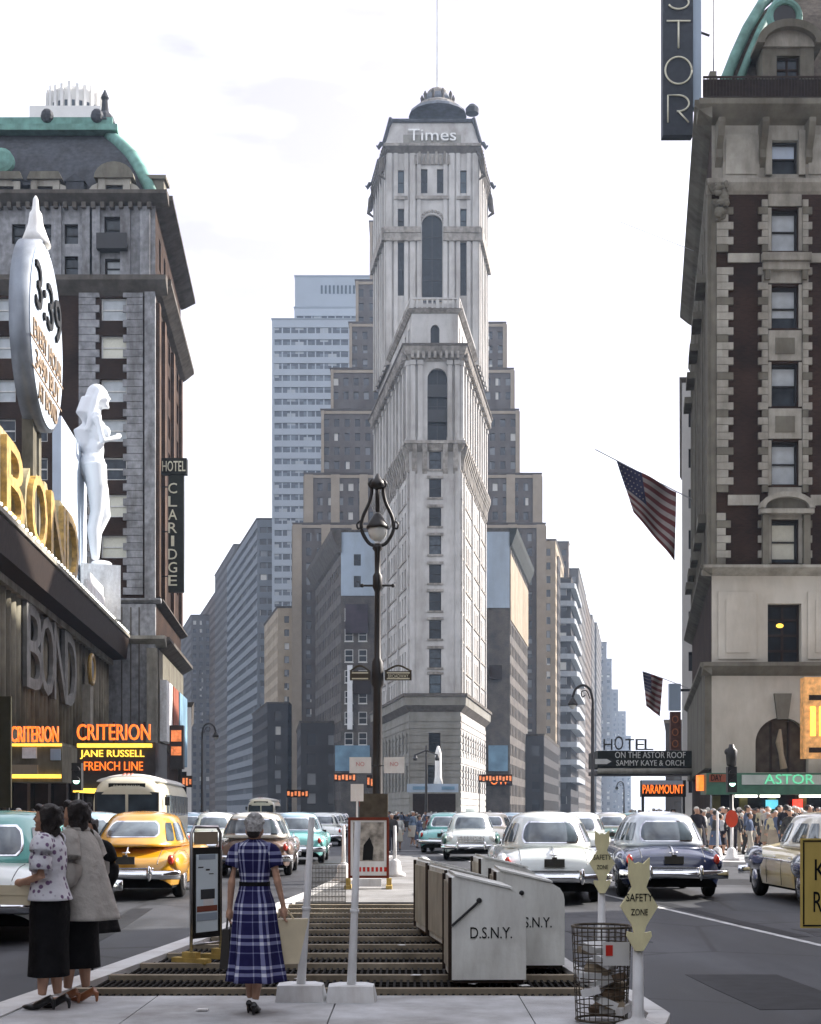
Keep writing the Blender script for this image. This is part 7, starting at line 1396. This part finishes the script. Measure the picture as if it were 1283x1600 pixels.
# --- woman in the plaid dress, walking away
w1 = empty('person', (gx(398, 10.8), 10.8, KH), R(-4)); w1.scale = (.80, .86, .92); tag(w1, 'grey-haired woman in navy plaid dress walking away with a cream bag', 'person')
b = MB(); torso(b); head(b, 0, .0, 1.51); leg(b, -1, knee=(.07,.05,.47), ank=(.05,.05,.12)); leg(b, 1, knee=(.06,.03,.47), ank=(.02,-.07,.12))
b.tube([(-.165,-.01,1.33),(-.215,-.03,1.08),(-.245,.03,.86)], [.046,.037,.025], 12); hand(b, (-.245,.03,.86), (-.05,.06,-1), (0,1,0), .7)
b.tube([(.165,-.01,1.33),(.225,-.04,1.09),(.27,.03,.88)], [.046,.037,.025], 12); hand(b, (.27,.03,.88), (.03,.05,-1), (0,1,0), .9)
put('body', fuse(b, .0085, 'body', MATS['skin'], 3), w1); face(w1, 0, .0, 1.51)
UVP = (5.0, .25, .27)
skirt([(1.07,.135,.105,0,0),(1.0,.15,.12,0,-.005),(.9,.185,.15,.005,-.015),(.72,.205,.18,.01,-.02),(.5,.23,.21,.02,-.02),(.27,.265,.25,.03,-.02)], 'dress_skirt', MATS['plaid'], w1, 7, .11, 72, UVP, 1.5)
skirt([(1.05,.133,.104,0,0),(1.15,.145,.11,0,0),(1.25,.165,.118,0,0),(1.33,.178,.11,0,-.01),(1.375,.172,.095,0,-.012),(1.41,.125,.085,0,-.012),(1.435,.064,.058,0,-.006)], 'dress_bodice', MATS['plaid'], w1, 5, .015, 72, UVP)
for sx in (-1, 1): sleeve(w1, 'dress_sleeve', MATS['plaid'], [(sx*.12,-.01,1.35),(sx*.18,-.01,1.32),(sx*.215,-.02,1.21)], [.058,.064,.064], .25)
skirt([(1.085,.142,.112,0,0),(1.05,.142,.112,0,0)], 'belt', MATS['cloth_black'], w1, 1, 0, 40)
b = MB(); b.ell((0,-.015,1.545), (.086,.102,.092), 16, 12); b.ell((0,-.06,1.49), (.066,.045,.05), 12, 10); hr = fuse(b, .009, 'hair', [MATS['hair_grey'], MATS['hair_dark']], 2)
for p in hr.polygons:
    if p.center.z < 1.50: p.material_index = 1
put('hair', hr, w1); b = MB(); rn = random.Random(4)
for k in range(46): a, e = rn.uniform(0, 6.28), rn.uniform(-.1, 1.4); b.ell((math.cos(a)*math.cos(e)*.082, -.012+math.sin(a)*math.cos(e)*.097, 1.555+math.sin(e)*.088), (.022,.022,.018), 8, 6)
put('hair_curls', fuse(b, .007, 'hair_curls', MATS['hair_grey'], 1), w1)
pump(w1, MATS['shoe_black'], -.05, .05, 0, .05); pump(w1, MATS['shoe_black'], .02, -.07, 0, .05)
hb1 = empty('handbag', (w1.location.x+.25, w1.location.y+.06, KH+.37), R(20)); tag(hb1, 'cream shopping bag held by the woman in plaid', 'bag')
m2 = MB(); m2.frustum([(-.12,-.05),(.07,-.05),(.07,.05),(-.12,.05)], .0, [(-.14,-.035),(.15,-.035),(.15,.035),(-.14,.035)], .34); m2.build('bag_body', MATS['leather_cream'], hb1); m2 = MB(); m2.smooth = True; m2.tube(smooth_tube([(-.1,0,.33),(-.05,0,.42),(-.02,0,.42),(.05,0,.33)]), .008, 6); m2.build('handle', MATS['leather_cream'], hb1)
hb2 = empty('handbag', (w1.location.x-.205, w1.location.y+.07, KH+.34), R(85)); tag(hb2, 'dark bag hanging from the left hand of the woman in plaid', 'bag'); m2 = MB(); m2.frustum([(-.15,-.04),(.15,-.04),(.15,.04),(-.15,.04)], 0, [(-.12,-.025),(.12,-.025),(.12,.025),(-.12,.025)], .3); m2.build('bag_body', MATS['leather_dark'], hb2); m2 = MB(); m2.smooth = True; m2.tube(smooth_tube([(-.08,0,.29),(-.03,0,.4),(.03,0,.4),(.08,0,.29)]), .008, 6); m2.build('handle', MATS['leather_dark'], hb2)
# --- woman in the printed blouse, facing left
w2_ = empty('person', (gx(77, 11.0), 11.0, KH), R(82)); tag(w2_, 'dark-haired woman in white printed blouse and black skirt holding a cream clutch', 'person'); w2_.scale = (.965,)*3
b = MB(); torso(b); head(b); leg(b, -1, knee=(.06,.03,.47), ank=(.05,.04,.12)); leg(b, 1, knee=(.06,.0,.47), ank=(.05,-.05,.12))
for sx in (-1, 1):
    b.tube([(sx*.165,-.01,1.33),(sx*.215,-.02,1.08),(sx*.10,.19,1.02)], [.047,.039,.026], 12); hand(b, (sx*.10,.19,1.02), (-sx*.7,.6,-.1), (0,.1,1), .8)
put('body', fuse(b, .0085, 'body', MATS['skin'], 3), w2_); face(w2_)
skirt([(.98,.15,.115,0,0),(.93,.172,.128,0,-.01),(.8,.185,.15,0,-.005),(.55,.165,.145,0,0),(.27,.17,.155,0,.005)], 'skirt', MATS['cloth_black'], w2_, 4, .03)
skirt([(.88,.212,.172,0,-.01),(.98,.182,.146,0,0),(1.06,.155,.125,0,0),(1.2,.18,.145,0,.01),(1.3,.18,.125,0,0),(1.385,.10,.078,0,-.01),(1.41,.062,.058,0,-.008)], 'blouse', MATS['blouse'], w2_, 6, .02)
for sx in (-1, 1): sleeve(w2_, 'blouse_sleeve', MATS['blouse'], [(sx*.11,-.01,1.35),(sx*.185,-.01,1.31),(sx*.225,-.02,1.12)], [.07,.085,.082])
def bob(par, m, hz=1.53, hy=.015, low=.13):
    b = MB(); b.ell((0,hy-.02,hz+.03), (.083,.096,.093), 16, 12); b.ell((0,hy-.05,hz-.02), (.080,.062,.09), 16, 12); rc_ = random.Random(8)
    for k in range(40): a = rc_.uniform(2.6, 6.9); zc_ = rc_.uniform(-low, .08); b.ell((.078*math.cos(a), hy-.03+.085*math.sin(a), hz+zc_), (.022,.022,.028), 8, 6)
    for sx in (-1, 1): b.tube([(sx*.072,hy+.02,hz+.06),(sx*.088,hy-.005,hz-.02),(sx*.085,hy-.02,hz-low+.02)], [.022,.028,.03], 8)
    b.tube([(-.06,hy+.06,hz+.085),(0,hy+.075,hz+.1),(.06,hy+.06,hz+.085)], .024, 8); put('hair', fuse(b, .009, 'hair', m, 2), par)
bob(w2_, MATS['hair_dark']); pump(w2_, MATS['shoe_black'], -.05, .04, 0, .065); pump(w2_, MATS['shoe_black'], .05, -.05, 0, .065)
cl = empty('clutch_bag', (0,0,0)); cl.location = (w2_.location.x-.25, w2_.location.y-.02, KH+.81); cl.rotation_euler = (0,0,R(-8)); tag(cl, 'cream clutch bag in the hands of the woman in the printed blouse', 'bag'); m2 = MB(); m2.frustum([(-.14,-.025),(.14,-.025),(.14,.025),(-.14,.025)], 0, [(-.13,-.02),(.13,-.02),(.13,.02),(-.13,.02)], .15); m2.build('bag_body', MATS['leather_cream'], cl); m2 = MB(); m2.slab([(-.13,.075),(.13,.075),(.13,.152),(-.13,.152)], -.03, -.0255); m2.build('flap', MATS['leather_cream'], cl)
# --- woman in the grey swing coat
w3 = empty('person', (gx(121, 11.4), 11.4, KH), R(76)); tag(w3, 'dark-haired woman in flared grey swing coat and tan heels', 'person'); w3.scale = (.985,)*3
b = MB(); torso(b); head(b); leg(b, -1, knee=(.06,.05,.47), ank=(.05,.06,.12)); leg(b, 1, knee=(.06,-.0,.47), ank=(.05,-.05,.12))
for sx in (-1, 1): b.tube([(sx*.165,-.01,1.33),(sx*.22,-.04,1.07),(sx*.14,.14,.96)], [.047,.039,.026], 12); hand(b, (sx*.14,.14,.96), (-sx*.6,.7,-.1), (0,.1,1), .8)
put('body', fuse(b, .0085, 'body', MATS['skin'], 3), w3); face(w3)
skirt([(1.05,.14,.108,0,0),(.93,.185,.14,0,-.01),(.8,.19,.155,0,-.005),(.55,.18,.16,0,0),(.29,.19,.175,0,.0)], 'skirt', MATS['cloth_black'], w3, 4, .03)
skirt([(1.42,.068,.064,0,-.008),(1.385,.11,.085,0,-.012),(1.32,.195,.13,0,-.01),(1.2,.205,.165,0,-.02),(1.0,.22,.205,0,-.04),(.82,.235,.25,0,-.05),(.68,.25,.285,0,-.06)], 'swing_coat', MATS['coat_grey'], w3, 5, .05)
for sx in (-1, 1): sleeve(w3, 'coat_sleeve', MATS['coat_grey'], [(sx*.12,-.01,1.35),(sx*.2,-.015,1.29),(sx*.25,-.05,1.07),(sx*.19,.07,.99)], [.075,.095,.10,.085])
m2 = MB(); m2.smooth = True; m2.tube([(.085*math.cos(a), -.008+.075*math.sin(a), 1.415+.01*math.sin(a)) for a in np.linspace(0, 2*math.pi, 20)], .02, 8); m2.build('collar', MATS['coat_grey'], w3)
bob(w3, MATS['hair_dark'], low=.12); pump(w3, MATS['shoe_tan'], -.05, .06, 0, .065); pump(w3, MATS['shoe_tan'], .05, -.05, 0, .065)
# --- woman in black walking behind them
w4 = empty('person', (gx(139, 14.9), 14.9, 0), R(168)); tag(w4, 'woman in black coat stepping off the kerb behind the grey swing coat', 'person'); w4.scale = (.97,)*3
b = MB(); torso(b); head(b); leg(b, -1, knee=(.07,.06,.48), ank=(.06,.14,.12)); leg(b, 1, knee=(.06,-.0,.47), ank=(.05,-.16,.17))
for sx in (-1, 1): b.tube([(sx*.165,-.01,1.33),(sx*.23,-.02,1.07),(sx*.22,.08,.88)], [.047,.039,.026], 12); hand(b, (sx*.22,.08,.88), (0,.3,-1), (0,1,0), .6)
put('body', fuse(b, .01, 'body', MATS['skin'], 3), w4); face(w4)
skirt([(1.42,.066,.062,0,-.008),(1.38,.11,.085,0,-.01),(1.3,.19,.13,0,0),(1.08,.165,.14,0,0),(.85,.22,.21,0,0),(.58,.29,.30,0,.0),(.42,.33,.34,0,0)], 'black_coat', MATS['cloth_black'], w4, 6, .06)
for sx in (-1, 1): sleeve(w4, 'coat_sleeve', MATS['cloth_black'], [(sx*.12,-.01,1.35),(sx*.2,-.01,1.29),(sx*.25,-.02,1.07),(sx*.235,.06,.92)], [.07,.085,.08,.06])
bob(w4, MATS['hair_dark']); pump(w4, MATS['shoe_black'], -.06, .14, 0, .055); pump(w4, MATS['shoe_black'], .05, -.16, 0, .055, .05)
# --- the crowd
PAL = [(.55,.55,.53), (.03,.03,.04), (.30,.26,.20), (.10,.13,.20), (.45,.42,.36), (.30,.05,.04), (.06,.06,.06), (.50,.45,.30), (.16,.22,.30), (.62,.60,.55)]
for i, c in enumerate(PAL): mat('crowd_%d' % i, c, .85, .1, 8)
VAR = []
def crowd_body(i):
    rn = random.Random(i); b = MB(); man = i % 2 == 0; st = .14 if i % 3 else .05; H = 1.06 if man else .99
    head(b, 0, .01, 1.53); b.tube([(0,0,1.3),(0,.01,1.45)], [.05,.045], 8); b.tube([(-.18,0,1.34),(0,0,1.36),(.18,0,1.34)], [.055,.06,.055], 8); b.ell((0,0,1.2), (.19 if man else .16,.12,.2)); b.ell((0,0,1.0), (.16,.115,.16))
    for sx in (-1, 1):
        sw = sx*st; b.tube([(sx*.20,0,1.33),(sx*.25,-sw*.4,1.07),(sx*.24,.06-sw,.86)], [.055,.047,.034], 8); b.ell((sx*.24,.07-sw,.79), (.03,.04,.06), 8, 6)
        b.tube([(sx*.09,0,.92),(sx*.09,sw*.5+.03,.48),(sx*.085,sw,.07)], [.095,.07,.05] if man else [.085,.06,.04], 8); b.ell((sx*.085,sw+.05,.035), (.045,.12,.04), 8, 6)
    if not man: b.lathe([(.15,1.05),(.18,.9),(.21,.7),(.25,.42),(.2,.41)], n=14)
    if i in (0, 4): b.lathe([(.14,1.57),(.14,1.585),(.09,1.59),(.085,1.66),(.02,1.67)], n=14)
    else: b.ell((0,-.02,1.56), (.09,.105,.09))
    me = fuse(b, .028, 'person', [MATS['skin']]*4, 2)
    for p in me.polygons:
        z = p.center.z; x = abs(p.center.x)
        if z > 1.57 or (z > 1.46 and p.center.y < -.01): p.material_index = 1
        elif z > 1.40 or (z < .84 and x > .2 and z > .7): p.material_index = 0
        elif z > (.98): p.material_index = 2
        elif z > (.10 if man else .42): p.material_index = 3
        else: p.material_index = 0 if not man and z > .09 else 1
    return me
VAR = [crowd_body(i) for i in range(6)]
def pedestrian(x, d, rn, z, label, group):
    v = rn.randrange(6); h_ = rn.choice(['hair_dark','hair_dark','leather_dark','hair_grey','crowd_9']); t_ = rn.choice([0,0,1,1,3,4,5,6,7,8,9,2,6,1,3,6]); b_ = rn.choice([1,2,3,6,6,2,1,4]); CN = ['white','black','brown','navy','beige','red','black','yellowish','blue','pale']
    o = put('person', VAR[v], None, None, [MATS['skin'], MATS[h_], MATS['crowd_%d' % t_], MATS['crowd_%d' % b_]]); label = 'pedestrian in %s top and %s %s, ' % (CN[t_], CN[b_], 'trousers' if v % 2 == 0 else 'skirt')+label
    s = rn.uniform(.97, 1.09); o.location = (x, d, z); s = rn.uniform(.9, 1.1); o.rotation_euler = (0, 0, rn.choice([0, math.pi, math.pi/2, -math.pi/2])+rn.uniform(-.5,.5)); o.scale = (s,)*3; tag(o, label, 'person', group)
rn = random.Random(21)
for k in range(110):
    d = 46+26*(k/110)**1.0+rn.uniform(0, 1.5); px = rn.uniform(1088, 1300); x = gx(px, d)
    if abs(px-1143) < 12 and d < 48: continue
    pedestrian(x, d, rn, KH, 'on the pavement before the brick hotel', 'crowd before the brick hotel')
for k in range(40):
    d = rn.uniform(78, 140); x = ax(d)-rn.uniform(.8, 4.6); pedestrian(x, d, rn, KH, 'under the hotel marquee', 'crowd under the hotel marquee')
for k in range(70):
    d = rn.uniform(95, 200); px = rn.uniform(590, 800); pedestrian(gx(px, d), d, rn, 0, 'far off below the pale tower', 'people crossing below the pale tower')
for k in range(30):
    d = rn.uniform(56, 108); x = bx(d)+rn.uniform(.6, 4.1); pedestrian(x, d, rn, KH, 'before the fluted store', 'crowd before the fluted store')
for k in range(16):
    d = rn.uniform(115, 200); x = bx(d)+rn.uniform(.6, 4.1); pedestrian(x, d, rn, KH, 'far along the left pavement', 'crowd far along the left pavement')
for k, (px, d) in enumerate(((622, 62), (645, 70), (655, 66), (668, 74), (612, 58))): pedestrian(gx(px, d), d, rn, 0, 'right of the poster stand', 'people crossing right of the poster stand')
# ------------------------------------------------------------------ haze
mb = MB(); mb.box(-900, 900, -200, 2600, -1, 215)
hz = mb.build('haze', None); hz['kind'] = 'stuff'
hm = bpy.data.materials.new('haze'); hm.use_nodes = True; t = hm.node_tree; t.nodes.clear()
o = t.nodes.new('ShaderNodeOutputMaterial'); v = t.nodes.new('ShaderNodeVolumePrincipled'); v.inputs['Color'].default_value = (.58, .75, 1, 1); v.inputs['Density'].default_value = .00016; v.inputs['Anisotropy'].default_value = .2
t.links.new(v.outputs[0], o.inputs['Volume']); hz.data.materials.clear(); hz.data.materials.append(hm)
